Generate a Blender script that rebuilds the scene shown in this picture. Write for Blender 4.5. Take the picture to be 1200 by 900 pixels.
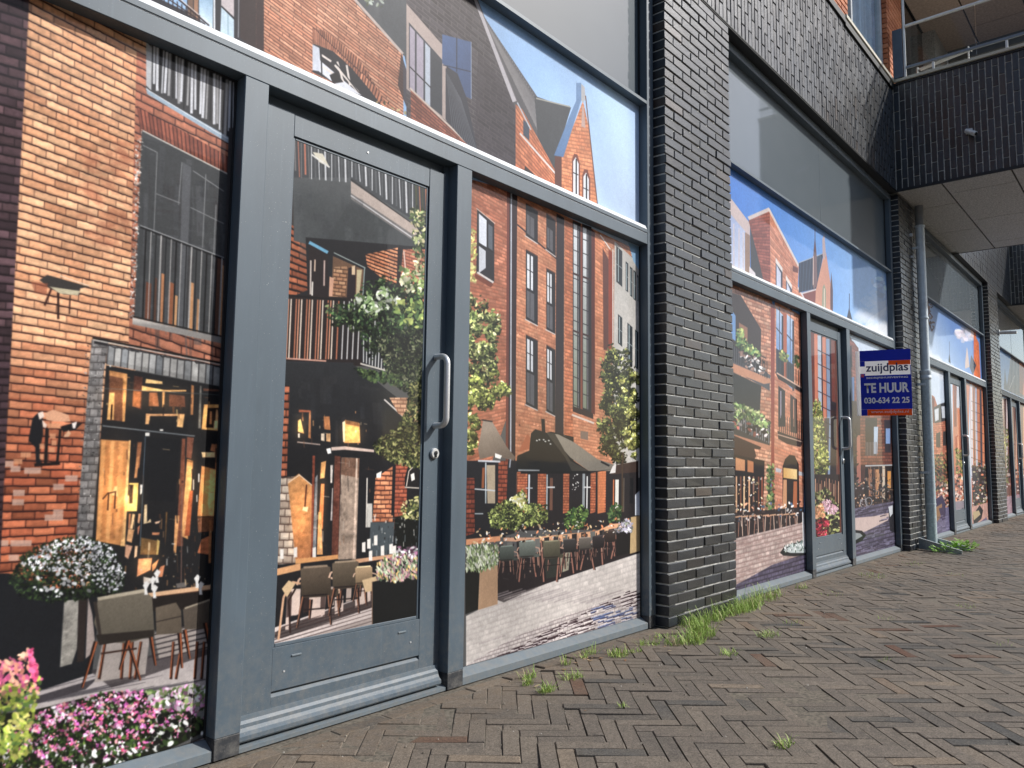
import bpy, math, random
import numpy as np
from mathutils import Matrix, Vector

for o in list(bpy.data.objects):
    bpy.data.objects.remove(o)
scene = bpy.context.scene
COL = scene.collection
rnd = random.Random(7)
rng = np.random.default_rng(11)

# ------------------------------------------------------------------ camera
CF, CP, CR, CY, EYE = 904.5, .0967, .0126, .8626, 1.02
fw = np.array([math.sin(CY)*math.cos(CP), math.cos(CY)*math.cos(CP), math.sin(CP)])
rt = np.array([math.cos(CY), -math.sin(CY), 0.0])
up = np.cross(rt, fw)
r2 = math.cos(CR)*rt + math.sin(CR)*up
u2 = -math.sin(CR)*rt + math.cos(CR)*up
cam = bpy.data.cameras.new('camera')
camo = bpy.data.objects.new('camera', cam)
COL.objects.link(camo)
cam.sensor_width = 36.0
cam.lens = CF/1200*36.0
cam.clip_start = 0.05
cam.clip_end = 2000
camo.matrix_world = Matrix(((r2[0], u2[0], -fw[0], 0), (r2[1], u2[1], -fw[1], 0), (r2[2], u2[2], -fw[2], EYE), (0, 0, 0, 1)))
scene.camera = camo

def proj(P):
    v = np.asarray(P, float) - [0, 0, EYE]
    d = v @ fw
    return 600+CF*(v @ r2)/d, 450-CF*(v @ u2)/d, d

# ------------------------------------------------------------------ light
SUN_EL, SUN_AZ = 38.0, 139.0           # azimuth clockwise from +Y (into the facade)
world = bpy.data.worlds.new("World")
scene.world = world
world.use_nodes = True
wn = world.node_tree.nodes
bg = wn['Background']
sky = wn.new('ShaderNodeTexSky')
sky.sky_type = 'NISHITA'
sky.sun_disc = False
sky.sun_elevation = math.radians(SUN_EL)
sky.sun_rotation = math.radians(SUN_AZ)
sky.air_density = 1.0
sky.dust_density = 1.5
sky.ozone_density = 1.0
world.node_tree.links.new(sky.outputs[0], bg.inputs[0])
bg.inputs[1].default_value = 0.08
sl = bpy.data.lights.new('sun', 'SUN')
sl.energy = 2.4
sl.angle = math.radians(1.5)
sl.color = (1, .97, .93)
so = bpy.data.objects.new('sun', sl)
COL.objects.link(so)
sd = Vector((math.sin(math.radians(SUN_AZ))*math.cos(math.radians(SUN_EL)), math.cos(math.radians(SUN_AZ))*math.cos(math.radians(SUN_EL)), math.sin(math.radians(SUN_EL))))
so.rotation_euler = sd.to_track_quat('Z', 'Y').to_euler()
so.location = (0, -5, 12)
scene.view_settings.view_transform = 'Standard'
scene.view_settings.look = 'None'
scene.view_settings.gamma = 1
scene.view_settings.exposure = 1.03
scene.render.engine = 'CYCLES'
scene.render.resolution_x, scene.render.resolution_y = 1024, 768

# ------------------------------------------------------------------ materials
def s2l(c):
    return tuple(((x/255)/12.92 if x/255 <= .04045 else ((x/255+.055)/1.055)**2.4) for x in c)

class Mat:
    def __init__(s, name):
        s.m = bpy.data.materials.new(name)
        s.m.use_nodes = True
        s.nt = s.m.node_tree
        s.b = s.nt.nodes['Principled BSDF']
    def n(s, t, **k):
        x = s.nt.nodes.new(t)
        for a, v in k.items():
            setattr(x, a, v)
        return x
    def l(s, a, b):
        s.nt.links.new(a, b)
    def ramp(s, fac, stops):
        r = s.n('ShaderNodeValToRGB')
        e = r.color_ramp.elements
        while len(e) < len(stops):
            e.new(.5)
        for i, (p, c) in enumerate(stops):
            e[i].position = p
            e[i].color = (*c[:3], 1)
        s.l(fac, r.inputs[0])
        return r.outputs[0]
    def noise(s, scale, detail=4, rough=.6, vec=None, stretch=None):
        x = s.n('ShaderNodeTexNoise')
        x.inputs['Scale'].default_value = scale
        x.inputs['Detail'].default_value = detail
        x.inputs['Roughness'].default_value = rough
        if vec is None:
            g = s.n('ShaderNodeNewGeometry')
            vec = g.outputs['Position']
        if stretch:
            mp = s.n('ShaderNodeMapping')
            mp.inputs['Scale'].default_value = stretch
            s.l(vec, mp.inputs['Vector'])
            vec = mp.outputs[0]
        s.l(vec, x.inputs['Vector'])
        return x.outputs['Fac']
    def mix(s, fac, a, b, mode='MIX'):
        x = s.n('ShaderNodeMix', data_type='RGBA', blend_type=mode)
        for i, v in ((0, fac), (6, a), (7, b)):
            if hasattr(v, 'links'):
                s.l(v, x.inputs[i])
            elif i == 0:
                x.inputs[0].default_value = v
            else:
                x.inputs[i].default_value = (*v[:3], 1)
        return x.outputs[2]
    def bump(s, h, strength=.3, dist=.002):
        x = s.n('ShaderNodeBump')
        x.inputs['Strength'].default_value = strength
        x.inputs['Distance'].default_value = dist
        s.l(h, x.inputs['Height'])
        s.l(x.outputs[0], s.b.inputs['Normal'])
    def set(s, **k):
        for a, v in k.items():
            i = s.b.inputs[a.replace('_', ' ')]
            if hasattr(v, 'links'):
                s.l(v, i)
            else:
                i.default_value = v if not isinstance(v, tuple) else (*v[:3], 1)
        return s

def mat_paint(name, c, rough=.42, dirt=True):
    M = Mat(name)
    n = M.noise(3.2, 5, .65, stretch=(1, 1, .35))
    col = M.ramp(n, [(.3, tuple(x*.86 for x in c)), (.7, tuple(min(1, x*1.12) for x in c))])
    if dirt:
        dr = M.ramp(M.noise(30, 3, .6, stretch=(1.6, 1.6, .05)), [(.60, (0, 0, 0)), (.78, (.28, .28, .28))])
        col = M.mix(dr, col, tuple(x*1.7 for x in c))
        sp = M.noise(210, 2, .5)
        f = M.ramp(sp, [(.70, (0, 0, 0)), (.76, (.55, .55, .55))])
        col = M.mix(f, col, (.42, .43, .42))
        g = M.n('ShaderNodeNewGeometry'); sx = M.n('ShaderNodeSeparateXYZ'); M.l(g.outputs['Position'], sx.inputs[0])
        mz = M.n('ShaderNodeMapRange'); mz.inputs['From Min'].default_value = .0; mz.inputs['From Max'].default_value = .55; mz.inputs['To Min'].default_value = .6; mz.inputs['To Max'].default_value = 0
        M.l(sx.outputs['Z'], mz.inputs['Value'])
        mq = M.n('ShaderNodeMath', operation='MULTIPLY'); M.l(mz.outputs[0], mq.inputs[0]); M.l(M.ramp(M.noise(26, 6, .75), [(.42, (0, 0, 0)), (.68, (1, 1, 1))]), mq.inputs[1])
        col = M.mix(mq.outputs[0], col, (.20, .19, .17))
        st = M.noise(7, 5, .7, stretch=(3, 3, .5))
        f2 = M.ramp(st, [(.5, (0, 0, 0)), (.8, (.35, .35, .35))])
        col = M.mix(f2, col, tuple(x*1.35 for x in c))
    M.set(Base_Color=col, Roughness=rough, Specular_IOR_Level=.5)
    M.bump(M.noise(320, 3, .6), .12, .0006)
    return M.m

FRAME = mat_paint('frame_paint', (.078, .107, .132), .5)
FOOT = mat_paint('post_foot_paint', (.024, .027, .032), .6)
SILLM = mat_paint('sill_coating', (.125, .155, .175), .6)
RAILTOP_LIT = mat_paint('skylit_rail_top', (.74, .76, .77), .3, False)  # near-white colour paints in the sky's brightness on the transom top
GALV = None
def mat_simple(name, c, rough=.5, metal=0, vary=.15, scale=12, bump=0.0, spec=.5):
    M = Mat(name)
    n = M.noise(scale, 5, .65)
    M.set(Base_Color=M.ramp(n, [(.3, tuple(x*(1-vary) for x in c)), (.7, tuple(min(1, x*(1+vary)) for x in c))]), Roughness=rough, Metallic=metal, Specular_IOR_Level=spec)
    if bump:
        M.bump(M.noise(scale*6, 4, .6), bump, .002)
    return M.m

def mat_brick(name, stops, rough, bumpk=.35, spec=.5, speck=None, coat=0, dusty=False, stained=False):
    """colour comes from the per-brick 'tone' attribute, grain from noise"""
    M = Mat(name)
    at = M.n('ShaderNodeAttribute', attribute_name='tone')
    col = M.ramp(at.outputs['Fac'], stops)
    n = M.noise(38, 6, .72)
    col = M.mix(1.0, col, M.ramp(n, [(.25, (.62, .62, .62)), (.75, (1.3, 1.3, 1.3))]), 'MULTIPLY')
    if speck:
        f = M.ramp(M.noise(260, 2, .5), [(.66, (0, 0, 0)), (.74, (.6, .6, .6))])
        col = M.mix(f, col, speck)
    if stained:
        f = M.ramp(M.noise(5.5, 6, .78, stretch=(1, 1, .55)), [(.52, (0, 0, 0)), (.72, (.30, .30, .30))])
        col = M.mix(f, col, (.085, .088, .088))
        f = M.ramp(M.noise(31, 4, .7), [(.66, (0, 0, 0)), (.74, (.5, .5, .5))])
        col = M.mix(f, col, (.13, .13, .125))
    if dusty:
        blot = M.ramp(M.noise(2.1, 6, .7), [(.42, (0, 0, 0)), (.68, (.55, .55, .55))])
        col = M.mix(blot, col, (.165, .142, .115))
        grain = M.noise(150, 4, .8)
        col = M.mix(1.0, col, M.ramp(grain, [(.3, (.45, .45, .45)), (.7, (1.65, 1.6, 1.52))]), 'MULTIPLY')
        stain = M.ramp(M.noise(9, 5, .75), [(.55, (0, 0, 0)), (.72, (.5, .5, .5))])
        col = M.mix(stain, col, (.075, .07, .06))
        gg = M.n('ShaderNodeNewGeometry'); sx = M.n('ShaderNodeSeparateXYZ'); M.l(gg.outputs['Position'], sx.inputs[0])
        mr = M.n('ShaderNodeMapRange'); mr.inputs['From Min'].default_value = 1.95; mr.inputs['From Max'].default_value = 2.5; mr.inputs['To Max'].default_value = .75
        M.l(sx.outputs['Y'], mr.inputs['Value'])
        mm = M.n('ShaderNodeMath', operation='MULTIPLY'); M.l(mr.outputs[0], mm.inputs[0]); M.l(M.ramp(M.noise(14, 5, .75), [(.35, (0, 0, 0)), (.65, (1, 1, 1))]), mm.inputs[1])
        col = M.mix(mm.outputs[0], col, (.17, .125, .085))
    r = M.n('ShaderNodeMapRange')
    r.inputs['To Min'].default_value = rough-.1
    r.inputs['To Max'].default_value = rough+.14
    M.l(n, r.inputs['Value'])
    M.set(Base_Color=col, Roughness=r.outputs[0], Specular_IOR_Level=spec, Coat_Weight=coat, Coat_Roughness=.25)
    M.bump(M.noise(110, 5, .7), bumpk, .0025)
    return M.m

BLACKBRICK = mat_brick('glazed_black_brick', [(0, (.008, .009, .010)), (.35, (.016, .018, .022)), (.6, (.022, .028, .037)), (.85, (.020, .019, .020)), (1, (.055, .038, .028))], .38, .7, .5, (.10, .11, .11), .26, False, True)
ORANGEBRICK = mat_brick('orange_brick', [(0, (.36, .11, .045)), (.5, (.48, .16, .065)), (1, (.56, .21, .10))], .8)
PAVER = mat_brick('paver_clay', [(0, (.068, .070, .070)), (.25, (.100, .091, .082)), (.5, (.130, .114, .099)), (.75, (.158, .138, .117)), (.9, (.19, .155, .12)), (1, (.095, .048, .034))], .88, .9, .2, (.33, .31, .27), 0, True)
MORTAR = mat_simple('mortar', (.46, .46, .43), .95, vary=.4, scale=22, bump=.5)
MORTARDARK = mat_simple('dark_mortar', (.17, .17, .165), .95, vary=.3, scale=40, bump=.5)
BLACK = mat_simple('black_steel', (.012, .013, .014), .6)
GALV = mat_simple('galvanised_steel', (.40, .45, .48), .52, .35, .22, 55, .1)
STEEL = mat_simple('brushed_steel', (.66, .67, .67), .36, .45, .06, 60)
SOFFITM = mat_simple('soffit_board', (.42, .41, .385), .9, vary=.5, scale=60, bump=.8)
CREAM = mat_simple('cream_coping', (.50, .47, .37), .6, vary=.1, scale=9)
GROUNDM = mat_simple('joint_sand', (.125, .108, .083), .98, vary=.6, scale=60, bump=.8)
FARGROUND = mat_simple('asphalt_ground', (.07, .067, .062), .95, vary=.3, scale=3, bump=.3)

def mat_frost():
    M = Mat('frosted_film')
    n = M.noise(1.1, 3, .5, stretch=(.6, 1, 1))
    col = M.ramp(n, [(.3, (.060, .083, .100)), (.7, (.088, .112, .130))])
    M.set(Base_Color=col, Roughness=.55, Specular_IOR_Level=.15, Coat_Weight=1.0, Coat_Roughness=.04)
    return M.m
FROST = mat_frost()
DARKGLASS = Mat('dark_glass').set(Base_Color=(.012, .014, .017), Roughness=.06, Specular_IOR_Level=.6).m
def mat_clear(name, tint, rough=.02, ior=1.5):
    M = Mat(name)
    nt = M.nt
    out = nt.nodes['Material Output']
    tr = M.n('ShaderNodeBsdfTransparent'); tr.inputs[0].default_value = (*tint, 1)
    gl = M.n('ShaderNodeBsdfGlossy'); gl.inputs['Roughness'].default_value = rough
    fr = M.n('ShaderNodeFresnel'); fr.inputs[0].default_value = ior
    mx = M.n('ShaderNodeMixShader')
    ge = M.n('ShaderNodeNewGeometry'); iv = M.n('ShaderNodeMath', operation='SUBTRACT'); iv.inputs[0].default_value = 1; M.l(ge.outputs['Backfacing'], iv.inputs[1])
    mu = M.n('ShaderNodeMath', operation='MULTIPLY'); M.l(fr.outputs[0], mu.inputs[0]); M.l(iv.outputs[0], mu.inputs[1])
    M.l(mu.outputs[0], mx.inputs[0]); M.l(tr.outputs[0], mx.inputs[1]); M.l(gl.outputs[0], mx.inputs[2])
    M.l(mx.outputs[0], out.inputs['Surface'])
    return M.m
BALGLASS = mat_clear('balustrade_glass', (.80, .80, .79), .02, 1.4)

# ------------------------------------------------------------------ mesh builder
class B:
    def __init__(s):
        s.v, s.f, s.t = [], [], []
    def poly(s, pts, tone=.5):
        k = len(s.v); s.v += [tuple(map(float, p)) for p in pts]
        s.f.append(tuple(range(k, k+len(pts)))); s.t.append(tone)
    def add(s, vs, fs, tone=.5):
        k = len(s.v); s.v += [tuple(map(float, p)) for p in vs]
        for q in fs:
            s.f.append(tuple(k+i for i in q)); s.t.append(tone)
    def box(s, x0, x1, y0, y1, z0, z1, c=0.0, tone=.5):
        """box; c chamfers all twelve edges"""
        if c <= 0:
            vs = [(x, y, z) for z in (z0, z1) for y in (y0, y1) for x in (x0, x1)]
            s.add(vs, [(0, 2, 3, 1), (4, 5, 7, 6), (0, 1, 5, 4), (2, 6, 7, 3), (0, 4, 6, 2), (1, 3, 7, 5)], tone)
            return
        vs = []; idx = {}
        lo, hi = (x0, y0, z0), (x1, y1, z1)
        for sx in (0, 1):
            for sy in (0, 1):
                for sz in (0, 1):
                    for ax in range(3):
                        p = []
                        for a, sg in enumerate((sx, sy, sz)):
                            e = hi[a] if sg else lo[a]
                            p.append(e if a == ax else (e-c if sg else e+c))
                        idx[(sx, sy, sz, ax)] = len(vs); vs.append(p)
        fs = []
        def q(a, ids):
            fs.append(tuple(idx[i] for i in ids))
        for sg in (0, 1):
            f = [(sg, 0, 0, 0), (sg, 1, 0, 0), (sg, 1, 1, 0), (sg, 0, 1, 0)]; q(0, f if sg else f[::-1])
            f = [(0, sg, 0, 1), (0, sg, 1, 1), (1, sg, 1, 1), (1, sg, 0, 1)]; q(0, f if sg else f[::-1])
            f = [(0, 0, sg, 2), (1, 0, sg, 2), (1, 1, sg, 2), (0, 1, sg, 2)]; q(0, f if sg else f[::-1])
        for a in (0, 1):
            for b in (0, 1):
                fs.append((idx[(a, b, 0, 0)], idx[(a, b, 1, 0)], idx[(a, b, 1, 1)], idx[(a, b, 0, 1)]))
                fs.append((idx[(a, 0, b, 0)], idx[(a, 1, b, 0)], idx[(a, 1, b, 2)], idx[(a, 0, b, 2)]))
                fs.append((idx[(0, a, b, 1)], idx[(1, a, b, 1)], idx[(1, a, b, 2)], idx[(0, a, b, 2)]))
                for d in (0, 1):
                    fs.append((idx[(a, b, d, 0)], idx[(a, b, d, 1)], idx[(a, b, d, 2)]))
        s.add(vs, fs, tone)
    def prism(s, pts, z0, z1, inset=.003, drop=.003, tone=.5, tilt=(0, 0)):
        """paver: convex outline (x,y), top at z1 with chamfered rim"""
        n = len(pts); P = np.array(pts); c = P.mean(0)
        I = []
        for p in P:
            d = p-c; L = np.hypot(*d)+1e-9
            I.append(p-d/L*min(inset*1.35, L*.3))
        k = lambda p: tilt[0]*(p[0]-c[0])+tilt[1]*(p[1]-c[1])
        vs = [(p[0], p[1], z0) for p in P]+[(p[0], p[1], z1-drop+k(p)) for p in P]+[(p[0], p[1], z1+k(p)) for p in I]
        fs = [tuple(2*n+i for i in range(n))]
        for i in range(n):
            j = (i+1) % n
            fs += [(i, j, n+j, n+i), (n+i, n+j, 2*n+j, 2*n+i)]
        s.add(vs, fs, tone)
    def tube(s, pts, r, seg=12, caps=True, tone=.5):
        pts = [Vector(p) for p in pts]; rs = r if isinstance(r, (list, tuple)) else [r]*len(pts)
        rings = []; prev = None
        for i, p in enumerate(pts):
            t = (pts[min(i+1, len(pts)-1)]-pts[max(i-1, 0)]).normalized()
            if prev is None:
                a = Vector((0, 0, 1)) if abs(t.z) < .9 else Vector((1, 0, 0))
                nrm = t.cross(a).normalized()
            else:
                nrm = (prev-t*prev.dot(t)).normalized()
            prev = nrm; bn = t.cross(nrm)
            rings.append([p+(nrm*math.cos(2*math.pi*k/seg)+bn*math.sin(2*math.pi*k/seg))*rs[i] for k in range(seg)])
        k0 = len(s.v); s.v += [tuple(q) for R_ in rings for q in R_]
        for i in range(len(rings)-1):
            for k in range(seg):
                a, b = k0+i*seg+k, k0+i*seg+(k+1) % seg
                s.f.append((a, b, b+seg, a+seg)); s.t.append(tone)
        if caps:
            s.f.append(tuple(k0+k for k in range(seg))[::-1]); s.t.append(tone)
            e = k0+(len(rings)-1)*seg
            s.f.append(tuple(e+k for k in range(seg))); s.t.append(tone)
    def profile(s, prof, x0, x1, tone=.5):
        """extrude a closed (y,z) outline along x"""
        n = len(prof)
        vs = [(x0, a, b) for a, b in prof]+[(x1, a, b) for a, b in prof]
        fs = [tuple(range(n)), tuple(range(n, 2*n))[::-1]]+[(i, n+i, n+(i+1) % n, (i+1) % n) for i in range(n)]
        s.add(vs, fs, tone)
    def mesh(s, name, mat, origin, smooth=False, tone=False):
        me = bpy.data.meshes.new(name)
        V = np.array(s.v)-np.array(origin)
        me.from_pydata(V.tolist(), [], s.f)
        if tone:
            a = me.attributes.new('tone', 'FLOAT', 'FACE'); a.data.foreach_set('value', np.array(s.t, dtype=np.float32))
        import bmesh
        bm = bmesh.new(); bm.from_mesh(me); bmesh.ops.recalc_face_normals(bm, faces=bm.faces); bm.to_mesh(me); bm.free()
        if smooth:
            me.polygons.foreach_set('use_smooth', [True]*len(me.polygons))
            me.set_sharp_from_angle(angle=math.radians(40))
        me.materials.append(mat)
        return me

def wloc(o):
    p = Vector(o.location)
    while o.parent:
        o = o.parent; p = p+Vector(o.location)
    return p
def part(name, b, mat, parent=None, smooth=False, tone=False, label=None):
    V = np.array(b.v); c = (V.min(0)+V.max(0))/2; c[2] = V[:, 2].min()
    o = bpy.data.objects.new(name, b.mesh(name, mat, c, smooth, tone))
    COL.objects.link(o)
    if parent is not None:
        o.parent = parent; o.location = Vector(c)-wloc(parent)
    else:
        o.location = c
    if label: o['label'] = label
    return o
def tag(o, label, cat, group=None, kind=None):
    o['label'] = label; o['category'] = cat
    if group: o['group'] = group
    if kind: o['kind'] = kind
    return o
def thing(name, label, cat, loc, group=None):
    o = bpy.data.objects.new(name, None); COL.objects.link(o)
    o.location = loc; o.empty_display_size = .2
    return tag(o, label, cat, group)
def inst(name, me, parent, loc):
    o = bpy.data.objects.new(name, me); COL.objects.link(o)
    o.parent = parent; o.location = Vector(loc)-wloc(parent)
    return o

# ------------------------------------------------------------------ levels (metres)
YF, YG, YL, YP = 2.49, 2.55, 2.54, 2.41       # frame face, glass, door leaf, brick face
Z_LINT, Z_TOP = 4.32, 5.70
COURSE, BL = 4.32/66, .246

# ------------------------------------------------------------------ ground
g = B(); g.poly([(-400, -400, -.05), (400, -400, -.05), (400, 400, -.05), (-400, 400, -.05)])
part('ground', g, FARGROUND)['kind'] = 'structure'
g = B(); g.poly([(-3, -7, -.0062), (30, -7, -.0062), (30, 2.6, -.0062), (-3, 2.6, -.0062)])
pav = part('pavement', g, GROUNDM); pav['kind'] = 'structure'

def clip(poly, a, b, c):       # keep a*x+b*y<=c
    out = []
    for i in range(len(poly)):
        p, q = poly[i], poly[(i+1) % len(poly)]
        dp, dq = a*p[0]+b*p[1]-c, a*q[0]+b*q[1]-c
        if dp <= 0: out.append(p)
        if dp*dq < 0:
            t = dp/(dp-dq); out.append((p[0]+t*(q[0]-p[0]), p[1]+t*(q[1]-p[1])))
    return out
W_ = .0632; N_ = 4; ANG = math.radians(41.5)
ex = np.array([math.cos(ANG), math.sin(ANG)]); ey = np.array([-ex[1], ex[0]])
org = np.array([3.219, 1.798])
bricks = []
GAP = .0035
for i in range(-340, 90):
    for j in range(-16, 72):
        # herringbone lattice: steps (1,1) along the stair and (2n,0) across
        for kind in (0, 1):
            bx, by = i+2*N_*j, i
            if kind == 0: x0, y0, x1, y1 = bx, by, bx+N_, by+1
            else: x0, y0, x1, y1 = bx+N_, by-N_+1, bx+N_+1, by+1
            cx, cy = org+((x0+x1)/2*ex+(y0+y1)/2*ey)*W_
            if not (-2.2 < cx < 27 and -5.5 < cy < 2.7): continue
            cs = [(x0, y0), (x1, y0), (x1, y1), (x0, y1)]
            sg = [(1, 1), (-1, 1), (-1, -1), (1, -1)]
            P = []
            for (a, b_), (sa, sb) in zip(cs, sg):
                q = org+((a*W_+sa*GAP/2)*ex+(b_*W_+sb*GAP/2)*ey)
                P.append((q[0]+rnd.gauss(0, .0007), q[1]+rnd.gauss(0, .0007)))
            P = clip(P, 0, 1, 2.393)
            if len(P) < 3: continue
            A = abs(sum(P[k][0]*P[(k+1) % len(P)][1]-P[(k+1) % len(P)][0]*P[k][1] for k in range(len(P))))/2
            if A < 6e-4: continue
            bricks.append(P)
# a run of pavers laid end to end along the sills
for xa, xb in ((-1.6, 4.3), (5.32, 10.03), (11.02, 16.0), (17.05, 26)):
    x = xa
    while x < xb-.05:
        L = min(.246+rnd.uniform(-.006, .006), xb-x)
        dy = rnd.uniform(-.002, .002)
        bricks.append([(x, 2.398+dy), (x+L-.005, 2.398+dy), (x+L-.005, 2.462+dy), (x, 2.462+dy)])
        x += L
def tone_at(c):
    n = math.sin(c[0]*1.9+1)*math.sin(c[1]*2.3)+.6*math.sin(c[0]*4.1+c[1]*3.3)
    t = .5+.13*n+rnd.gauss(0, .15)
    if rnd.random() < .014: t = .99
    if rnd.random() < .05: t = .06
    return min(.93, max(.03, t)) if t < .98 else .99
info = []
for P in bricks:
    c = np.mean(P, 0); x, y, d = proj((c[0], c[1], 0))
    vis = d > .3 and -40 < x < 1240 and y < 940
    info.append((d if vis else 1e9, P, c))
info.sort(key=lambda r: r[0])
stuff = B()
for k, (d, P, c) in enumerate(info):
    t = tone_at(c); dz = rnd.uniform(-.0035, .0018)+.004*math.sin(c[0]*2.2)*math.sin(c[1]*2.9+1); tl = (rnd.gauss(0, .012), rnd.gauss(0, .012))
    if k < 300:
        b = B(); b.prism(P, -.03, dz, tone=t, tilt=tl); part('paver', b, PAVER, pav, tone=True)
    else:
        stuff.prism(P, -.03, dz, tone=t, tilt=tl)
o = part('pavers_field', stuff, PAVER, pav, tone=True); o['kind'] = 'stuff'

# ------------------------------------------------------------------ brick meshes (shared)
def brick_mesh(w, d, h, tone, c=.003, ax='x'):
    b = B(); b.box(-w/2, w/2, -d/2, d/2, 0, h, c, tone)
    # slight unevenness
    b.v = [(x+rnd.gauss(0, .0006), y+rnd.gauss(0, .0006), z+rnd.gauss(0, .0006)) for x, y, z in b.v]
    return b.mesh('brick', BLACKBRICK, (0, 0, 0), tone=True)
TONES = [.02, .12, .22, .32, .4, .48, .55, .62, .7, .8, .86, .97]
def palette(w, d, h, mat=None):
    L = [brick_mesh(w, d, h, t) for t in TONES]
    if mat:
        for m in L: m.materials[0] = mat
    return L
def pick(L):
    r = rnd.random()
    return L[-1] if r < .025 else L[rnd.randrange(len(L)-1)]
JT = .011; BH = COURSE-JT; BD = .105
FULL = palette(BL-JT, BD, BH); HALF = palette(BL/2-JT, BD, BH)
VERT = palette(BH, .10, BL-JT)                 # on end
VERTS = palette(.10, BH, BL-JT)                # on end, for the face that looks down the street

def pier(x0, x1, label, as_parts=True, groove=None):
    t = thing('brick_pier', label, 'brick pier', ((x0+x1)/2, 2.5, 0), 'black brick piers between the shopfronts')
    core = B(); core.box(x0+.012, x1-.012, YP+.010, 2.72, 0, Z_LINT-.012)
    part('mortar', core, MORTAR, t)
    nb = (x1-x0)/4; sc = nb/BL
    stf = B()
    n = 66
    for r in range(n):
        z = r*COURSE+.004
        pos = []
        if r % 2 == 0: pos = [(.25, 0), (1, 1), (2, 1), (3, 1), (3.75, 0)]; pos = [(.25, .5), (1, 1), (2, 1), (3, 1), (3.75, .5)]
        else: pos = [(.5, 1), (1.5, 1), (2.5, 1), (3.5, 1)]
        for c, L in pos:
            xc = x0+c*nb
            if groove and abs(xc-groove) < nb*.3 and L < 1: pass
            jit = rnd.gauss(0, .0018)
            if as_parts:
                o = inst('brick', pick(FULL if L == 1 else HALF), t, (xc, YP+BD/2+jit, z))
                o.scale = ((nb*L-JT)/(BL*L-JT), 1, 1)
            else:
                w = nb*L-JT; stf.box(xc-w/2, xc+w/2, YP+jit, YP+BD, z, z+BH, .003, rnd.choice(TONES[:-1]))
    if not as_parts:
        o = part('brickwork', stf, BLACKBRICK, t, tone=True); o['kind'] = 'stuff'
    return t
P1 = (4.312, 5.30); P2 = (10.05, 11.0); P3 = (16.04, 17.03)
pier(*P1, 'black brick pier nearest the camera, with grass at its foot')
pier(*P2, 'black brick pier behind the galvanised downpipe, under the overhanging bay')
pier(*P3, 'farthest black brick pier, between the third and fourth shopfronts, near the right edge', False)
P0 = (-1.55, -.56)

# front wall of vertical bricks above the lintel
wall = thing('brick_wall', 'black vertical brick wall band above the shopfronts, under the cream coping', 'brick wall', (5, 2.45, Z_LINT))
def vwall(parent, x0, x1, keep, z0=Z_LINT+.02, z1=Z_TOP-.03):
    cand = []
    n = int((x1-x0)/COURSE)
    for i in range(n):
        xc = x0+(i+.5)*(x1-x0)/n
        z = z0-(BL*.5 if i % 2 else 0)+(-.25*BL if i % 4 > 1 else 0)*.0
        while z < z1:
            a, b_ = max(z, z0), min(z+BL-JT, z1)
            if b_-a > .02:
                x, y, d = proj((xc, YP, (a+b_)/2))
                vis = d > .5 and -20 < x < 1220 and y > -20
                cand.append((d if vis else 1e6+rnd.random(), xc, a, b_))
            z += BL
    cand.sort()
    stf = B()
    for k, (d, xc, a, b_) in enumerate(cand):
        jit = rnd.uniform(-.0018, .0018)
        if k < keep:
            o = inst('brick', pick(VERT), parent, (xc, YP+.05+jit, a)); o.scale = (1, 1, (b_-a)/(BL-JT))
        else:
            stf.box(xc-BH/2, xc+BH/2, YP+jit, YP+.1, a, b_, .003, rnd.choice(TONES[:-1]) if rnd.random() > .02 else .97)
    if stf.v:
        o = part('brickwork', stf, BLACKBRICK, parent, tone=True); o['kind'] = 'stuff'
core = B(); core.box(-1.6, 9.985, YP+.010, 2.9, Z_LINT+.012, Z_TOP-.02)
part('mortar', core, MORTARDARK, wall)
vwall(wall, -1.6, 9.99, 300)
b = B(); b.box(-1.6, 9.99, YP-.004, YF+.03, Z_LINT-.004, Z_LINT+.012); b.box(-1.6, 9.99, YP-.004, YP+.008, Z_LINT, Z_LINT+.02)
part('lintel_angle', b, BLACK, wall)
b = B(); b.box(8.12, 9.97, YP-.035, YP+.3, Z_TOP-.008, Z_TOP+.035, .004)
part('coping', b, CREAM, wall)
b = B(); b.box(-1.6, 8.118, YP-.022, YP+.3, Z_TOP-.06, Z_TOP+.012); b.box(8.122, 9.962, YP-.022, YP+.3, Z_TOP-.085, Z_TOP-.010)
part('flashing', b, BLACK, wall)

# the overhanging bay, its sides of bricks on end, and its soffit
OX0, OX1, OY0 = 9.985, 13.56, .98
oriel = thing('overhanging_bay', 'dark brick overhanging bay with glass balustrade on top, above the downpipe', 'balcony', (11.8, 1.5, Z_LINT))
core = B(); core.box(OX0+.010, OX1-.01, OY0+.01, 2.9, Z_LINT+.03, Z_TOP-.02)
part('mortar', core, MORTAR, oriel)
ys = 0; y = YP-.004
i = 0; stf = B()
nsel = 0
while y-COURSE > OY0:
    yc = y-COURSE/2
    z = Z_LINT+.035-(BL*.5 if i % 2 else 0)
    while z < Z_TOP-.03:
        a, b_ = max(z, Z_LINT+.035), min(z+BL-JT, Z_TOP-.03)
        if b_-a > .02:
            px, py, d = proj((OX0, yc, (a+b_)/2))
            jit = rnd.uniform(-.002, .002)
            if px < 1230:
                o = inst('brick', pick(VERTS), oriel, (OX0+.05+jit, yc, a)); o.scale = (1, 1, (b_-a)/(BL-JT))
            else:
                stf.box(OX0+jit, OX0+.1, yc-BH/2, yc+BH/2, a, b_, .003, rnd.choice(TONES[:-1]))
        z += BL
    y -= COURSE; i += 1
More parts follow.
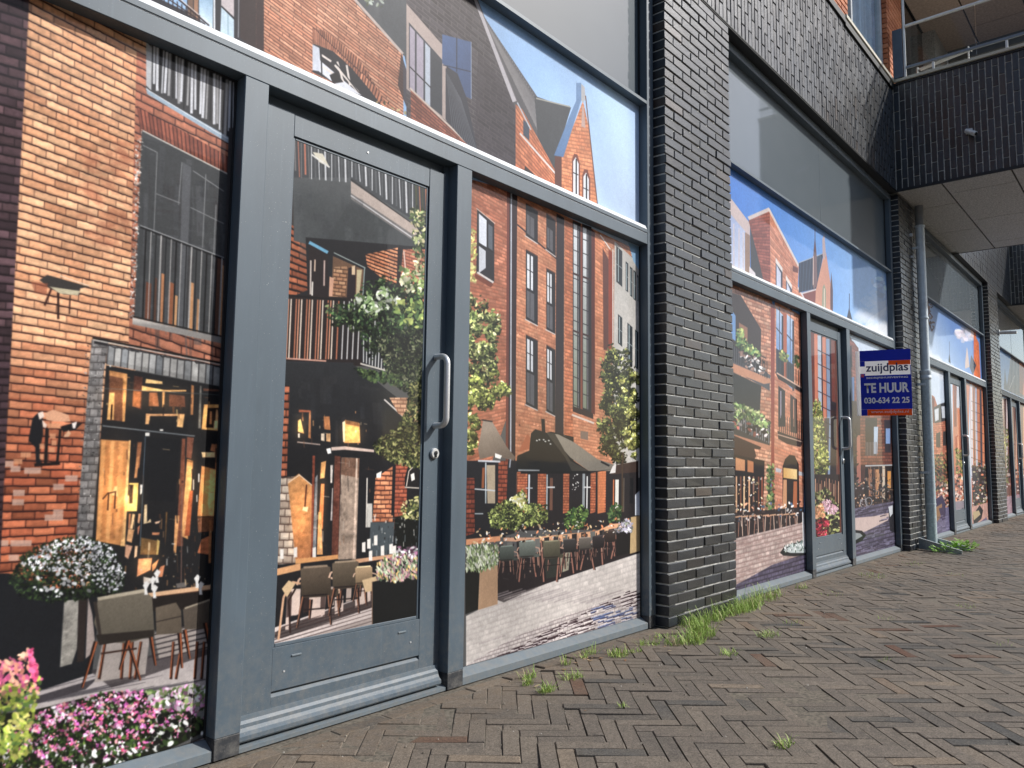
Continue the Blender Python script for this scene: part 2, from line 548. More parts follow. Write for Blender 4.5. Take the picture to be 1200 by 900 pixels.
for fx in range(int((OX1-OX0)/COURSE)):      # front side, seen only from up the street
    xc = OX0+(fx+.5)*COURSE
    z = Z_LINT+.035-(BL*.5 if fx % 2 else 0)
    while z < Z_TOP-.03:
        a, b_ = max(z, Z_LINT+.035), min(z+BL-JT, Z_TOP-.03)
        if b_-a > .02: stf.box(xc-BH/2, xc+BH/2, OY0, OY0+.1, a, b_, .003, rnd.choice(TONES[:-1]))
        z += BL
o = part('brickwork', stf, BLACKBRICK, oriel, tone=True); o['kind'] = 'stuff'
b = B(); b.box(OX0-.004, OX0+.012, OY0, 2.405, Z_LINT, Z_LINT+.034); b.box(OX0, OX1, OY0-.004, OY0+.012, Z_LINT, Z_LINT+.034)
b.box(OX1-.02, OX1+.004, OY0, 2.405, Z_LINT-.004, Z_LINT+.12)
part('steel_angle', b, BLACK, oriel)
b = B(); b.box(OX0-.035, OX0+.14, OY0, 2.375, Z_TOP-.004, Z_TOP+.035, .004)
part('coping', b, CREAM, oriel)
b = B(); b.box(OX0-.012, OX0+.2, OY0, 2.40, Z_TOP-.03, Z_TOP-.006)
part('flashing', b, BLACK, oriel)
b = B(); b.box(OX0+.012, OX1-.02, OY0+.02, 2.405, Z_LINT+.014, Z_LINT+.03)
part('soffit_backing', b, BLACK, oriel)
rows = [(2.40, 1.92, 10.87-1.35), (1.915, 1.22, 10.45), (1.215, .995, 10.87-1.35)]
for y1, y0, xs in rows:
    xs -= 1.35
    while xs < OX1-.05:
        a, b_ = max(xs+.007, OX0+.016), min(xs+1.343, OX1-.024)
        if b_-a > .05:
            q = B(); q.box(a, b_, y0+.006, y1-.006, Z_LINT, Z_LINT+.012, .001)
            part('soffit_panel', q, SOFFITM, oriel)
        xs += 1.35

# ------------------------------------------------------------------ shopfronts
CAN = {}          # print canvases: bay -> (x0, x1, z0, z1, material)
def uvpane(b_x0, b_x1, z0, z1, y, canvas, name, parent, label=None):
    """one pane: 8 mm glass with the printed film on its outer face"""
    cx0, cx1, cz0, cz1, mat = canvas
    b = B(); b.box(b_x0, b_x1, y, y+.008, z0, z1)
    o = part(name, b, mat, parent, label=label)
    me = o.data; uv = me.uv_layers.new(name='UVMap')
    w = wloc(o)
    for lp in me.loops:
        v = me.vertices[lp.vertex_index].co
        uv.data[lp.index].uv = ((v.x+w.x-cx0)/(cx1-cx0), (v.z+w.z-cz0)/(cz1-cz0))
    return o

def door(parent, x0, x1, canvas, hand=True, label=None):
    """leaf between jambs x0..x1, hinged left, handle right"""
    t = bpy.data.objects.new('door', None); COL.objects.link(t)
    t.parent = parent; t.location = Vector(((x0+x1)/2, YL, .03))-wloc(parent); t.empty_display_size = .2
    if label: t['label'] = label
    a, b_ = x0+.006, x1-.030
    gx0, gx1, gz0, gz1 = x0+.145, b_-.098, .320, 2.262
    zt, zb = 2.352, .03
    q = B(); q.box(a, gx0, YL, YL+.06, zb, zt, .0008); q.box(gx1, b_, YL, YL+.06, zb, zt, .0008); part('stile', q, FRAME, t)
    q = B(); q.box(gx0+.0015, gx1-.0015, YL+.001, YL+.06, gz1, zt-.001, .0015); part('top_rail', q, FRAME, t)
    q = B(); q.box(gx0+.0002, gx1-.0002, YL+.0003, YL+.06, .166, gz0, .0006)
    q.profile([(YL+.0003, zb), (YL+.0003, .146), (YL+.011, .157), (YL+.06, .157), (YL+.06, zb)], gx0+.0002, gx1-.0002); q.box(gx0+.0002, gx1-.0002, YL+.014, YL+.06, .150, .172)
    part('kick_panel', q, FRAME, t)
    q = B()
    q.profile([(YL+.002, .034), (YL-.034, .030), (YL-.038, .036), (YL-.037, .050), (YL-.024, .060), (YL-.018, .072), (YL-.016, .084), (YL-.008, .094), (YL-.005, .108), (YL+.002, .110)], a-.004, b_+.004)
    part('weather_bar', q, FRAME, t)
    # glazing beads
    for nm, bx in (('glazing_bead', (gx0, gx0+.012, gz0, gz1)), ('glazing_bead', (gx1-.012, gx1, gz0, gz1)), ('glazing_bead', (gx0+.012, gx1-.012, gz0, gz0+.014)), ('glazing_bead', (gx0+.012, gx1-.012, gz1-.012, gz1))):
        q = B(); q.box(bx[0], bx[1], YL+.008, YG+.01, bx[2], bx[3], .002); part(nm, q, FRAME, t)
    uvpane(gx0, gx1, gz0, gz1, YG, canvas, 'printed_pane', t)
    for sx in (.14, .86):
        q = B(); sxx = gx0+(gx1-gx0)*sx; q.box(sxx-.022, sxx+.022, YL-.004, YL+.004, .276, .284, .002); part('drain_cap', q, SILLM, t)
    # pull handle
    hx = b_-.036
    zl, zh = 1.165, 1.478
    q = B(); R_ = .035
    pts = [(hx, YL+.01, zl)]+[(hx, YL-.075+R_-R_*math.sin(k*math.pi/12), zl+R_-R_*math.cos(k*math.pi/12)) for k in range(7)]
    pts += [(hx, YL-.075+R_-R_*math.cos(k*math.pi/12), zh-R_+R_*math.sin(k*math.pi/12)) for k in range(7)]+[(hx, YL+.01, zh)]
    q.tube(pts, .0138, 16); part('handle', q, STEEL, t, smooth=True)
    q = B(); q.tube([(hx, YL+.004, 1.04), (hx, YL-.010, 1.04), (hx, YL-.013, 1.04)], [.024, .024, .021], 20); 
    part('lock', q, STEEL, t, smooth=True)
    q = B(); q.tube([(hx, YL-.010, 1.043), (hx, YL-.018, 1.043)], .0085, 12); q.box(hx-.0045, hx+.0045, YL-.018, YL-.010, 1.022, 1.04)
    part('keyhole', q, BLACK, t)
    for sx, sz in ((.07, .13), (.93, .13), (.5, 2.31)):
        q = B(); q.tube([(gx0+(gx1-gx0)*sx, YL+.003, .10+sz if sz < 1 else sz), (gx0+(gx1-gx0)*sx, YL-.002, .10+sz if sz < 1 else sz)], .004, 8); part('screw', q, STEEL, t)
    return t

def shopfront(x0, x1, pm, doorx, canvas, label, dlabel):
    """frame between two piers: posts at pm, transoms, sills, panes"""
    t = thing('shopfront', label, 'shopfront', ((x0+x1)/2, YG, 0), 'shopfronts with printed window film')
    def post(a, b_, foot=True):
        q = B(); q.box(a, b_, YF, YG+.07, .072, 2.3955, .0025); part('post', q, FRAME, t)
        if foot:
            q = B(); q.box(a+.001, b_-.001, YF+.001, YG+.07, 0, .0715, .002); part('post_foot', q, FOOT, t)
    for a, b_ in pm: post(a, b_)
    # outer posts run full height
    for a, b_ in ((x0+.003, x0+.085), (x1-.088, x1-.008)):
        q = B(); q.box(a, b_, YF, YG+.07, .072, Z_LINT-.002, .0025); part('side_post', q, FRAME, t)
        q = B(); q.box(a+.001, b_-.001, YF+.001, YG+.07, 0, .0715, .002); part('post_foot', q, FOOT, t)
    xa, xb = x0+.086, x1-.089
    q = B(); q.box(xa, xb, YF, YG+.07, 2.396, 2.466, .0025)
    part('transom', q, FRAME, t)
    q = B(); q.profile([(YF+.004, 2.4665), (YF+.004, 2.470), (YF, 2.472), (YF, 2.494), (YF+.003, 2.497), (YF+.012, 2.520), (YG-.003, 2.528), (YG+.07, 2.528), (YG+.07, 2.4665)], xa, xb)
    part('transom_cap', q, RAILTOP_LIT, t)
    q = B(); q.box(xa, xb, YF-.0015, YF+.01, 2.471, 2.4945, .002); part('cap_lip', q, FRAME, t)
    q = B(); q.profile([(YF, 3.332), (YF, 3.352), (YG-.002, 3.392), (YG+.07, 3.392), (YG+.07, 3.332)], xa, xb)
    part('upper_transom', q, FRAME, t)
    q = B(); q.box(xa, xb, YF, YG+.07, 4.245, Z_LINT-.004, .003); part('head_rail', q, FRAME, t)
    # sills
    edges = [xa]+[v for p in pm for v in p]+[xb]
    dj = None
    for k in range(0, len(edges), 2):
        a, b_ = edges[k]+.001, edges[k+1]-.001
        isdoor = abs(a-doorx[0]) < .03
        zt = .026 if isdoor else .060
        q = B(); q.profile([(YF+.008, 0), (YF+.008, zt*.55), (YF+.014, zt*.62), (YG-.004, zt), (YG+.07, zt), (YG+.07, 0)], a, b_)
        part('door_sill' if isdoor else 'sill', q, SILLM, t)
        if not isdoor:
            uvpane(a, b_, .062, 2.395, YG, canvas, 'printed_pane', t)
            for bb in ((a, a+.006), (b_-.006, b_)):
                q = B(); q.box(bb[0], bb[1], YG-.006, YG, .066, 2.39); part('gasket', q, FRAME if bb[0] == a else BLACK, t)
        else:
            q = B(); q.box(b_-.028, b_, YL+.008, YG+.06, .028, 2.394); q.box(a+.002, b_-.03, YL+.02, YG+.06, 2.354, 2.394); part('door_rebate', q, FRAME, t)
    q0 = uvpane(xa+.001, xb-.001, 2.529, 3.331, YG, canvas, 'printed_pane', t, 'long printed pane of sky above the door')
    q = B(); q.box(xa+.001, xb-.001, YG+.001, YG+.009, 3.393, 4.244); part('frosted_pane', q, FROST, t)
    q = B()
    xm = xa+(xb-xa)*.5
    q.box(xm-.002, xm+.002, YG-.001, YG+.0005, 3.394, 4.243); part('film_seam', q, SILLM, t)
    for xx in (xa, xb-.012):
        q = B(); q.box(xx, xx+.012, YG-.008, YG+.0005, 3.394, 4.243); part('gasket', q, BLACK, t)
    door(t, doorx[0], doorx[1], canvas, label=dlabel)
    q = B(); q.box(x0, x1, 2.75, 2.78, 0, 4.3); part('blackout_wall', q, BLACK, t)
    return t
def pane_mat(name, img):
    M = Mat(name)
    uvn = M.n('ShaderNodeUVMap'); uvn.uv_map = 'UVMap'
    tx = M.n('ShaderNodeTexImage'); tx.image = img; tx.interpolation = 'Linear'; tx.extension = 'EXTEND'
    M.l(uvn.outputs[0], tx.inputs[0])
    col = M.mix(1.0, tx.outputs[0], (.84, .84, .84), 'MULTIPLY')
    sm = M.n('ShaderNodeMapRange'); M.l(M.noise(3.5, 6, .75, stretch=(1, 1, .6)), sm.inputs['Value'])
    sm.inputs['From Min'].default_value = .4; sm.inputs['From Max'].default_value = .75; sm.inputs['To Min'].default_value = .008; sm.inputs['To Max'].default_value = .16
    M.l(sm.outputs[0], M.b.inputs['Coat Roughness'])
    bp = M.n('ShaderNodeBump'); bp.inputs['Strength'].default_value = .12; bp.inputs['Distance'].default_value = .01
    M.l(M.noise(1.6, 2, .5), bp.inputs['Height']); M.l(bp.outputs[0], M.b.inputs['Coat Normal'])
    M.set(Base_Color=col, Roughness=.6, Specular_IOR_Level=.12, Coat_Weight=.5, Coat_IOR=1.36)
    return M.m
def make_image(name, arr):
    """arr: rows top to bottom, sRGB 0..1"""
    h_, w_ = arr.shape[:2]
    im = bpy.data.images.new(name, w_, h_)
    px = np.ones((h_, w_, 4), np.float32); px[..., :3] = np.clip(arr[::-1], 0, 1)
    im.pixels.foreach_set(px.ravel()); im.update(); im.pack()
    return im
# ------------------------------------------------------------------ the printed street scene
# The film on the glass is one long flat print. It is drawn here on a canvas in
# facade metres; outlines are given in image pixels, projected through the camera onto the glass plane.
PM = np.stack([r2, -u2, fw], 1)
def plane(pts):
    P = np.atleast_2d(np.asarray(pts, float))
    d = ((P[:, :1]-600)/CF)*r2+(-(P[:, 1:]-450)/CF)*u2+fw
    t = YG/d[:, 1]
    return np.stack([d[:, 0]*t, d[:, 2]*t+EYE], 1)
def homog(src, dst):
    A = []
    for (x, y), (u, v) in zip(src, dst):
        A += [[x, y, 1, 0, 0, 0, -u*x, -u*y, -u], [0, 0, 0, x, y, 1, -v*x, -v*y, -v]]
    return np.linalg.svd(np.array(A))[2][-1].reshape(3, 3)
def hsh(a, b, s=0):
    x = np.sin(a*127.1+b*311.7+s*74.7)*43758.5453
    return x-np.floor(x)
class Art:
    def __init__(s, x0, x1, ppm, seed=1):
        s.x0, s.ppm = x0, ppm
        s.W, s.H = int((x1-x0)*ppm), int(3.4*ppm)
        s.im = np.zeros((s.H, s.W, 3), np.float32)+.35
        s.r = np.random.default_rng(seed)
        n = np.zeros((s.H, s.W), np.float32)
        for k, a in ((4, .9), (12, .7), (40, .5)):
            hh, ww = s.H//k+2, s.W//k+2
            g_ = s.r.standard_normal((hh, ww)).astype(np.float32)
            yy = np.arange(s.H)/k; xx = np.arange(s.W)/k
            iy, ix = yy.astype(int), xx.astype(int); fy, fx = (yy-iy)[:, None], (xx-ix)[None]
            n += a*((g_[iy][:, ix]*(1-fy)+g_[iy+1][:, ix]*fy)*(1-fx)+(g_[iy][:, ix+1]*(1-fy)+g_[iy+1][:, ix+1]*fy)*fx)
        s.n = n/1.1
        s.fine = s.r.standard_normal((s.H, s.W)).astype(np.float32)
    def T(s, pts):
        q = plane(pts)
        return np.stack([(q[:, 0]-s.x0)*s.ppm, s.H-q[:, 1]*s.ppm], 1)
    def mask(s, pts, raw=False):
        P = np.asarray(pts, float) if raw else s.T(pts)
        x0, y0 = np.floor(P.min(0)-1).astype(int); x1, y1 = np.ceil(P.max(0)+2).astype(int)
        x0, y0 = max(x0, 0), max(y0, 0); x1, y1 = min(x1, s.W), min(y1, s.H)
        if x1 <= x0 or y1 <= y0: return None
        X = np.arange(x0, x1, dtype=np.float32)[None]+.5; Y = np.arange(y0, y1, dtype=np.float32)[:, None]+.5
        ins = np.zeros((y1-y0, x1-x0), bool); D = np.full(ins.shape, 9., np.float32)
        n = len(P)
        for i in range(n):
            ax, ay = P[i]; bx, by = P[(i+1) % n]
            ex_, ey_ = bx-ax, by-ay
            if ey_ != 0:
                c = ((ay > Y) != (by > Y)) & (X < (bx-ax)*(Y-ay)/ey_+ax)
                ins ^= c
            L2 = ex_*ex_+ey_*ey_+1e-9
            t = np.clip(((X-ax)*ex_+(Y-ay)*ey_)/L2, 0, 1)
            d = (X-ax-t*ex_)**2+(Y-ay-t*ey_)**2
            np.minimum(D, d, out=D)
        d = np.sqrt(D)
        return (slice(y0, y1), slice(x0, x1)), np.where(ins, np.clip(.5+d, 0, 1), np.clip(.5-d, 0, 1)).astype(np.float32)
    def fill(s, pts, c, op=1., c2=None, ax=None, nz=.018, raw=False):
        m = s.mask(pts, raw)
        if m is None: return
        sl_, a = m
        c = np.array(c, np.float32)/255
        col = c
        if c2 is not None:
            c2 = np.array(c2, np.float32)/255
            p, q = s.T([ax[0], ax[1]])
            Y, X = np.mgrid[sl_[0], sl_[1]]
            d = q-p
            t = np.clip(((X-p[0])*d[0]+(Y-p[1])*d[1])/(d@d), 0, 1)[..., None]
            col = c*(1-t)+c2*t
        if nz:
            col = col*(1+nz*s.n[sl_][..., None])+nz*.3*s.fine[sl_][..., None]*.5
        a = (a*op)[..., None]
        s.im[sl_] = s.im[sl_]*(1-a)+col*a
    def shade(s, pts, k):
        m = s.mask(pts)
        if m is None: return
        s.im[m[0]] *= (1-(1-np.array(k, np.float32))*m[1][..., None])
    def line(s, p, q, w, c, w2=None, op=1.):
        p, q = np.array(p, float), np.array(q, float); d = q-p; L = np.hypot(*d)+1e-9; n = np.array([-d[1], d[0]])/L/2
        w2 = w if w2 is None else w2
        s.fill([p+n*w, q+n*w2, q-n*w2, p-n*w], c, op, nz=.02)
    def pl(s, pts, w, c):
        for a, b_ in zip(pts[:-1], pts[1:]): s.line(a, b_, w, c)
    def brick(s, pts, quad, nu, nv, ca, cb, mortar, jh=.14, jv=.05, var=1., seed=0, op=1., soldier=False, br=.10):
        m = s.mask(pts)
        if m is None: return
        sl_, a = m
        Hm = homog(s.T(quad), [(0, 0), (1, 0), (1, 1), (0, 1)])
        Y, X = np.mgrid[sl_[0], sl_[1]]; X = X+.5; Y = Y+.5
        w = Hm[2, 0]*X+Hm[2, 1]*Y+Hm[2, 2]
        u = (Hm[0, 0]*X+Hm[0, 1]*Y+Hm[0, 2])/w*nu; v = (Hm[1, 0]*X+Hm[1, 1]*Y+Hm[1, 2])/w*nv
        if u.shape[0] < 3 or u.shape[1] < 3: return
        gv = np.hypot(*np.gradient(v))+1e-6; gu = np.hypot(*np.gradient(u))+1e-6
        v = v+.05*s.n[sl_]*.6
        r = np.floor(v); fv = v-r
        uu = u+(r % 2)*.5+.25*(hsh(r, 3., seed)-.5); k = np.floor(uu); fu = uu-k
        h = hsh(r, k, seed); h2 = hsh(r+7, k+3, seed+5)
        dv = np.minimum(fv, 1-fv); du = np.minimum(fu, 1-fu)
        mv = np.clip((jh/2-dv)/gv+.5, 0, 1); mu = np.clip((jv/2-du)/gu+.5, 0, 1)*.8
        mv *= np.clip(1.3-gv*.9, .25, 1); mu *= np.clip(1.3-gu*.9, .1, 1)
        mm = np.maximum(mv, mu)[..., None]
        ca, cb, mo = [np.array(x, np.float32)/255 for x in (ca, cb, mortar)]
        t = np.clip(.5+(h-.5)*var, 0, 1)[..., None]
        col = (ca*(1-t)+cb*t)*(1+br*(h2-.5)*2)[..., None]*(1+.06*s.n[sl_][..., None])
        col = col*(1-.12*(fv > .7)[..., None])
        col = col*(1-mm)+mo*mm
        a = (a*op)[..., None]
        s.im[sl_] = s.im[sl_]*(1-a)+col*a
    def scatter(s, pts, n, sz, cols, asp=.5, fn=None, op=.95, ang=None, gain=1.):
        """small leaf or petal dabs inside an outline"""
        P = np.array(pts, float); lo, hi = P.min(0), P.max(0); out = []
        tries = 0
        while len(out) < n and tries < 30:
            q = lo+(hi-lo)*s.r.random((n*2, 2)); ins = np.zeros(len(q), bool)
            for i in range(len(P)):
                a, b_ = P[i], P[(i+1) % len(P)]
                if a[1] == b_[1]: continue
                ins ^= ((a[1] > q[:, 1]) != (b_[1] > q[:, 1])) & (q[:, 0] < (b_[0]-a[0])*(q[:, 1]-a[1])/(b_[1]-a[1])+a[0])
            out += list(q[ins]); tries += 1
        out = np.array(out[:n])
        if not len(out): return
        C = s.T(out); J1 = s.T(out+[1, 0])-C; J2 = s.T(out+[0, 1])-C
        cols = [np.array(c, np.float32)/255 for c in (cols or [])]
        for i in range(len(out)):
            a = s.r.random()*math.pi if ang is None else ang+s.r.normal()*.35
            L = sz*(.5+s.r.random())/2; M_ = np.stack([J1[i], J2[i]], 1)
            e1 = M_ @ np.array([math.cos(a), math.sin(a)])*L; e2 = M_ @ np.array([-math.sin(a), math.cos(a)])*L*asp
            cx, cy = C[i]; ww, hh = abs(e1[0])+abs(e2[0])+1, abs(e1[1])+abs(e2[1])+1
            x0, x1 = int(cx-ww), int(cx+ww)+2; y0, y1 = int(cy-hh), int(cy+hh)+2
            if x0 < 0 or y0 < 0 or x1 > s.W or y1 > s.H: continue
            X = np.arange(x0, x1)[None]+.5-cx; Y = np.arange(y0, y1)[:, None]+.5-cy
            det = e1[0]*e2[1]-e1[1]*e2[0]
            if abs(det) < 1e-3: continue
            p = (X*e2[1]-Y*e2[0])/det; q = (-X*e1[1]+Y*e1[0])/det
            m = np.clip((1-np.sqrt(p*p+q*q))*max(1.2, min(np.hypot(*e1), np.hypot(*e2)))+.5, 0, 1)[..., None]*op
            c = cols[int(s.r.random()*len(cols))] if fn is None else np.array(fn(out[i]), np.float32)/255
            iy, ix = min(max(int(cy), 0), s.H-1), min(max(int(cx), 0), s.W-1)
            c = c*(1+.14*s.r.normal()+(.0 if ang is not None else .22*s.n[iy, ix]))*gain
            s.im[y0:y1, x0:x1] = s.im[y0:y1, x0:x1]*(1-m)+c*m
    def tree(s, pts, ncl, nper, rad, sz, cols, gain=1., spread=1.):
        """crown of leaf clumps with an uneven rim and gaps"""
        P = np.array(pts, float); lo, hi = P.min(0), P.max(0); C = []
        while len(C) < ncl:
            x, y = lo+(hi-lo)*s.r.random(2); ins = False
            for i in range(len(P)):
                a, b_ = P[i], P[(i+1) % len(P)]
                if ((a[1] > y) != (b_[1] > y)) and x < (b_[0]-a[0])*(y-a[1])/(b_[1]-a[1])+a[0]: ins = not ins
            if ins: C.append((x, y))
        for x, y in C:
            r_ = rad*(.5+s.r.random()*.8); g_ = gain*(.62+.6*s.r.random())
            for part_, gg, nn in (((0, .35), .55, .45), ((-.1, -.15), 1., .4), ((-.2, -.45), 1.35, .22)):
                cx, cy = x+part_[0]*r_, y+part_[1]*r_; k = [(cx+r_*(.5+.6*s.r.random())*math.cos(t), cy+r_*.75*(.5+.6*s.r.random())*math.sin(t)) for t in np.linspace(0, 6.283, 9)[:-1]]
                s.scatter(k, int(nper*nn), sz, cols, .5, gain=g_*gg)
    def glow(s, x, y, rx, ry, c, k):
        p = s.T([(x, y), (x+rx, y), (x, y+ry)]); a, b_ = abs(p[1]-p[0]).max()+1, abs(p[2]-p[0]).max()+1
        Y, X = np.mgrid[0:s.H, 0:s.W]; d = ((X-p[0][0])/a)**2+((Y-p[0][1])/b_)**2
        m = (np.exp(-d*1.5)*k)[..., None]
        s.im = (s.im+m*np.array(c, np.float32)/255*(.35+s.im)).astype(np.float32)
    def clutter(s, pts, n, cols, wmin=.8, wmax=3.5, hmin=2, hmax=16, op=.8):
        """upright scraps of colour: bottles, frames, reflections behind glass"""
        P = np.array(pts, float); lo, hi = P.min(0), P.max(0); k = 0
        while k < n:
            x, y = lo+(hi-lo)*s.r.random(2); ins = False
            for i in range(len(P)):
                a, b_ = P[i], P[(i+1) % len(P)]
                if ((a[1] > y) != (b_[1] > y)) and x < (b_[0]-a[0])*(y-a[1])/(b_[1]-a[1])+a[0]: ins = not ins
            k += 1
            if not ins: continue
            w = wmin+(wmax-wmin)*s.r.random()**2; h_ = hmin+(hmax-hmin)*s.r.random()**2; t = s.r.normal()*.04*h_
            c = cols[int(s.r.random()*len(cols))]
            if s.r.random() < .25: w, h_ = h_*.6, w*.7
            s.fill([(x, y), (x+w, y+.12*w), (x+w+t, y+h_+.12*w), (x+t, y+h_)], c, op*(.5+.5*s.r.random()), nz=.04)
    def chair(s, x, y, k, back, wood=(150, 100, 76), lit=(214, 176, 150)):
        """terrace chair seen from behind: x,y top left of the back, k = size"""
        dk = (40, 32, 32)
        for a, b_ in (((.1, 1.0), (-.12, 2.05)), ((.95, .95), (1.02, 1.95)), ((.35, 1.1), (.30, 1.75)), ((1.25, .9), (1.30, 1.65))):
            p, q = (x+a[0]*k, y+a[1]*k), (x+b_[0]*k, y+b_[1]*k)
            s.line(p, q, .13*k, dk, .07*k); s.line((p[0]-.03*k, p[1]), (q[0]-.02*k, q[1]), .05*k, wood, .03*k)
        s.pl([(x-.12*k, y+.62*k), (x-.05*k, y+.42*k), (x+.15*k, y+.36*k)], .07*k, lit); s.pl([(x+.95*k, y+.36*k), (x+1.25*k, y+.45*k), (x+1.3*k, y+.9*k)], .07*k, lit)
        s.fill([(x+.98*k, y+.75*k), (x+1.28*k, y+.8*k), (x+1.25*k, y+.98*k), (x+.95*k, y+1.0*k)], tuple(v*.7 for v in back))
        s.fill([(x, y+.08*k), (x+.15*k, y), (x+.85*k, y-.06*k), (x+1.0*k, y+.02*k), (x+1.02*k, y+.9*k), (x+.85*k, y+1.0*k), (x+.12*k, y+1.05*k), (x+.02*k, y+.95*k)], back, c2=tuple(v*.62 for v in back), ax=((x, y), (x, y+1.05*k)))
        s.line((x+.1*k, y+.03*k), (x+.9*k, y-.03*k), .07*k, tuple(min(255, v*1.45) for v in back)); s.line((x+.08*k, y+.98*k), (x+.9*k, y+.93*k), .05*k, dk)
        s.line((x+.1*k, y+1.45*k), (x+1.0*k, y+1.38*k), .045*k, dk)
    def bars(s, a0, a1, b0, b1, n, w, c, jit=.0, cols=None):
        """n bars between the line a0-a1 (tops) and b0-b1 (feet)"""
        a0, a1, b0, b1 = [np.array(x, float) for x in (a0, a1, b0, b1)]
        for i in range(n):
            t = (i+.5+jit*s.r.normal())/n
            cc = c if cols is None else cols[int(s.r.random()*len(cols))]
            s.line(a0+(a1-a0)*t, b0+(b1-b0)*t, w*(1+.3*jit*s.r.normal()), cc)
    def out(s):
        g_ = s.im @ np.array([.3, .59, .11], np.float32)
        k = (s.im*.90+g_[..., None]*.10)*(1+.010*s.fine[..., None])
        for ax_ in (0, 1): k = (np.roll(k, 1, ax_)+5*k+np.roll(k, -1, ax_))/7
        k = np.clip((k-.035)*1.06, .0, 1.02)
        m = .5*(np.roll(s.fine, 1, 0)+np.roll(s.fine, 1, 1))
        return k*(1+.022*m[..., None])
def R4(x0, y0, x1, y1, sl_=0.0, ln=0.0):
    """upright quad with slanted top and foot (sl_ = drop per px) and lean"""
    return [(x0, y0), (x1, y0+(x1-x0)*sl_), (x1+ln, y1+(x1-x0)*sl_), (x0+ln, y1)]
def art_bay1(x0, x1):
    A = Art(x0, x1, 400, 3)
    F_, L_, S_, K_ = A.fill, A.line, A.scatter, A.brick
    DK = (38, 40, 44)
    # ---------------- upper pane
    F_([(-400, -400), (900, -400), (900, 300), (-400, 300)], (150, 190, 236), c2=(196, 218, 246), ax=((640, 60), (740, 260)), nz=.01)
    F_([(-500, -400), (180, -300), (330, 80), (-300, 40)], (70, 72, 78))
    for k in range(8):
        x = -330+k*62; F_([(x, -260), (x+34, -240), (x+34, 0), (x, -20)], (150, 170, 190), c2=(80, 90, 105), ax=((x, -200), (x, 0)))
    F_([(175, -60), (306, -60), (306, 62), (175, 4)], (52, 52, 58))
    F_([(190, -40), (219, -40), (219, 14), (190, 0)], (150, 185, 220))
    F_([(220, -30), (226, -30), (226, 20), (220, 17)], (120, 95, 80)); F_([(227, -30), (232, -30), (232, 24), (227, 20)], (160, 120, 95))
    F_([(233, -30), (250, -30), (249, 34), (233, 25)], (140, 175, 205), c2=(205, 225, 240), ax=((240, -10), (242, 30)))
    F_([(250, -30), (252, -30), (252, 36), (250, 35)], (230, 235, 240))
    F_([(259, -30), (274, -30), (274, 22), (259, 8)], (196, 186, 188)); F_([(259, 8), (274, 23), (274, 46), (258, 38)], (190, 212, 226))
    L_((267, 16), (267, 40), 1, (130, 160, 175)); L_((259, 7), (275, 22), 1.6, DK)
    F_([(281, -30), (300, -30), (301, 60), (281, 44)], (58, 46, 46)); L_((280, -30), (279, 44), 1.1, (150, 150, 155))
    L_((203, -6), (245, 30), 1.6, (48, 36, 38)); L_((196, -2), (240, 28), 1.2, (48, 36, 38)); L_((204, -7), (246, 28), .8, (225, 215, 210))
    for k in range(9): L_((192+5.2*k, -8+3.2*k), (192+5.2*k, 2+3.4*k), 1.2, (48, 36, 38))
    # orange wall with the arch
    q = [(300, -95), (475, 20), (475, 150), (300, 60)]
    K_([(300, -120), (350, -100), (472, 60), (473, 172), (300, 66)], [(300, -70), (475, 70), (475, 170), (300, 45)], 7, 27, (220, 162, 130), (196, 130, 100), (90, 56, 50), .22, .03, seed=2)
    F_([(300, -120), (309, -110), (309, 66), (300, 60)], (60, 45, 45))
    K_([(366, 32), (384, 38), (420, 68), (452, 120), (442, 122), (420, 92), (398, 64), (366, 50)], [(366, 32), (452, 112), (446, 130), (366, 50)], 32, 1, (205, 140, 108), (150, 92, 70), (58, 34, 34), .05, .34, seed=4)
    F_([(367, 51), (390, 60), (412, 80), (432, 104), (448, 125), (420, 112), (366, 84)], (42, 42, 48))
    F_([(366, 52), (374, 56), (376, 84), (366, 82)], (190, 196, 208)); F_([(374, 70), (400, 92), (424, 112), (400, 104), (374, 84)], (205, 208, 216))
    for a, b_ in (((376, 64), (388, 72)), ((378, 78), (398, 92)), ((395, 72), (402, 96)), ((406, 76), (410, 100)), ((392, 76), (420, 108))): L_(a, b_, 2.4, (215, 205, 198)); 
    L_((376, 58), (377, 90), 1.4, DK); L_((383, 60), (420, 108), 1.1, DK); F_([(386, 88), (394, 84), (402, 96), (390, 98)], (30, 30, 34))
    S_([(440, 110), (505, 150), (500, 172), (440, 140)], 60, 4, [(70, 70, 50), (150, 130, 90), (60, 50, 45), (190, 180, 130)])
    # slate slope and coping
    F_([(418, -60), (480, -60), (482, 110), (474, 66), (417, 4)], (78, 84, 90)); L_((404, -14), (472, 63), 2.8, (196, 180, 172))
    S_([(425, -6), (455, -8), (450, 8), (430, 6)], 30, 4, [(150, 160, 150), (90, 100, 80)])
    F_([(470, 62), (480, 95), (480, 135), (466, 100)], (50, 38, 40), .8)
    # dark gable
    K_([(476, -80), (555, -60), (560, 0), (608, 130), (608, 200), (476, 140)], [(470, -60), (610, 60), (610, 215), (470, 120)], 9, 34, (80, 76, 82), (62, 58, 64), (98, 92, 94), .2, .08, seed=9)
    F_([(560, 60), (606, 120), (606, 215), (555, 190)], (52, 46, 54), .35)
    # dormer window
    F_([(476, 4), (523, 58), (523, 142), (476, 104)], (176, 160, 154)); F_([(479, 26), (518, 70), (518, 136), (479, 104)], (66, 70, 78))
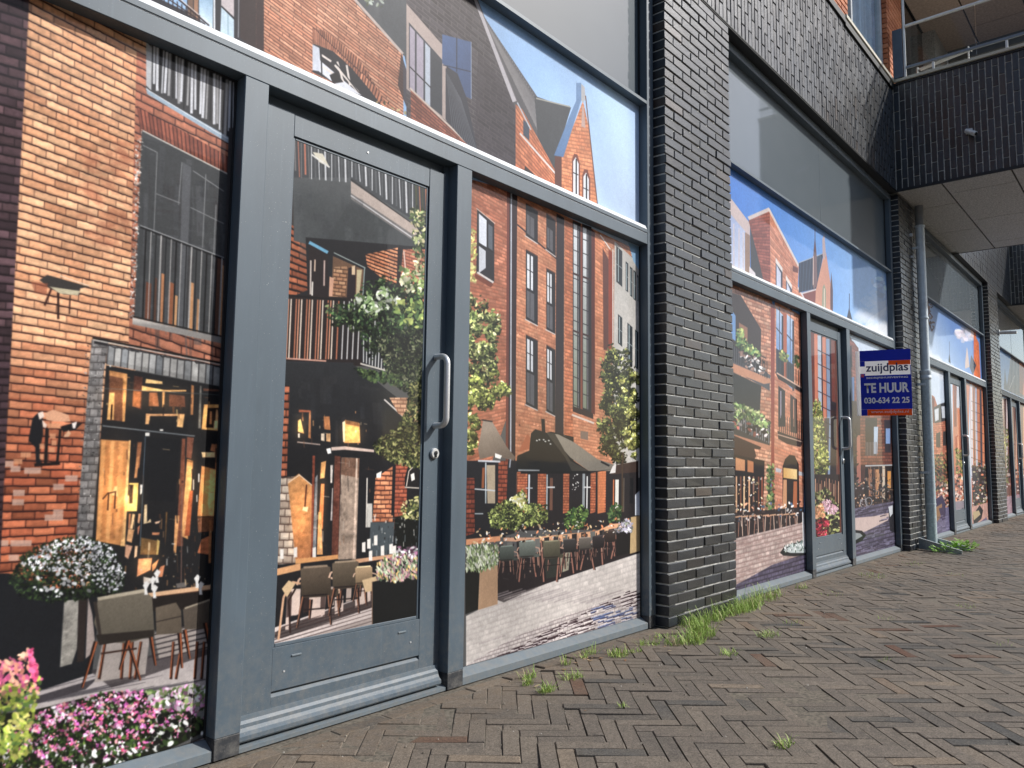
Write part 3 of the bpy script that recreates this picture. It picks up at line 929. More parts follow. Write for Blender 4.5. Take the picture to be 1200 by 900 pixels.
    for i, (a, b_) in enumerate(((480, 486), (488, 496), (498, 504))):
        F_([(a, 30+(a-480)*1.1), (b_, 30+(b_-480)*1.1), (b_, 104+(b_-480)*.85), (a, 104+(a-480)*.85)], (168, 160, 176) if i < 2 else (180, 190, 204))
    L_((480, 78), (505, 103), 1.2, DK); F_([(506, 66), (517, 74), (517, 134), (506, 124)], (60, 66, 74))
    K_([(481, 104), (552, 172), (512, 158), (481, 140)], [(481, 100), (550, 165), (550, 185), (481, 130)], 8, 7, (170, 102, 82), (135, 78, 62), (84, 50, 46), .25, .05, seed=6)
    L_((480, 103), (553, 173), 2.0, (206, 190, 178))
    F_([(522, 80), (540, 84), (560, 178), (548, 170), (522, 140)], (56, 60, 70))
    for k in range(11): L_((523+k*1.6, 84+k*3), (530+k*3.0, 150+k*3.2), .7, (92, 96, 104))
    F_([(518, 40), (552, 49), (552, 116), (546, 113), (536, 86), (518, 74)], (72, 100, 146), c2=(66, 86, 124), ax=((530, 40), (545, 110)))
    L_((535, 44), (535, 84), 1.1, (40, 50, 70)); L_((519, 76), (552, 84), 1.1, (40, 50, 70)); L_((552, 49), (552, 116), .8, (150, 165, 190))
    # tiled roofs, coping, gable
    F_([(562, 10), (566, 18), (626, 108), (660, 160), (650, 215), (612, 150)], (88, 88, 92))
    for k in range(30):
        t = k/30; L_((565+62*t, 16+98*t), (585+58*t, 60+120*t), .8, (132, 130, 132)); L_((566+62*t, 18+98*t), (588+58*t, 62+118*t), .7, (56, 58, 62))
    F_([(626, 112), (640, 117), (669, 126), (652, 182), (650, 210), (630, 160)], (70, 74, 78))
    L_((628, 115), (668, 125), 1.6, (160, 160, 150))
    L_((555, -6), (603, 119), 3.6, (190, 186, 192), 5); L_((557, -6), (606, 119), 1, (110, 108, 112))
    K_([(604, 122), (612, 128), (654, 206), (652, 232), (604, 206)], [(604, 120), (656, 200), (656, 240), (604, 190)], 8, 12, (216, 136, 96), (194, 112, 78), (150, 88, 66), .16, .04, seed=3)
    L_((609, 156), (655, 208), 2, (225, 215, 210)); F_([(615, 194), (628, 206), (628, 210), (614, 202)], (60, 50, 50)); F_([(613, 140), (620, 146), (620, 165), (613, 158)], (70, 80, 96)); L_((606, 120), (622, 152), 1.4, (190, 196, 206))
    F_([(650, 183), (660, 183), (660, 222), (650, 220)], (96, 60, 52))
    K_([(658, 183), (683, 118), (690, 150), (700, 240), (658, 228)], [(650, 110), (705, 110), (705, 250), (650, 230)], 9, 30, (226, 150, 106), (205, 125, 84), (176, 110, 80), .18, .06, seed=8)
    F_([(675, 97), (681, 97), (681, 117), (660, 184), (649, 182), (668, 134), (675, 118)], (110, 146, 190), c2=(86, 118, 160), ax=((675, 100), (655, 184)))
    F_([(681, 98), (685, 102), (686, 116), (683, 120), (681, 118)], (176, 176, 180)); L_((686, 112), (700, 240), 1.2, (110, 80, 70))
    F_([(682, 124), (684, 126), (686, 150), (681, 148)], (190, 160, 150))
    for cx in (674.5, 686.5):
        yy = 180 if cx < 680 else 198
        F_([(cx-4.5, yy+8), (cx-2, yy), (cx+2, yy+1), (cx+5, yy+12), (cx+5, yy+60), (cx-4.5, yy+60)], (118, 66, 52)); F_([(cx-3, yy+9), (cx, yy+4), (cx+3.4, yy+12), (cx+3.4, yy+60), (cx-3, yy+60)], (215, 218, 224)); L_((cx+.6, yy+6), (cx+.6, yy+60), 1.6, DK); L_((cx-3, yy+22), (cx+3, yy+25), 1, DK)
    # ---------------- lower panes: left pane brick wall
    WQ = [(34, 24), (170, 92), (140, 632), (0, 640)]
    K_([(-900, -600), (-30, -90), (180, 20), (172, 160), (160, 420), (128, 720), (-900, 1500)], WQ, 5.7, 61, (242, 188, 144), (222, 156, 114), (46, 28, 28), .16, .03, seed=1, br=.09)
    for yy, oo in ((400, .25), (430, .3), (465, .4), (500, .7), (540, 1.)):
        K_([(-900, yy+130), (4, yy), (118, yy+6), (94, 700), (-900, 1500)], WQ, 5.7, 61, (212, 124, 86), (176, 92, 64), (52, 28, 28), .17, .05, seed=1, br=.2, op=oo)
    # a few pale bricks low down
    for x, y, w in ((62, 567, 13), (2, 540, 14), (14, 585, 14), (12, 546, 12), (62, 597, 12), (52, 603, 22), (0, 633, 10), (12, 633, 25), (10, 650, 12), (76, 557, 15), (28, 548, 20), (15, 574, 14)):
        F_([(x, y), (x+w, y), (x+w-.5, y+7), (x, y+7.3)], (214, 178, 160), .8)
    S_([(88, 180), (158, 160), (160, 300), (110, 290), (86, 240)], 60, 22, [(150, 84, 62), (168, 98, 72)], .35, op=.20, ang=.4)
    # far left: reflection of the end pier in the glass, painted into the print
    K_([(-900, -400), (35, -20), (0, 655), (-5, 700), (-900, 1100)], [(-60, -6), (34, 24), (0, 640), (-80, 650)], 3.4, 61, (98, 74, 78), (66, 50, 56), (34, 24, 28), .2, .05, seed=5, br=.22)
    # top balcony
    K_([(160, 60), (290, 120), (285, 460), (150, 420)], [(170, 92), (300, 157), (300, 480), (150, 432)], 5.5, 32, (204, 132, 102), (176, 108, 84), (62, 38, 36), .17, .05, seed=12, br=.09)
    F_([(172, 46), (290, 100), (277, 172), (171, 106)], (60, 60, 62))
    for k in range(27):
        t = k/27; w = 1.0+2.2*abs(math.sin(k*2.3)); c = (200, 202, 208) if k % 3 else (150, 150, 152)
        if k % 4 == 3: c = (36, 36, 38)
        x = 176+100*t; L_((x+1, 52+46*t), (x-.5+math.sin(k)*1.2, 104+62*t-8*abs(math.sin(k*1.7))), w, c)
    F_([(171, 102), (177, 108), (277, 166), (276, 173), (172, 110)], (150, 168, 184)); L_((171, 104), (276, 168), .9, (215, 218, 222))
    F_([(171, 48), (178, 56), (177, 106), (171, 100)], (176, 178, 182))
    K_([(160, 124), (276, 188), (276, 212), (164, 150)], [(160, 124), (276, 186), (276, 211), (164, 150)], 24, 1, (176, 100, 76), (132, 72, 58), (52, 30, 30), .06, .26, seed=7)
    # big window
    F_([(166, 152), (276, 209), (268, 402), (157, 372)], (70, 72, 74)); L_((167, 153), (275, 208), 1.5, (190, 186, 178))
    S_([(160, 150), (167, 152), (161, 300), (157, 372), (152, 372)], 260, 2.2, [(190, 186, 180), (120, 116, 112), (215, 212, 205)])
    A.clutter([(168, 158), (273, 212), (266, 395), (160, 370)], 160, [(60, 62, 66), (80, 82, 86), (92, 94, 98), (66, 64, 66)], 1.5, 9, 10, 80, .55)
    F_([(214, 190), (224, 196), (216, 386), (208, 384)], (92, 94, 98))
    for a, b_ in (((184, 178), (180, 275)), ((213, 190), (209, 240)), ((241, 204), (237, 290)), ((253, 240), (250, 300)), ((183, 227), (211, 238)), ((223, 243), (262, 262)), ((167, 170), (183, 178)), ((226, 200), (262, 224))): L_(a, b_, 1.0, (132, 134, 136))
    for k, (x, w, c, y0) in enumerate(((171, 6, (112, 66, 50), 330), (181, 3, (90, 62, 50), 325), (189, 4, (190, 130, 90), 320), (198, 7, (150, 92, 64), 330), (203, 5, (214, 160, 112), 345), (222, 5, (206, 150, 104), 330), (253, 9, (104, 74, 62), 300), (259, 5, (206, 146, 100), 310), (264, 4, (150, 110, 84), 296), (231, 3, (190, 140, 100), 350))):
        F_([(x, y0), (x+w, y0+w*.4), (x+w-2, 382+(x-160)*.17), (x-2, 380+(x-160)*.17)], c)
    L_((164, 266), (270, 307), 2.0, (30, 30, 32)); L_((164, 264), (270, 305), 1.0, (170, 172, 174))
    for k in range(17):
        t = (k+.5)/17; L_((168+101*t, 268+38*t), (164+101*t, 373+24*t), 1.1 if k % 3 else 1.8, (176, 174, 172) if k % 2 else (28, 28, 30))
    F_([(155, 372), (267, 397), (267, 404), (155, 380)], (205, 198, 190), c2=(150, 146, 142), ax=((160, 374), (160, 380))); L_((156, 371), (268, 396), 1.6, (30, 28, 28))
    # wall lamp
    F_([(46, 328), (55, 322), (104, 336), (94, 338), (92, 346), (74, 345), (58, 338)], (60, 56, 54)); F_([(58, 336), (94, 341), (91, 346), (70, 344)], (190, 180, 150)); L_((70, 323), (104, 335), 1.2, (225, 200, 175))
    L_((68, 343), (68, 374), 2.6, (48, 30, 28)); L_((82, 346), (81, 368), 1.4, (48, 30, 28)); L_((60, 338), (52, 358), 2.4, (60, 34, 30)); F_([(36, 330), (56, 332), (54, 346), (40, 342)], (150, 82, 60), .6)
    # stone door surround
    K_([(107, 398), (127, 400), (121, 440), (109, 640), (88, 640)], [(107, 398), (127, 398), (109, 640), (88, 640)], 2.2, 26, (150, 146, 144), (112, 110, 110), (70, 66, 66), .12, .1, seed=3)
    L_((108, 396), (267, 427), 2.2, (28, 26, 26)); L_((109, 398), (267, 429), 1.2, (200, 196, 190)); L_((110, 401), (266, 432), 3, (44, 42, 44))
    K_([(126, 404), (266, 431), (266, 454), (124, 427)], [(126, 405), (266, 431), (265, 455), (124, 428)], 17, 1, (186, 184, 180), (128, 132, 136), (40, 38, 40), .05, .16, seed=11)
    S_([(100, 400), (124, 402), (108, 640), (88, 640)], 240, 1.8, [(90, 88, 88), (170, 168, 165), (60, 58, 58)])
    # interior
    F_([(124, 428), (268, 455), (262, 780), (105, 700), (108, 630)], (38, 38, 40))
    for P, c in (
        ([(128, 434), (148, 438), (145, 494), (127, 492)], (112, 72, 52)), ([(128, 434), (148, 438), (147, 444), (128, 440)], (190, 130, 80)), ([(144, 438), (149, 438), (146, 494), (143, 494)], (214, 152, 92)),
        ([(128, 460), (134, 460), (133, 492), (125, 492)], (236, 178, 108)), ([(130, 474), (132, 474), (131, 492), (129, 492)], (40, 26, 24)),
        ([(157, 440), (167, 442), (165, 480), (155, 476)], (84, 52, 44)), ([(156, 458), (165, 459), (164, 478), (155, 476)], (150, 92, 58)),
        ([(171, 444), (190, 447), (190, 450), (170, 449)], (240, 196, 130)), ([(166, 452), (192, 457), (192, 459), (166, 458)], (240, 190, 118)), ([(192, 457), (218, 457), (218, 458.6), (192, 459)], (230, 176, 110)),
        ([(175, 460), (184, 460), (186, 476), (174, 476)], (156, 98, 66)), ([(190, 458), (193, 458), (192, 477), (190, 477)], (226, 170, 110)), ([(198, 462), (216, 464), (217, 477), (198, 476)], (92, 60, 50)),
        ([(171, 485), (176, 485), (174, 497), (170, 497)], (228, 170, 112)), ([(171, 485), (216, 485), (216, 487.5), (171, 487.5)], (214, 158, 110)), ([(208, 486), (216, 486), (214, 501), (207, 500)], (236, 182, 120)),
        ([(224, 451), (227, 452), (226, 486), (223, 486)], (190, 130, 84)), ([(234, 452), (236, 452), (235, 502), (232, 502)], (120, 118, 112)),
        ([(238, 455), (262, 457), (262, 459), (238, 458)], (112, 72, 56)),
        ([(239, 474), (262, 474), (260, 505), (236, 503)], (240, 176, 104)), ([(243, 478), (259, 478), (257, 502), (241, 501)], (36, 30, 30)), ([(246, 482), (248, 482), (248, 497), (245, 497)], (190, 130, 90)), ([(253, 480), (255, 480), (256, 496), (252, 496)], (200, 150, 110)), ([(251, 493), (257, 493), (257, 503), (250, 503)], (224, 190, 140)),
        ([(118, 515), (151, 517), (146, 640), (112, 634)], (196, 134, 80)), ([(151, 516), (153, 516), (146, 640), (141, 640)], (236, 184, 120)),
        ([(161, 518), (166, 518), (163, 548), (158, 552)], (150, 96, 66)), ([(160, 536), (163, 534), (160, 560), (157, 560)], (206, 140, 90)),
        ([(213, 514), (217, 514), (214, 640), (206, 640)], (126, 76, 58)), ([(219, 512), (227, 513), (224, 538), (218, 536)], (120, 76, 62)), ([(219, 538), (226, 540), (220, 632), (212, 628)], (226, 160, 100)), ([(222, 575), (226, 575), (222, 628), (216, 628)], (170, 88, 54)),
        ([(236, 530), (252, 530), (252, 536), (237, 536)], (244, 206, 150)), ([(248, 520), (253, 521), (252, 530), (246, 528)], (190, 120, 80)), ([(252, 520), (262, 522), (261, 552), (252, 550)], (150, 96, 66)),
        ([(236, 546), (260, 552), (258, 605), (231, 605)], (220, 146, 88)), ([(245, 550), (252, 551), (250, 604), (243, 604)], (240, 180, 116)), ([(231, 606), (257, 606), (255, 622), (232, 624)], (120, 78, 56)),
        ([(236, 632), (245, 628), (245, 650), (231, 648)], (190, 110, 72)), ([(245, 610), (248, 610), (247, 660), (244, 660)], (170, 110, 70)),
        ([(150, 566), (162, 566), (160, 599), (145, 599), (147, 582), (152, 580)], (242, 204, 112)), ([(151, 568), (156, 568), (155, 590), (151, 590)], (42, 34, 32)),
        ([(151, 602), (153, 602), (152, 620), (150, 619)], (196, 130, 90)), ([(155, 602), (158, 603), (155, 620), (152, 620)], (220, 180, 130)), ([(150, 620), (157, 621), (154, 636), (148, 634)], (216, 160, 110)), ([(147, 638), (155, 640), (150, 655), (146, 652)], (200, 150, 120)), ([(158, 640), (161, 640), (160, 652), (157, 654)], (232, 190, 150)),
        ([(164, 568), (167, 568), (166, 578), (164, 580)], (230, 230, 226)), ([(162, 602), (165, 602), (163, 614), (161, 612)], (206, 150, 110)), ([(161, 618), (164, 615), (162, 626), (161, 626)], (190, 120, 90)),
        ([(169, 592), (172, 591), (172, 612), (176, 608), (177, 612), (168, 614)], (236, 206, 160)), ([(181, 612), (188, 610), (186, 613), (182, 614)], (220, 180, 150)), ([(178, 624), (187, 624), (186, 627), (178, 627)], (214, 140, 100)), ([(194, 600), (196, 600), (195, 620), (193, 640)], (110, 80, 50)),
        ([(165, 630), (187, 634), (185, 650), (164, 650)], (112, 84, 52)), ([(184, 632), (187, 634), (185, 650), (183, 650)], (190, 160, 96)), ([(162, 655), (178, 654), (176, 668), (160, 676)], (216, 146, 104)), ([(178, 662), (186, 655), (182, 666), (178, 670)], (222, 150, 100)), ([(188, 664), (193, 662), (190, 676), (182, 676)], (216, 140, 100)),
        ([(168, 676), (178, 678), (176, 684), (168, 684)], (226, 218, 210)), ([(205, 604), (210, 604), (206, 648), (203, 648)], (220, 156, 100))):
        F_(P, c, nz=.10)
    for k, c in enumerate(((220, 160, 100), (174, 112, 66), (232, 176, 116), (160, 104, 66), (214, 150, 96), (180, 122, 76))): F_([(119+5.4*k, 517), (123+5.4*k, 517), (117+5.4*k, 632), (113+5.4*k, 632)], c, .55)
    F_([(171, 512), (211, 515), (204, 588), (166, 586)], (34, 35, 38))
    F_([(134, 570), (137, 570), (138, 582), (130, 580)], (232, 176, 120)); L_((120, 585), (127, 577), 1.3, (40, 26, 24)); L_((127, 578), (136, 576), 1.3, (40, 26, 24)); L_((127, 578), (126, 598), 1.6, (40, 26, 24)); L_((135, 577), (134, 596), 1.6, (40, 26, 24))
    L_((120, 499), (228, 511), 1.4, (120, 126, 130)); L_((119, 455), (262, 463), .6, (90, 100, 104)); L_((170, 512), (164, 640), .8, (92, 110, 124)); L_((213, 570), (212, 690), 1.1, (120, 90, 80)); F_([(170, 507), (175, 507), (175, 511), (170, 511)], (235, 232, 224)); F_([(187, 503), (191, 503), (191, 505), (187, 505)], (235, 232, 224))
    for x, y, w, h_ in ((128, 428, 2, 2), (232, 555, 1.5, 10), (226, 562, 1, 12), (230, 580, 1, 8)): F_([(x, y), (x+w, y), (x+w, y+h_), (x, y+h_)], (225, 225, 222))
    for x, y, rx, ry, k in ((150, 465, 30, 16, .35), (200, 470, 26, 18, .3), (250, 490, 18, 16, .4), (132, 570, 20, 60, .3), (152, 585, 14, 18, .6), (248, 575, 18, 40, .4), (222, 560, 8, 40, .35), (172, 660, 16, 16, .4)): A.glow(x, y, rx, ry, (255, 180, 96), k)
    # silhouetted wall poster
    F_([(38, 490), (46, 482), (50, 488), (50, 510), (46, 528), (48, 544), (42, 544), (41, 524), (33, 516), (36, 500)], (34, 34, 38)); F_([(44, 484), (50, 482), (52, 488), (46, 492)], (240, 220, 205)); F_([(52, 484), (62, 480), (80, 486), (82, 494), (64, 494), (54, 492)], (226, 168, 132)); F_([(49, 492), (55, 498), (53, 502), (50, 500)], (236, 210, 192))
    F_([(53, 502), (57, 502), (55, 544), (51, 544)], (36, 30, 30)); F_([(69, 504), (72, 502), (68, 545), (65, 545)], (36, 30, 30)); F_([(70, 500), (84, 496), (96, 496), (88, 504), (74, 506)], (36, 32, 34)); F_([(84, 496), (90, 494), (88, 502), (85, 502)], (244, 232, 224)); F_([(74, 512), (80, 504), (83, 508), (80, 512)], (226, 176, 140)); L_((40, 545), (70, 543), 3.6, (36, 28, 28))
    for x, y, w in ((56, 496, 8), (64, 496, 7), (58, 508, 7), (60, 516, 6), (46, 520, 6), (46, 532, 5), (57, 524, 7), (24, 530, 12), (16, 538, 10)): F_([(x, y), (x+w, y), (x+w, y+6), (x, y+6)], (226, 160, 118), .8)
    A.clutter([(122, 432), (262, 458), (258, 505), (118, 498)], 30, [(214, 150, 92), (150, 96, 60), (44, 38, 38), (96, 66, 50), (236, 196, 130)], .8, 3, 2, 14)
    A.clutter([(118, 515), (262, 520), (256, 690), (130, 690)], 60, [(206, 146, 90), (120, 76, 50), (36, 34, 36), (36, 34, 36), (90, 60, 46), (236, 200, 150)], .7, 2.6, 3, 22, .7)
    # planter, white flowers, vase
    F_([(-900, 660), (10, 672), (60, 690), (118, 690), (106, 806), (38, 818), (-900, 1100)], (34, 36, 40))
    A.fill([(75, 704), (92, 702), (90, 760), (84, 778), (70, 782)], (150, 146, 138), nz=.12); F_([(103, 700), (108, 720), (112, 762), (100, 772)], (170, 156, 150), nz=.03); F_([(92, 700), (102, 700), (98, 775), (90, 776)], (52, 44, 42))
    S_([(10, 680), (26, 650), (60, 632), (100, 628), (130, 640), (147, 672), (142, 694), (110, 700), (60, 706), (24, 700)], 2200, 3.6, [(30, 38, 30), (44, 58, 38), (24, 28, 28), (62, 84, 48)])
    S_([(22, 662), (60, 634), (100, 628), (130, 640), (147, 672), (142, 690), (128, 694), (84, 670), (40, 668)], 560, 2.7, [(226, 226, 234), (196, 198, 208), (244, 244, 248)], .7)
    S_([(30, 676), (80, 670), (120, 692), (90, 700), (50, 700)], 34, 4.4, [(238, 238, 242)], .7)
    # ground, table, chairs
    F_([(-300, 960), (36, 832), (30, 815), (106, 790), (246, 752), (244, 830), (160, 905), (-300, 1100)], (198, 188, 184), c2=(172, 164, 164), ax=((150, 830), (150, 770)), nz=.02)
    for k in range(20):
        y = 768+k*3.4; x = 60+(k*53 % 120); L_((x-30, y+46-k*2), (x+60+(k*17 % 40), y+22-k*2), 1.5+(k % 3), (92, 88, 92), .4)
    F_([(36, 818), (110, 796), (120, 790), (100, 808), (38, 826)], (70, 66, 70)); F_([(105, 786), (200, 762), (246, 750), (246, 766), (150, 800), (130, 806)], (60, 54, 56), .75)
    for P in ([(180, 742), (245, 728), (245, 760), (186, 772)], [(120, 752), (175, 748), (170, 790), (110, 800)]): F_(P, (168, 158, 152)); 
    for k in range(6): L_((180, 744+k*6), (246, 728+k*6), 1.6, (66, 60, 62))
    F_([(166, 696), (255, 684), (255, 690), (170, 701)], (226, 180, 140)); L_((170, 701), (250, 691), 1.2, (70, 46, 36)); F_([(178, 700), (250, 692), (250, 712), (178, 716)], (40, 34, 32))
    for x, c in ((124, 1), (146, 0), (156, 0), (166, 1), (204, 0), (214, 1), (232, 0), (240, 0)):
        L_((x-1, 752), (x-8 if c else x-4, 796), 3.2, (58, 36, 30)); L_((x-1.5, 752), (x-9 if c else x-5, 794), 1.2, (180, 102, 66))
    for P, cc in (([(182, 712), (206, 706), (212, 716), (213, 742), (183, 744)], (112, 100, 86)), ([(214, 714), (250, 702), (248, 736), (216, 738)], (96, 86, 76)), ([(114, 704), (128, 697), (168, 690), (178, 700), (181, 744), (150, 754), (118, 752), (110, 730)], (120, 112, 98))):
        F_(P, cc, c2=tuple(v*.82 for v in cc), ax=(P[0], P[-2]))
    L_((114, 702), (170, 692), 4, (190, 178, 156)); L_((216, 713), (248, 702), 2, (164, 152, 132)); L_((182, 729), (213, 722), 1, (50, 42, 38)); L_((111, 705), (118, 752), 4, (62, 54, 50))
    for x, y in ((178, 684), (183, 676), (230, 682), (234, 690), (170, 690), (180, 694)): F_([(x-3, y-4), (x+1, y-9), (x+5, y-6), (x+2, y), (x+3, y+7), (x-1, y+7), (x-1, y)], (236, 234, 230))
    F_([(206, 684), (218, 682), (218, 688), (207, 689)], (110, 104, 100))
    A.clutter([(168, 600), (250, 600), (250, 684), (160, 694)], 50, [(206, 146, 96), (120, 76, 54), (236, 206, 160), (60, 44, 40), (226, 226, 220)], .8, 2.5, 1.5, 8)
    for p, q in (((112, 752), (96, 806)), ((150, 752), (164, 797)), ((176, 744), (182, 780)), ((210, 742), (213, 783)), ((216, 738), (222, 772)), ((150, 750), (140, 785)), ((240, 730), (246, 764))):
        L_(p, q, 5, (40, 28, 26), 2.6); L_((p[0]+1.2, p[1]), (q[0]+.6, q[1]), 2.2, (176, 96, 60), 1.2)
    L_((118, 766), (160, 760), 2, (60, 40, 34)); F_([(112, 744), (180, 738), (180, 746), (116, 756)], (50, 44, 40))
    # foreground flowers
    def fc(p):
        x, y = p; r_ = A.r.random(); cl = math.sin(x*.19+y*.07)*math.sin(y*.31-x*.05)+.35*math.sin(x*.5)*math.sin(y*.6)+.35*(842-y)/30
        if cl < -.25+.2*A.r.normal(): return [(60, 84, 40), (28, 36, 24), (96, 120, 56), (40, 56, 32), (236, 230, 236)][int(A.r.random()**1.3*5)]
        if r_ < .10: return (70, 90, 46)
        if r_ < .20: return (238, 226, 236)
        if x < 30: return (240, 150, 140) if y < 826 else [(150, 164, 74), (226, 120, 160), (90, 110, 54)][int(A.r.random()*3)]
        return [(236, 116, 182), (222, 104, 196), (240, 140, 200), (224, 84, 130), (240, 160, 160), (244, 204, 230)][int(A.r.random()*6)]
    F_([(-300, 1100), (-200, 860), (40, 832), (130, 810), (242, 815), (243, 856), (150, 902), (60, 960)], (34, 36, 28))
    S_([(-200, 900), (20, 850), (60, 828), (120, 812), (160, 808), (210, 822), (243, 822), (243, 848), (170, 880), (100, 930), (-100, 1000)], 6500, 3.8, None, .6, fn=fc)
    S_([(-60, 800), (-10, 770), (6, 772), (8, 830), (-60, 880)], 200, 6, None, .6, fn=fc)
    S_([(-60, 870), (-30, 800), (4, 774), (14, 770), (34, 762), (40, 774), (49, 790), (40, 830), (36, 880), (10, 900)], 700, 6.2, None, .6, fn=lambda p: [(238, 120, 160), (236, 150, 130), (244, 180, 150), (226, 100, 150)][int(A.r.random()*4)] if p[1] < 806+A.r.normal()*6 else [(180, 194, 80), (150, 170, 70), (206, 200, 110), (90, 120, 60)][int(A.r.random()*4)])
    S_([(32, 764), (37, 758), (46, 790), (40, 800)], 46, 5, [(240, 110, 160), (232, 80, 130)], .7); S_([(100, 880), (160, 870), (150, 905), (60, 920)], 120, 6, [(26, 28, 24), (50, 66, 40), (238, 238, 238)], .6)
    S_([(170, 810), (243, 800), (243, 835), (180, 830)], 240, 5.4, [(228, 214, 226), (236, 232, 236), (150, 170, 110), (214, 150, 196), (80, 104, 56)], .6)
    S_([(180, 842), (243, 835), (243, 858), (170, 882)], 90, 7, [(24, 26, 24), (24, 26, 24), (60, 80, 44), (232, 234, 230)], .6); F_([(20, 960), (150, 905), (250, 860), (250, 900), (60, 1000)], (222, 204, 198), c2=(200, 184, 180), ax=((150, 900), (240, 862)))
    L_((20, 958), (250, 859), 1.2, (60, 50, 46))
    # ---------------- behind the left post up to the door pane
    F_([(268, 150), (350, 150), (330, 780), (244, 800)], (70, 66, 66))
    K_([(336, 260), (362, 276), (362, 350), (332, 346)], [(300, 236), (362, 272), (362, 352), (300, 338)], 2.6, 11, (190, 112, 78), (150, 84, 60), (40, 28, 28), .3, .04, seed=2)
    # door pane
    F_([(340, 150), (505, 210), (500, 300), (345, 280)], (86, 90, 92))
    F_([(343, 158), (503, 220), (501, 268), (411, 212), (411, 208), (344, 208)], (66, 70, 74))
    for k in range(40):
        t = k/40; x = 345+158*t; yt = 160+62*t; yb = yt+46 if x < 410 else 207+(x-411)*.66
        c = (214, 216, 220) if k % 2 else (90, 94, 98)
        if x < 364: c = (200, 120, 96) if k % 2 else (120, 116, 116)
        if x > 486: c = (196, 128, 100) if k % 2 else (80, 84, 60)
        L_((x, yt), (x+1+math.sin(k*2.1), yb-(6 if x < 400 and k % 3 == 0 else 0)), 1.1 if k % 3 else 2.0, c)
    F_([(366, 178), (378, 180), (386, 196), (374, 190)], (222, 216, 196)); L_((365, 181), (386, 196), 2, (230, 228, 222))
    F_([(344, 208), (411, 214), (411, 300), (344, 282)], (86, 90, 92), c2=(78, 82, 84), ax=((350, 200), (400, 290)))
    L_((411, 210), (490, 268), 1.8, (40, 40, 42)); F_([(411, 212), (488, 266), (496, 278), (494, 288), (411, 230)], (186, 170, 160)); F_([(411, 226), (496, 283), (496, 290), (411, 233)], (120, 116, 114)); L_((411, 229), (494, 286), 1.4, (206, 204, 206))
    F_([(411, 234), (496, 290), (500, 300), (430, 296), (380, 284)], (74, 78, 80))
    A.clutter([(345, 215), (405, 220), (490, 290), (380, 290), (345, 280)], 70, [(76, 80, 84), (92, 96, 98), (70, 72, 76)], 3, 14, 6, 40, .35)
    # balcony wall between
    F_([(358, 278), (500, 290), (498, 360), (336, 350), (360, 340)], (42, 42, 46))
    K_([(428, 298), (466, 290), (466, 334), (452, 330), (430, 312)], [(428, 278), (500, 300), (500, 352), (428, 322)], 6, 11, (232, 160, 116), (200, 122, 84), (46, 28, 28), .32, .03, seed=5)
    K_([(472, 292), (499, 292), (498, 360), (466, 356)], [(466, 286), (500, 296), (500, 360), (466, 345)], 5, 16, (214, 140, 110), (180, 104, 80), (96, 58, 50), .2, .05, seed=5)
    L_((468, 290), (466, 350), 4, (44, 32, 34)); L_((473, 294), (476, 328), 1.5, (226, 196, 180))
    L_((362, 284), (384, 296), 4, (120, 182, 216)); F_([(362, 286), (384, 298), (384, 350), (360, 348)], (46, 38, 40))
    for x, y0, y1, c in ((364, 305, 345, (214, 200, 190)), (369, 304, 318, (206, 180, 160)), (380, 305, 335, (206, 180, 170)), (366, 330, 348, (230, 224, 214))): L_((x, y0), (x-.5, y1), 1.8, c)
    F_([(390, 300), (426, 316), (424, 350), (388, 350)], (120, 90, 70)); K_([(391, 313), (408, 312), (404, 350), (389, 350)], [(390, 310), (408, 312), (406, 352), (389, 350)], 2.2, 9, (205, 160, 120), (160, 110, 80), (74, 50, 42), .2, .1, seed=3); F_([(408, 314), (417, 312), (416, 350), (406, 350)], (50, 40, 44)); F_([(418, 316), (424, 316), (421, 345), (417, 350)], (206, 190, 150)); L_((391, 296), (428, 314), 1.2, (170, 184, 180)); L_((427, 314), (425, 346), 1.4, (150, 166, 164)); F_([(412, 312), (416, 311), (416, 322), (412, 322)], (226, 196, 160)); F_([(386, 324), (391, 326), (389, 350), (385, 350)], (224, 170, 140))
    # second railing
    F_([(336, 345), (440, 350), (440, 430), (333, 425)], (46, 38, 38)); 
    for k in range(34):
        x = 338+k*3.1; c = [(214, 150, 118), (230, 214, 196), (40, 34, 36), (190, 116, 86)][k % 4] if x < 400 else [(40, 40, 44), (196, 196, 196)][k % 2]
        L_((x, 350+.04*(x-338)), (x-3, 421), 1.5, c)
    L_((336, 346), (405, 352), 2, (30, 28, 30)); L_((336, 420), (382, 423), 1.8, (214, 160, 140)); F_([(333, 423), (414, 425), (410, 445), (330, 440)], (50, 52, 56))
    F_([(424, 380), (468, 396), (464, 440), (424, 428)], (40, 42, 46)); A.bars((424, 382), (466, 396), (424, 424), (462, 438), 11, 1.3, (206, 206, 206)); L_((422, 426), (462, 437), 2, (206, 200, 190))
    # lower: awning, cafe front
    F_([(330, 425), (412, 426), (440, 446), (470, 470), (500, 500), (498, 740), (318, 760)], (48, 50, 53), c2=(34, 34, 37), ax=((360, 430), (370, 540)))
    A.clutter([(332, 428), (412, 428), (470, 480), (440, 520), (332, 490)], 60, [(54, 56, 60), (40, 41, 44), (60, 60, 62)], 3, 12, 8, 40, .4)
    K_([(326, 452), (339, 452), (334, 620), (321, 640)], [(318, 452), (340, 452), (334, 640), (314, 640)], 1.7, 22, (206, 124, 90), (160, 84, 60), (40, 28, 28), .22, .08, seed=4)
    K_([(327, 560), (348, 558), (346, 660), (320, 662)], [(324, 560), (350, 560), (346, 660), (320, 660)], 2.4, 11, (206, 190, 172), (170, 150, 134), (80, 62, 56), .14, .1, seed=5)
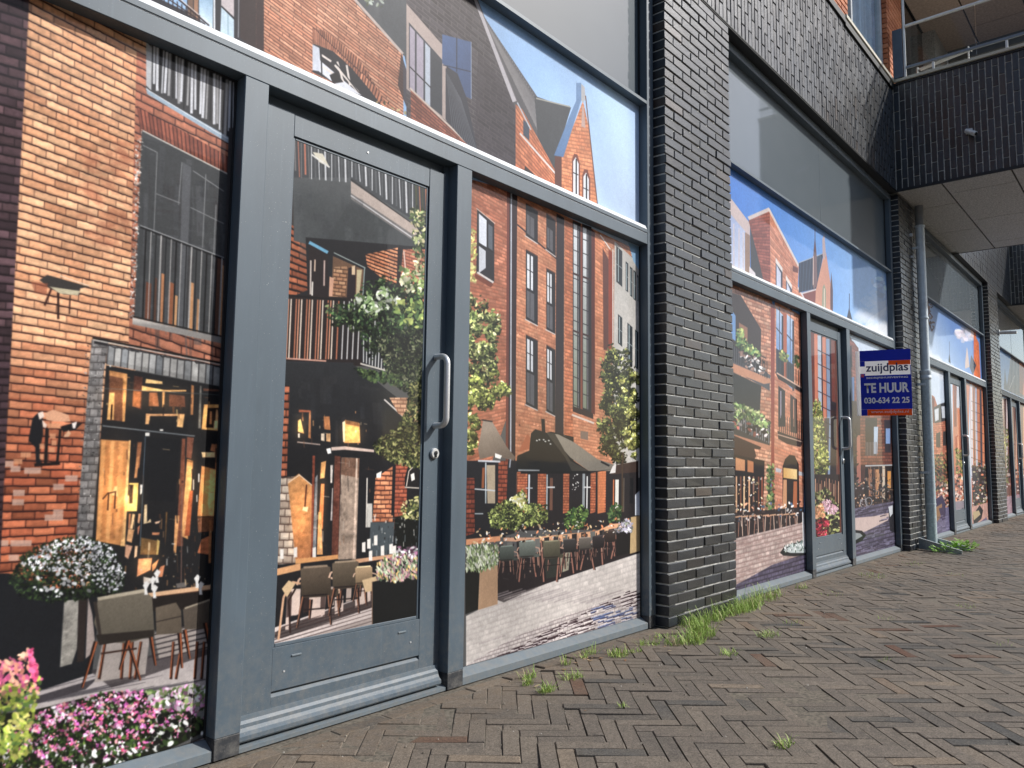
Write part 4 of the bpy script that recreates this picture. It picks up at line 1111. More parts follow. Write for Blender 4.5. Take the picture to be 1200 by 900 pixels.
    F_([(337, 565), (350, 555), (366, 570), (364, 655), (346, 655)], (200, 142, 88), c2=(170, 110, 70), ax=((350, 560), (355, 650)), nz=.1); L_((350, 556), (367, 570), 1.1, (232, 206, 180)); L_((337, 566), (350, 557), 1.1, (232, 206, 180)); L_((359, 568), (357, 596), 1.8, (80, 46, 36)); F_([(355, 594), (361, 594), (360, 600), (354, 598)], (240, 206, 160))
    for P, c in (([(366, 534), (369, 534), (366, 655), (364, 655)], (130, 66, 50)), ([(369, 560), (372, 556), (370, 655), (366, 655)], (120, 126, 134)), ([(376, 542), (382, 540), (380, 560), (375, 561)], (226, 166, 104)), ([(376, 567), (380, 567), (378, 620), (373, 618)], (200, 116, 72)), ([(373, 600), (376, 600), (378, 650), (371, 650)], (216, 156, 100)),
                ([(387, 545), (390, 545), (389, 566), (387, 566)], (214, 204, 196)), ([(389, 572), (390, 572), (389, 610), (387, 610)], (190, 180, 176)), ([(392, 534), (399, 535), (396, 655), (388, 655)], (110, 64, 52)), ([(400, 536), (421, 537), (417, 655), (396, 656)], (158, 138, 122)), ([(400, 536), (421, 537), (420, 560), (399, 556)], (120, 90, 74)), ([(417, 537), (419, 537), (416, 655), (413, 655)], (206, 180, 160)),
                ([(404, 492), (421, 496), (422, 519), (403, 519)], (206, 146, 84)), ([(404, 492), (420, 495), (421, 500), (405, 497)], (120, 84, 56)), ([(401, 495), (404, 493), (404, 518), (402, 518)], (226, 196, 160)), ([(379, 488), (386, 488), (387, 504), (380, 503)], (190, 124, 78)), ([(349, 493), (352, 491), (356, 508), (349, 506)], (236, 176, 110)), ([(362, 482), (364, 482), (364, 514), (361, 513)], (180, 120, 80)), ([(350, 480), (364, 481), (364, 483), (350, 483)], (160, 90, 66)), ([(349, 508), (351, 508), (351, 513), (349, 513)], (232, 226, 216)), ([(376, 508), (380, 508), (380, 517), (376, 516)], (226, 206, 180)), ([(382, 508), (387, 508), (387, 518), (382, 517)], (220, 170, 120))):
        F_(P, c, nz=.1)
    L_((348, 518), (375, 521), 1.4, (180, 160, 150)); F_([(388, 524), (404, 523), (438, 527), (438, 530), (404, 527), (388, 528)], (206, 182, 170)); F_([(382, 526), (387, 525), (388, 531), (384, 532)], (250, 246, 240))
    A.clutter([(345, 478), (440, 482), (440, 520), (345, 516)], 24, [(206, 150, 100), (60, 50, 46), (130, 84, 60), (220, 196, 160)], .7, 2.2, 2, 9)
    A.clutter([(366, 534), (434, 534), (432, 652), (364, 655)], 34, [(36, 34, 38), (150, 96, 66), (60, 44, 42), (196, 186, 176)], .6, 1.8, 4, 24, .6)
    # right of awning
    L_((450, 468), (492, 506), 1.8, (214, 206, 200)); K_([(456, 466), (490, 466), (490, 500), (466, 484)], [(455, 464), (492, 464), (492, 505), (455, 500)], 5, 8, (222, 176, 140), (190, 136, 104), (120, 80, 64), .2, .1, seed=6)
    K_([(440, 560), (462, 545), (460, 612), (436, 612)], [(436, 540), (462, 540), (460, 612), (436, 612)], 2.4, 13, (224, 156, 112), (190, 110, 76), (74, 42, 38), .24, .08, seed=3); K_([(463, 536), (478, 536), (475, 622), (461, 620)], [(463, 536), (490, 536), (488, 620), (461, 620)], 2.6, 18, (190, 104, 76), (160, 80, 60), (80, 42, 38), .2, .08, seed=3)
    L_((462, 536), (460, 604), 3.6, (36, 34, 38)); F_([(474, 560), (478, 546), (486, 544), (491, 556), (491, 572), (474, 572)], (36, 34, 36)); L_((476, 570), (479, 552), 1.1, (220, 206, 190)); L_((479, 552), (484, 547), 1.1, (220, 206, 190)); F_([(481, 556), (485, 554), (486, 562), (482, 564)], (244, 240, 232)); L_((474, 571), (491, 572), 1.4, (206, 196, 184))
    L_((430, 560), (429, 618), 1.4, (214, 206, 196)); F_([(430, 590), (436, 590), (436, 618), (430, 618)], (190, 186, 178)); F_([(441, 555), (447, 552), (446, 560), (441, 560)], (240, 236, 226)); 
    F_([(434, 612), (462, 612), (460, 650), (432, 652)], (74, 82, 86)); F_([(462, 606), (494, 600), (492, 650), (462, 650)], (26, 28, 26))
    S_([(470, 590), (493, 580), (493, 610), (470, 606)], 120, 4, [(180, 176, 110), (120, 124, 70), (214, 206, 150), (60, 66, 44)])
    A.clutter([(430, 600), (494, 600), (494, 648), (430, 650)], 90, [(226, 222, 214), (60, 66, 70), (120, 130, 134), (36, 36, 38)], .7, 2, 2, 9)
    for x, y, rx, ry, k in ((352, 610, 14, 46, .3), (412, 508, 14, 14, .5), (376, 590, 8, 50, .35), (352, 500, 9, 16, .4)): A.glow(x, y, rx, ry, (255, 180, 96), k)
    # creeper and tree
    tree = [(394, 366), (412, 350), (436, 332), (458, 330), (480, 330), (498, 340), (497, 400), (497, 444), (470, 440), (440, 412), (420, 392), (392, 384)]
    A.tree(tree, 90, 46, 13, 3.6, [(36, 52, 38), (48, 72, 46), (30, 36, 32), (76, 106, 60), (58, 86, 50), (130, 150, 100)], .86)
    S_([(440, 400), (498, 380), (497, 470), (458, 450)], 2200, 3.4, [(30, 36, 32), (40, 50, 38), (24, 28, 28), (76, 90, 56), (140, 144, 110)], gain=.8)
    S_([(410, 352), (450, 336), (470, 352), (440, 372)], 110, 5, [(120, 146, 96), (160, 180, 130), (200, 206, 190)]); S_([(455, 352), (498, 352), (498, 385), (470, 380)], 90, 5.5, [(110, 130, 70), (150, 160, 90), (70, 92, 56)])
    S_([(480, 240), (500, 246), (500, 330), (486, 320)], 200, 4.6, [(70, 84, 52), (150, 160, 110), (50, 60, 44), (206, 196, 150)]); S_([(468, 312), (498, 320), (498, 346), (470, 340)], 120, 5, [(140, 160, 96), (206, 206, 170), (90, 110, 66)])
    S_([(412, 430), (470, 440), (470, 452), (430, 445)], 260, 4.4, [(60, 80, 52), (90, 110, 66), (36, 44, 38)])
    S_([(440, 530), (436, 520), (466, 500), (476, 480), (480, 450), (497, 446), (496, 550), (474, 546), (456, 540)], 1900, 3.4, [(44, 54, 36), (70, 80, 46), (30, 36, 30), (140, 146, 84), (186, 182, 116)], gain=.8)
    # ground, chairs and table in the door pane
    F_([(316, 768), (320, 736), (440, 694), (498, 680), (498, 760), (316, 790)], (206, 192, 186), nz=.02)
    F_([(316, 760), (435, 724), (436, 735), (316, 772)], (170, 156, 150)); 
    for k in range(7): L_((320, 742+k*4), (436, 706+k*4.4), 1.2, (80, 66, 64), .6)
    F_([(316, 748), (330, 735), (436, 696), (436, 712), (330, 748)], (50, 42, 42), .8)
    for P in ([(340, 690), (352, 690), (350, 720), (340, 722)], [(362, 700), (382, 696), (380, 722), (362, 726)], [(392, 700), (402, 698), (402, 716), (392, 720)], [(416, 690), (434, 688), (434, 704), (416, 712)], [(336, 700), (340, 698), (338, 738), (334, 738)]): F_(P, (206, 184, 172))
    F_([(318, 668), (352, 660), (352, 668), (318, 676)], (216, 160, 112)); F_([(346, 655), (396, 650), (396, 655), (346, 661)], (214, 152, 96)); F_([(412, 656), (470, 648), (470, 652), (412, 661)], (206, 156, 120))
    for k in range(10): F_([(336+k*10, 694-k*1.2), (342+k*10, 693-k*1.2), (341+k*10, 722-k*2.6), (335+k*10, 724-k*2.6)], (212, 188, 174) if k % 2 else (60, 44, 42), .8)
    A.chair(352, 664, 35, (104, 90, 76)); A.chair(389, 658, 31, (112, 98, 82)); A.chair(416, 664, 20, (190, 160, 124)); A.pl([(326, 750), (332, 700), (342, 682), (352, 684)], 2.6, (206, 160, 126)); A.pl([(340, 742), (338, 704), (346, 690)], 2, (48, 34, 32))
    for k in range(14): L_((330+k*8, 735-k*2.2+(k % 3)*3), (352+k*8, 728-k*2.2+(k % 3)*3), 1.2, (70, 54, 52), .6)
    for P in ([(424, 680), (452, 672), (450, 690), (428, 694)], [(330, 690), (338, 680), (346, 684), (336, 700)]): F_(P, (206, 176, 136))
    for x, y in ((322, 655), (330, 650), (346, 648), (368, 648), (426, 642), (432, 638), (440, 634), (448, 646), (458, 644), (462, 646), (434, 652)): F_([(x-2, y-6), (x+2, y-7), (x+2, y+5), (x-2, y+5)], (232, 226, 218))
    F_([(436, 682), (492, 668), (491, 727), (436, 738)], (32, 33, 33)); L_((436, 682), (436, 738), 1, (120, 96, 80))
    S_([(442, 660), (456, 652), (476, 646), (492, 650), (492, 676), (458, 682), (440, 678)], 420, 4.6, [(150, 170, 140), (206, 160, 160), (226, 190, 120), (90, 110, 80), (196, 200, 170), (160, 110, 130)], .4, ang=1.3); S_([(462, 640), (490, 642), (490, 652), (466, 656)], 50, 4, [(160, 110, 140), (120, 90, 110), (226, 226, 226)])
    # ---------------- right pane
    K_([(500, 196), (606, 225), (600, 470), (570, 560), (505, 520)], [(540, 190), (602, 232), (600, 470), (540, 480)], 8, 62, (196, 126, 98), (172, 102, 76), (150, 96, 74), .2, .05, seed=4, br=.12)
    S_([(546, 212), (600, 240), (600, 290), (546, 250)], 80, 9, [(150, 80, 60)], .15, op=.22, ang=.55)
    F_([(559, 244), (579, 262), (579, 330), (576, 332), (558, 320)], (44, 44, 50)); F_([(561, 250), (570, 258), (570, 290), (561, 284)], (214, 220, 230)); F_([(572, 262), (577, 266), (577, 294), (572, 290)], (90, 98, 108)); F_([(561, 288), (569, 294), (569, 314), (561, 320)], (196, 200, 208)); L_((560, 285), (579, 296), 1.8, (36, 36, 40)); L_((559, 319), (578, 331), 2.4, (214, 206, 202)); L_((558, 244), (580, 262), 1, (206, 180, 166)); F_([(556, 320), (578, 333), (575, 337), (557, 326)], (120, 66, 50))
    F_([(595, 222), (607, 230), (604, 600), (594, 600)], (50, 38, 44)); L_((599, 226), (598, 595), 1.6, (176, 180, 190)); F_([(594, 222), (597, 225), (595, 600), (592, 600)], (110, 60, 52))
    K_([(606, 226), (740, 290), (740, 620), (603, 620)], [(604, 226), (700, 290), (700, 600), (602, 600)], 15, 90, (208, 144, 108), (190, 122, 90), (172, 110, 84), .14, .05, seed=8, br=.10)
    S_([(606, 330), (660, 350), (660, 560), (606, 560)], 160, 2.2, [(228, 170, 140), (170, 90, 66)], op=.6)
    L_((606, 263), (654, 305), 1.6, (54, 40, 44))
    F_([(652, 250), (661, 255), (660, 560), (650, 560)], (52, 44, 50)); K_([(662, 256), (672, 260), (671, 560), (661, 560)], [(662, 256), (672, 262), (671, 560), (661, 560)], 2, 70, (206, 126, 88), (188, 108, 74), (150, 90, 66), .2, .05)
    def win(x0_, x1_, y0_, y1_, sp, split=.52, light=True):
        F_([(x0_, y0_), (x1_, y0_+sp), (x1_, y1_+sp), (x0_, y1_)], (40, 40, 46)); w = x1_-x0_
        ym = y0_+(y1_-y0_)*split
        if light:
            for a, b_ in ((.10, .32), (.42, .60)): F_([(x0_+w*a, y0_+sp*a+4), (x0_+w*b_, y0_+sp*b_+4), (x0_+w*b_, ym+sp*b_-1), (x0_+w*a, ym+sp*a-1)], (208, 212, 218))
            L_((x0_, y0_+(ym-y0_)*.5), (x0_+w*.7, y0_+(ym-y0_)*.5+sp*.7), .9, (44, 44, 50))
        F_([(x0_+w*.08, ym+2+sp*.1), (x0_+w*.7, ym+2+sp*.7), (x0_+w*.7, y1_-3+sp*.7), (x0_+w*.08, y1_-3)], (92, 92, 98))
        L_((x0_+w*.35, ym+3+sp*.3), (x0_+w*.35, y1_-4+sp*.3), .8, (60, 60, 66))
        L_((x0_-1, y1_), (x1_, y1_+sp), 1.2, (206, 196, 190))
        L_((x0_, y0_), (x1_, y0_+sp), 1.2, (110, 70, 56))
    win(616, 630, 238, 276, 10, .25, False); win(616, 630, 292, 374, 8, .55); win(616, 630, 392, 474, 7, .5)
    win(640, 651, 250, 292, 9, .3, False); win(640, 650.5, 314, 386, 6, .55); win(640, 650.5, 404, 482, 6, .5)
    for xa, xb, yt in ((672, 679.5, 262), (683, 692, 266)):
        F_([(xa-1, yt-4), (xb+1, yt), (xb+1, 486), (xa-1, 482)], (44, 40, 46)); F_([(xa, yt), (xa+4.2, yt+2), (xa+4.2, 480), (xa, 478)], (206, 212, 216), c2=(120, 128, 110), ax=((xa, 300), (xa, 480))); L_((xa+5.6, yt+6), (xa+5.6, 480), .8, (190, 190, 196), op=.6)
        for k in range(13): L_((xa-.5, yt+14+k*16.5), (xb, yt+17.5+k*16.5), .9, (44, 44, 50))
        L_((xa-1, yt+58), (xb+1, yt+62), 2.2, (60, 40, 42)); L_((xa-1, yt+125), (xb+1, yt+129), 2, (60, 40, 42))
    F_([(680, 264), (682.5, 266), (682.5, 484), (680, 484)], (130, 68, 54)); L_((670, 486), (696, 496), 2.2, (214, 196, 184)); F_([(671, 476), (695, 484), (695, 491), (671, 482)], (50, 36, 38))
    F_([(693, 268), (697, 272), (697, 486), (693, 484)], (96, 44, 38)); K_([(697, 270), (709, 282), (708, 420), (697, 420)], [(697, 270), (709, 280), (709, 480), (697, 480)], 2, 50, (220, 146, 106), (206, 126, 86), (186, 116, 84), .15, .05); F_([(706, 290), (713, 304), (713, 410), (707, 410)], (104, 62, 54)); F_([(713, 292), (718, 296), (718, 420), (713, 416)], (150, 64, 42)); L_((703, 275), (715, 292), 1.2, (226, 220, 214)); L_((718, 292), (718, 440), 1.3, (214, 206, 200))
    F_([(720, 283), (750, 310), (750, 560), (718, 560)], (196, 192, 186), nz=.03); F_([(736, 284), (751, 290), (751, 320), (742, 306)], (140, 184, 222))
    for xa, xb, ya, yb in ((722, 729, 288, 330), (733, 736, 306, 340), (738, 741, 312, 346), (742, 745, 316, 350), (746.5, 748, 322, 352), (724, 729, 368, 402), (735, 741, 378, 424), (744, 748, 386, 430)):
        F_([(xa, ya), (xb, ya+(xb-xa)*.9), (xb, yb+(xb-xa)*.9), (xa, yb)], (48, 54, 60)); L_((xa+(xb-xa)*.35, ya+3), (xa+(xb-xa)*.35, yb), .9, (170, 186, 190)); L_((xa, (ya+yb)/2), (xb, (ya+yb)/2+(xb-xa)*.8), .8, (150, 160, 160))
    # tree
    A.tree([(714, 414), (722, 406), (732, 410), (742, 424), (747, 444), (748, 516), (742, 532), (724, 540), (708, 526), (704, 500), (705, 450), (708, 424)], 125, 44, 7.5, 3.0, [(46, 54, 34), (70, 78, 46), (34, 38, 30), (104, 110, 62), (140, 142, 80), (56, 64, 40)], .95)
    A.tree([(728, 430), (740, 424), (749, 450), (750, 530), (740, 536), (732, 500)], 26, 34, 6, 3.0, [(190, 186, 100), (150, 152, 78), (206, 204, 128), (96, 102, 56)], .95)
    L_((730, 530), (729, 605), 1.8, (70, 56, 44))
    # left tree
    A.tree([(546, 350), (560, 346), (574, 362), (584, 384), (580, 430), (564, 460), (546, 470)], 64, 48, 9, 3.6, [(76, 92, 50), (120, 134, 74), (50, 62, 38), (164, 172, 106), (206, 206, 140)], .95)
    A.tree([(546, 446), (580, 440), (598, 456), (586, 466), (562, 478), (556, 524), (546, 530)], 36, 46, 8, 3.8, [(104, 116, 56), (160, 168, 84), (206, 208, 122), (64, 76, 40)], .95)
    S_([(550, 268), (558, 270), (556, 330), (548, 330)], 70, 4.5, [(180, 180, 100), (206, 196, 130)])
    # shop level
    F_([(546, 540), (606, 540), (603, 625), (546, 640)], (40, 40, 44)); K_([(546, 560), (556, 560), (556, 625), (546, 628)], [(546, 540), (556, 540), (556, 630), (546, 630)], 1.6, 16, (150, 78, 60), (120, 60, 48), (60, 36, 34), .2, .1); K_([(584, 540), (595, 540), (593, 600), (583, 598)], [(584, 540), (595, 540), (593, 600), (583, 600)], 1.6, 12, (170, 90, 66), (140, 70, 54), (70, 40, 36), .2, .1)
    F_([(570, 545), (580, 545), (580, 590), (571, 590)], (176, 160, 136)); L_((569, 542), (569, 590), 1.6, (176, 186, 190)); L_((556, 573), (580, 575), 1.6, (196, 200, 204)); L_((556, 602), (566, 602), 1.4, (170, 180, 186)); F_([(565, 548), (568, 548), (567, 572), (564, 572)], (150, 90, 60))
    F_([(566, 492), (576, 493), (594, 524), (604, 536), (602, 540), (580, 534), (562, 538), (560, 526)], (150, 136, 122), c2=(110, 98, 88), ax=((575, 500), (580, 538))); L_((560, 540), (586, 541), 2.2, (196, 200, 206)); F_([(580, 531), (588, 534), (586, 538), (580, 536)], (238, 236, 230)); L_((598, 538), (597, 548), 1.6, (150, 156, 166)); L_((564, 492), (577, 494), 1.6, (50, 42, 42))
    F_([(606, 552), (748, 552), (748, 620), (603, 622)], (44, 40, 42))
    for xa, xb in ((606, 618), (630, 640), (660, 667), (692, 698), (701, 710)): K_([(xa, 552), (xb, 552), (xb-.5, 600), (xa-.5, 602)], [(xa, 552), (xb, 552), (xb, 602), (xa, 602)], 2, 16, (206, 124, 86), (176, 96, 66), (120, 66, 52), .2, .1, seed=xa)
    F_([(700, 552), (710, 552), (708, 600), (700, 602)], (214, 130, 84), .7)
    for x, y0_, y1_, w, c in ((620, 556, 590, 2, (206, 212, 220)), (641, 556, 600, 1.5, (180, 190, 196)), (646, 560, 598, 3.5, (120, 84, 70)), (684, 555, 598, 3, (150, 156, 160)), (688, 558, 596, 1.4, (226, 226, 226)), (723, 562, 596, 4, (216, 214, 206)), (719, 562, 600, 1.5, (190, 110, 70)), (740, 560, 590, 4, (30, 30, 34)), (731, 560, 600, 1.5, (90, 80, 70))): L_((x, y0_), (x-.5, y1_), w, c)
    L_((616, 572), (624, 572), 1.3, (190, 196, 200)); L_((640, 571), (650, 571), 1.8, (214, 218, 220)); L_((684, 571), (692, 571), 1.6, (220, 220, 220))
    S_([(672, 555), (678, 555), (678, 575), (670, 575)], 14, 1.8, [(230, 230, 226)])
    # big black umbrella with pale side
    F_([(605, 542), (606, 534), (620, 528), (622, 508), (627, 503), (640, 507), (646, 506), (672, 512), (672, 540), (690, 552), (605, 553)], (34, 35, 36))
    F_([(640, 507), (661, 510), (700, 538), (724, 546), (716, 552), (690, 552), (668, 536), (654, 520)], (156, 148, 134), c2=(120, 114, 104), ax=((650, 508), (700, 550))); F_([(640, 507), (650, 508), (668, 540), (690, 552), (670, 552), (662, 536)], (70, 66, 60)); L_((654, 508), (672, 517), 1.6, (30, 28, 28)); L_((704, 541), (714, 546), 2.2, (40, 38, 38)); L_((607, 551), (632, 551.5), 2, (150, 156, 160)); F_([(634, 491), (638, 491), (639, 508), (635, 508)], (40, 34, 36)); F_([(610, 552), (700, 552), (716, 550), (690, 555), (610, 555)], (30, 30, 32))
    for x, y in ((628, 516), (631, 515), (636, 515), (638, 517), (642, 516), (644, 520)): L_((x, y), (x+1.8, y+.6), 1.4, (226, 226, 220))
    F_([(607, 530), (618, 508), (621, 512), (620, 526)], (176, 104, 74)); F_([(680, 505), (689, 506), (689, 516), (680, 514)], (128, 108, 96)); F_([(722, 545), (748, 540), (748, 553), (716, 556)], (70, 54, 48)); F_([(718, 546), (722, 543), (721, 554), (714, 555)], (214, 210, 206))
    L_((729, 540), (729, 600), 1.6, (80, 64, 50))
    S_([(572, 600), (584, 590), (602, 582), (612, 574), (620, 590), (640, 592), (642, 612), (600, 622), (575, 618)], 1300, 3.0, [(60, 70, 40), (120, 132, 70), (36, 42, 30), (176, 186, 110), (90, 100, 56)]); S_([(596, 585), (606, 580), (616, 578), (612, 595)], 70, 4, [(190, 186, 110), (226, 226, 200)])
    S_([(660, 610), (668, 596), (684, 592), (690, 600), (682, 618), (664, 620)], 240, 3.8, [(50, 76, 44), (90, 120, 60), (34, 44, 32), (140, 170, 90)]); S_([(712, 600), (722, 588), (730, 596), (726, 612), (714, 612)], 110, 3.4, [(40, 66, 40), (80, 100, 60)])
    # terrace ground
    F_([(546, 722), (590, 700), (640, 684), (750, 648), (752, 740), (546, 800)], (200, 194, 188), c2=(212, 204, 198), ax=((600, 690), (620, 790)), nz=.02)
    F_([(560, 660), (748, 620), (748, 648), (640, 684), (590, 706), (575, 700)], (44, 38, 40))
    for k in range(34):
        x = 560+(k*37 % 170); y = 700-(x-560)*.27+(k*13 % 60)*.9; ln = 20+(k*7 % 30); L_((x, y+2), (x+ln, y-ln*.26), .8+(k % 3)*.5, (150, 140, 142), op=.55)
    K_([(546, 722), (590, 700), (640, 684), (752, 648), (752, 760), (546, 812)], [(546, 716), (752, 646), (752, 742), (546, 806)], 34, 15, (204, 194, 188), (184, 173, 169), (150, 138, 136), .12, .05, seed=5, op=.35)
    K_([(546, 780), (600, 748), (660, 722), (752, 690), (752, 742), (546, 806)], [(546, 716), (752, 646), (752, 742), (546, 806)], 44, 22, (214, 203, 198), (182, 170, 170), (96, 80, 84), .22, .09, seed=6, op=.6)
    # cobbles
    cob = [(546, 782), (580, 762), (640, 726), (700, 702), (752, 688), (752, 738), (640, 768), (546, 800)]
    for k in range(260):
        x = 548+A.r.random()*200; yl = 786-(x-548)*.50; yh = 792-(x-548)*.26; y = yl+(yh-yl)*A.r.random(); ln = 5+A.r.random()*9
        L_((x, y), (x+ln, y-ln*.33), .7, (52, 34, 40), 1.4); L_((x, y+1.4), (x+ln*.8, y+1.4-ln*.28), .8, (232, 222, 220))
        if x > 690 and y > 712: L_((x, y-1), (x+ln, y-1-ln*.3), 2, (96, 120, 176), op=.5)
    # furniture
    F_([(546, 632), (586, 628), (586, 634), (546, 639)], (216, 150, 110)); F_([(632, 629), (700, 622), (716, 614), (740, 612), (740, 616), (716, 620), (684, 634), (632, 636)], (226, 168, 128)); F_([(590, 630), (632, 630), (632, 636), (590, 634)], (206, 156, 126))
    for k in range(30):
        x = 580+k*5.4; y = 640-(k*.7); h_ = 34-(k*.55)
        L_((x, y), (x-2+4*(k % 2), y+h_), 1.2, [(170, 130, 112), (44, 38, 40), (120, 96, 90)][k % 3]); L_((x+2, y+h_*.45), (x+7, y+h_*.42), 1, (150, 130, 120))
        if k % 2: F_([(x-2, y-2), (x+4, y-3), (x+4, y+12), (x-1, y+14)], [(110, 110, 106), (60, 56, 58), (44, 42, 44)][k % 3])
    F_([(634, 634), (656, 633), (655, 650), (636, 652)], (104, 100, 84)); F_([(610, 634), (622, 633), (622, 654), (612, 652)], (120, 128, 124)); F_([(638, 652), (654, 652), (652, 676), (640, 678)], (50, 52, 48)); F_([(656, 650), (668, 646), (666, 668), (655, 672)], (150, 146, 128))
    for a, b_ in (((634, 634), (637, 682)), ((656, 634), (652, 682)), ((668, 640), (672, 672)), ((612, 640), (608, 682)), ((622, 640), (628, 676)), ((676, 640), (676, 668)), ((690, 636), (696, 668)), ((704, 632), (706, 662)), ((660, 650), (656, 676)), ((684, 650), (680, 668)), ((717, 626), (720, 652)), ((722, 628), (716, 655))): L_(a, b_, 1.7, (150, 104, 90)); L_((a[0]+1.5, a[1]), (b_[0]+1.5, b_[1]), 1, (36, 32, 34))
    A.clutter([(560, 640), (720, 618), (720, 646), (575, 684)], 150, [(36, 32, 34), (36, 32, 34), (150, 116, 100), (196, 170, 150), (80, 74, 72)], .7, 2, 2, 12)
    for x, y, k_, c in ((585, 640, 17, (96, 104, 98)), (608, 634, 19, (124, 132, 124)), (636, 634, 20, (108, 104, 86)), (660, 632, 15, (70, 66, 66)), (678, 630, 14, (120, 112, 104)), (694, 628, 14, (60, 54, 56)), (708, 622, 13, (70, 58, 54))): A.chair(x, y, k_, c, (150, 108, 94), (190, 150, 130))
    S_([(556, 620), (740, 606), (740, 622), (556, 640)], 160, 3.0, [(232, 228, 222), (206, 130, 90), (226, 196, 150), (40, 36, 38)], .5)
    F_([(722, 624), (740, 622), (738, 648), (722, 652)], (34, 32, 32)); F_([(739, 606), (752, 604), (752, 645), (738, 649)], (186, 158, 116)); S_([(724, 612), (740, 606), (741, 624), (724, 624)], 120, 3, [(160, 156, 176), (190, 186, 200), (110, 116, 100)]); F_([(744, 580), (749, 575), (751, 604), (744, 604)], (206, 212, 222))
    # planter with grasses
    F_([(545, 668), (562, 666), (560, 714), (545, 720)], (34, 34, 32)); F_([(562, 668), (583, 662), (583, 708), (560, 715)], (176, 142, 112))
    S_([(546, 642), (556, 638), (584, 640), (584, 662), (562, 670), (546, 668)], 420, 5, [(140, 156, 110), (190, 196, 170), (90, 110, 70), (206, 206, 196)], .3, ang=1.4)
    F_([(620, 796), (752, 756), (752, 900), (546, 900), (546, 815)], (206, 196, 192))
    # soft unevenness of light over the printed photograph
    yy, xx = np.mgrid[0:A.H, 0:A.W]/A.ppm
    A.im *= (1+.05*np.sin(xx*3.1+yy*2.3)+.04*np.sin(xx*7.3-yy*5.1+1))[..., None]
    return A.out()
def art_bay2(x0, x1):
    A = Art(x0, x1, 230, 5)
    F_, L_, S_, K_ = A.fill, A.line, A.scatter, A.brick
    DK = (38, 40, 44)
    F_([(840, 100), (1100, 100), (1100, 600), (840, 600)], (66, 128, 216), c2=(140, 184, 238), ax=((860, 240), (1000, 380)), nz=.015)
    # clouds
    for k in range(60):
        t = A.r.random(); x = 1000+48*t; y = 378-32*t+A.r.normal()*8; F_([(x-8, y), (x, y-6), (x+9, y-3), (x+10, y+5), (x, y+8)], (214, 224, 240), .16, nz=0)
    for k in range(90):
        t = A.r.random(); x = 985+65*t; y = 395-20*t+A.r.random()*30; F_([(x-9, y), (x, y-7), (x+9, y-4), (x+10, y+5), (x, y+8)], (236, 240, 246), .25, nz=0)
    F_([(1020, 372), (1050, 352), (1060, 420), (1000, 400)], (236, 240, 246), .5, nz=.02); S_([(1020, 330), (1042, 322), (1042, 350), (1024, 345)], 26, 9, [(190, 210, 240), (200, 216, 242)], .5, op=.4)
    # upper pane: dormer at left, brick gable
    F_([(850, 226), (858, 234), (879, 262), (878, 322), (850, 310)], (196, 178, 176)); F_([(852, 246), (874, 272), (874, 320), (852, 306)], (150, 166, 206), c2=(206, 214, 232), ax=((852, 250), (874, 320)))
    for x in (860, 866, 871): L_((x, 255+(x-852)*.9), (x, 312+(x-852)*.6), 1.4, (200, 190, 196))
    F_([(873, 272), (879, 276), (879, 322), (873, 318)], (150, 124, 108)); F_([(879, 266), (892, 262), (897, 332), (880, 324)], (72, 72, 76)); F_([(878, 312), (885, 320), (886, 326), (878, 322)], (214, 206, 210))
    K_([(877, 258), (902, 245), (903, 340), (896, 334), (888, 300)], [(877, 252), (903, 246), (903, 340), (880, 330)], 3, 26, (170, 98, 84), (140, 74, 64), (120, 70, 62), .2, .05)
    K_([(902, 246), (936, 310), (935, 336), (946, 354), (903, 336)], [(902, 240), (936, 300), (946, 356), (903, 336)], 6, 26, (220, 150, 120), (200, 124, 94), (186, 130, 106), .16, .04, seed=3)
    F_([(876, 254), (901, 243), (903, 247), (878, 258)], (206, 192, 188)); L_((901, 245), (936, 312), 2.2, (216, 202, 196)); 
    for xa, xb, ya in ((909, 917, 302), (921, 928, 322)):
        F_([(xa, ya), (xb, ya+12), (xb, ya+52), (xa, ya+44)], (70, 70, 84)); F_([(xa, ya), (xb, ya+12), (xb, ya+17), (xa, ya+6)], (226, 216, 210)); F_([(xa+1, ya+8), (xb-2, ya+18), (xb-2, ya+50), (xa+1, ya+44)], (196, 202, 224))
    F_([(929, 311), (935, 314), (935, 320), (929, 318)], (110, 60, 52)); L_((935, 337), (945, 354), 1.6, (216, 206, 206))
    # church
    F_([(936, 308), (965, 297), (957, 338), (936, 343)], (44, 54, 74)); 
    for k in range(7): L_((938+k*4, 308-k*1.6), (937+k*3.4, 342-k*.6), .7, (66, 78, 100))
    L_((936, 308), (965, 297), 1, (170, 176, 190)); F_([(940, 343), (957, 338), (957, 362), (945, 354)], (130, 66, 58)); L_((940, 344), (957, 339), 1.6, (216, 206, 206))
    F_([(965, 300), (968, 296), (975, 344), (976, 370), (955, 362), (956, 340)], (206, 144, 118)); F_([(953, 300), (955, 276), (957, 300), (958, 332), (954, 340), (952, 334)], (120, 92, 92)); L_((955, 268), (955, 300), .8, (90, 80, 86)); L_((953, 300), (953, 334), .8, (220, 190, 180))
    F_([(963.6, 280), (966, 274), (968, 300), (966, 304), (964, 300)], (186, 170, 176)); F_([(964, 336), (966, 333), (968, 340), (968, 362), (963, 360)], (150, 150, 124)); L_((966, 338), (966, 362), 1, (226, 206, 186))
    F_([(973, 340), (974, 318), (976, 340), (976, 365), (973, 362)], (92, 60, 66))
    F_([(992, 374), (995, 360), (999, 376), (996, 378)], (58, 62, 78)); L_((995.3, 344), (995.3, 364), .8, (60, 70, 96))
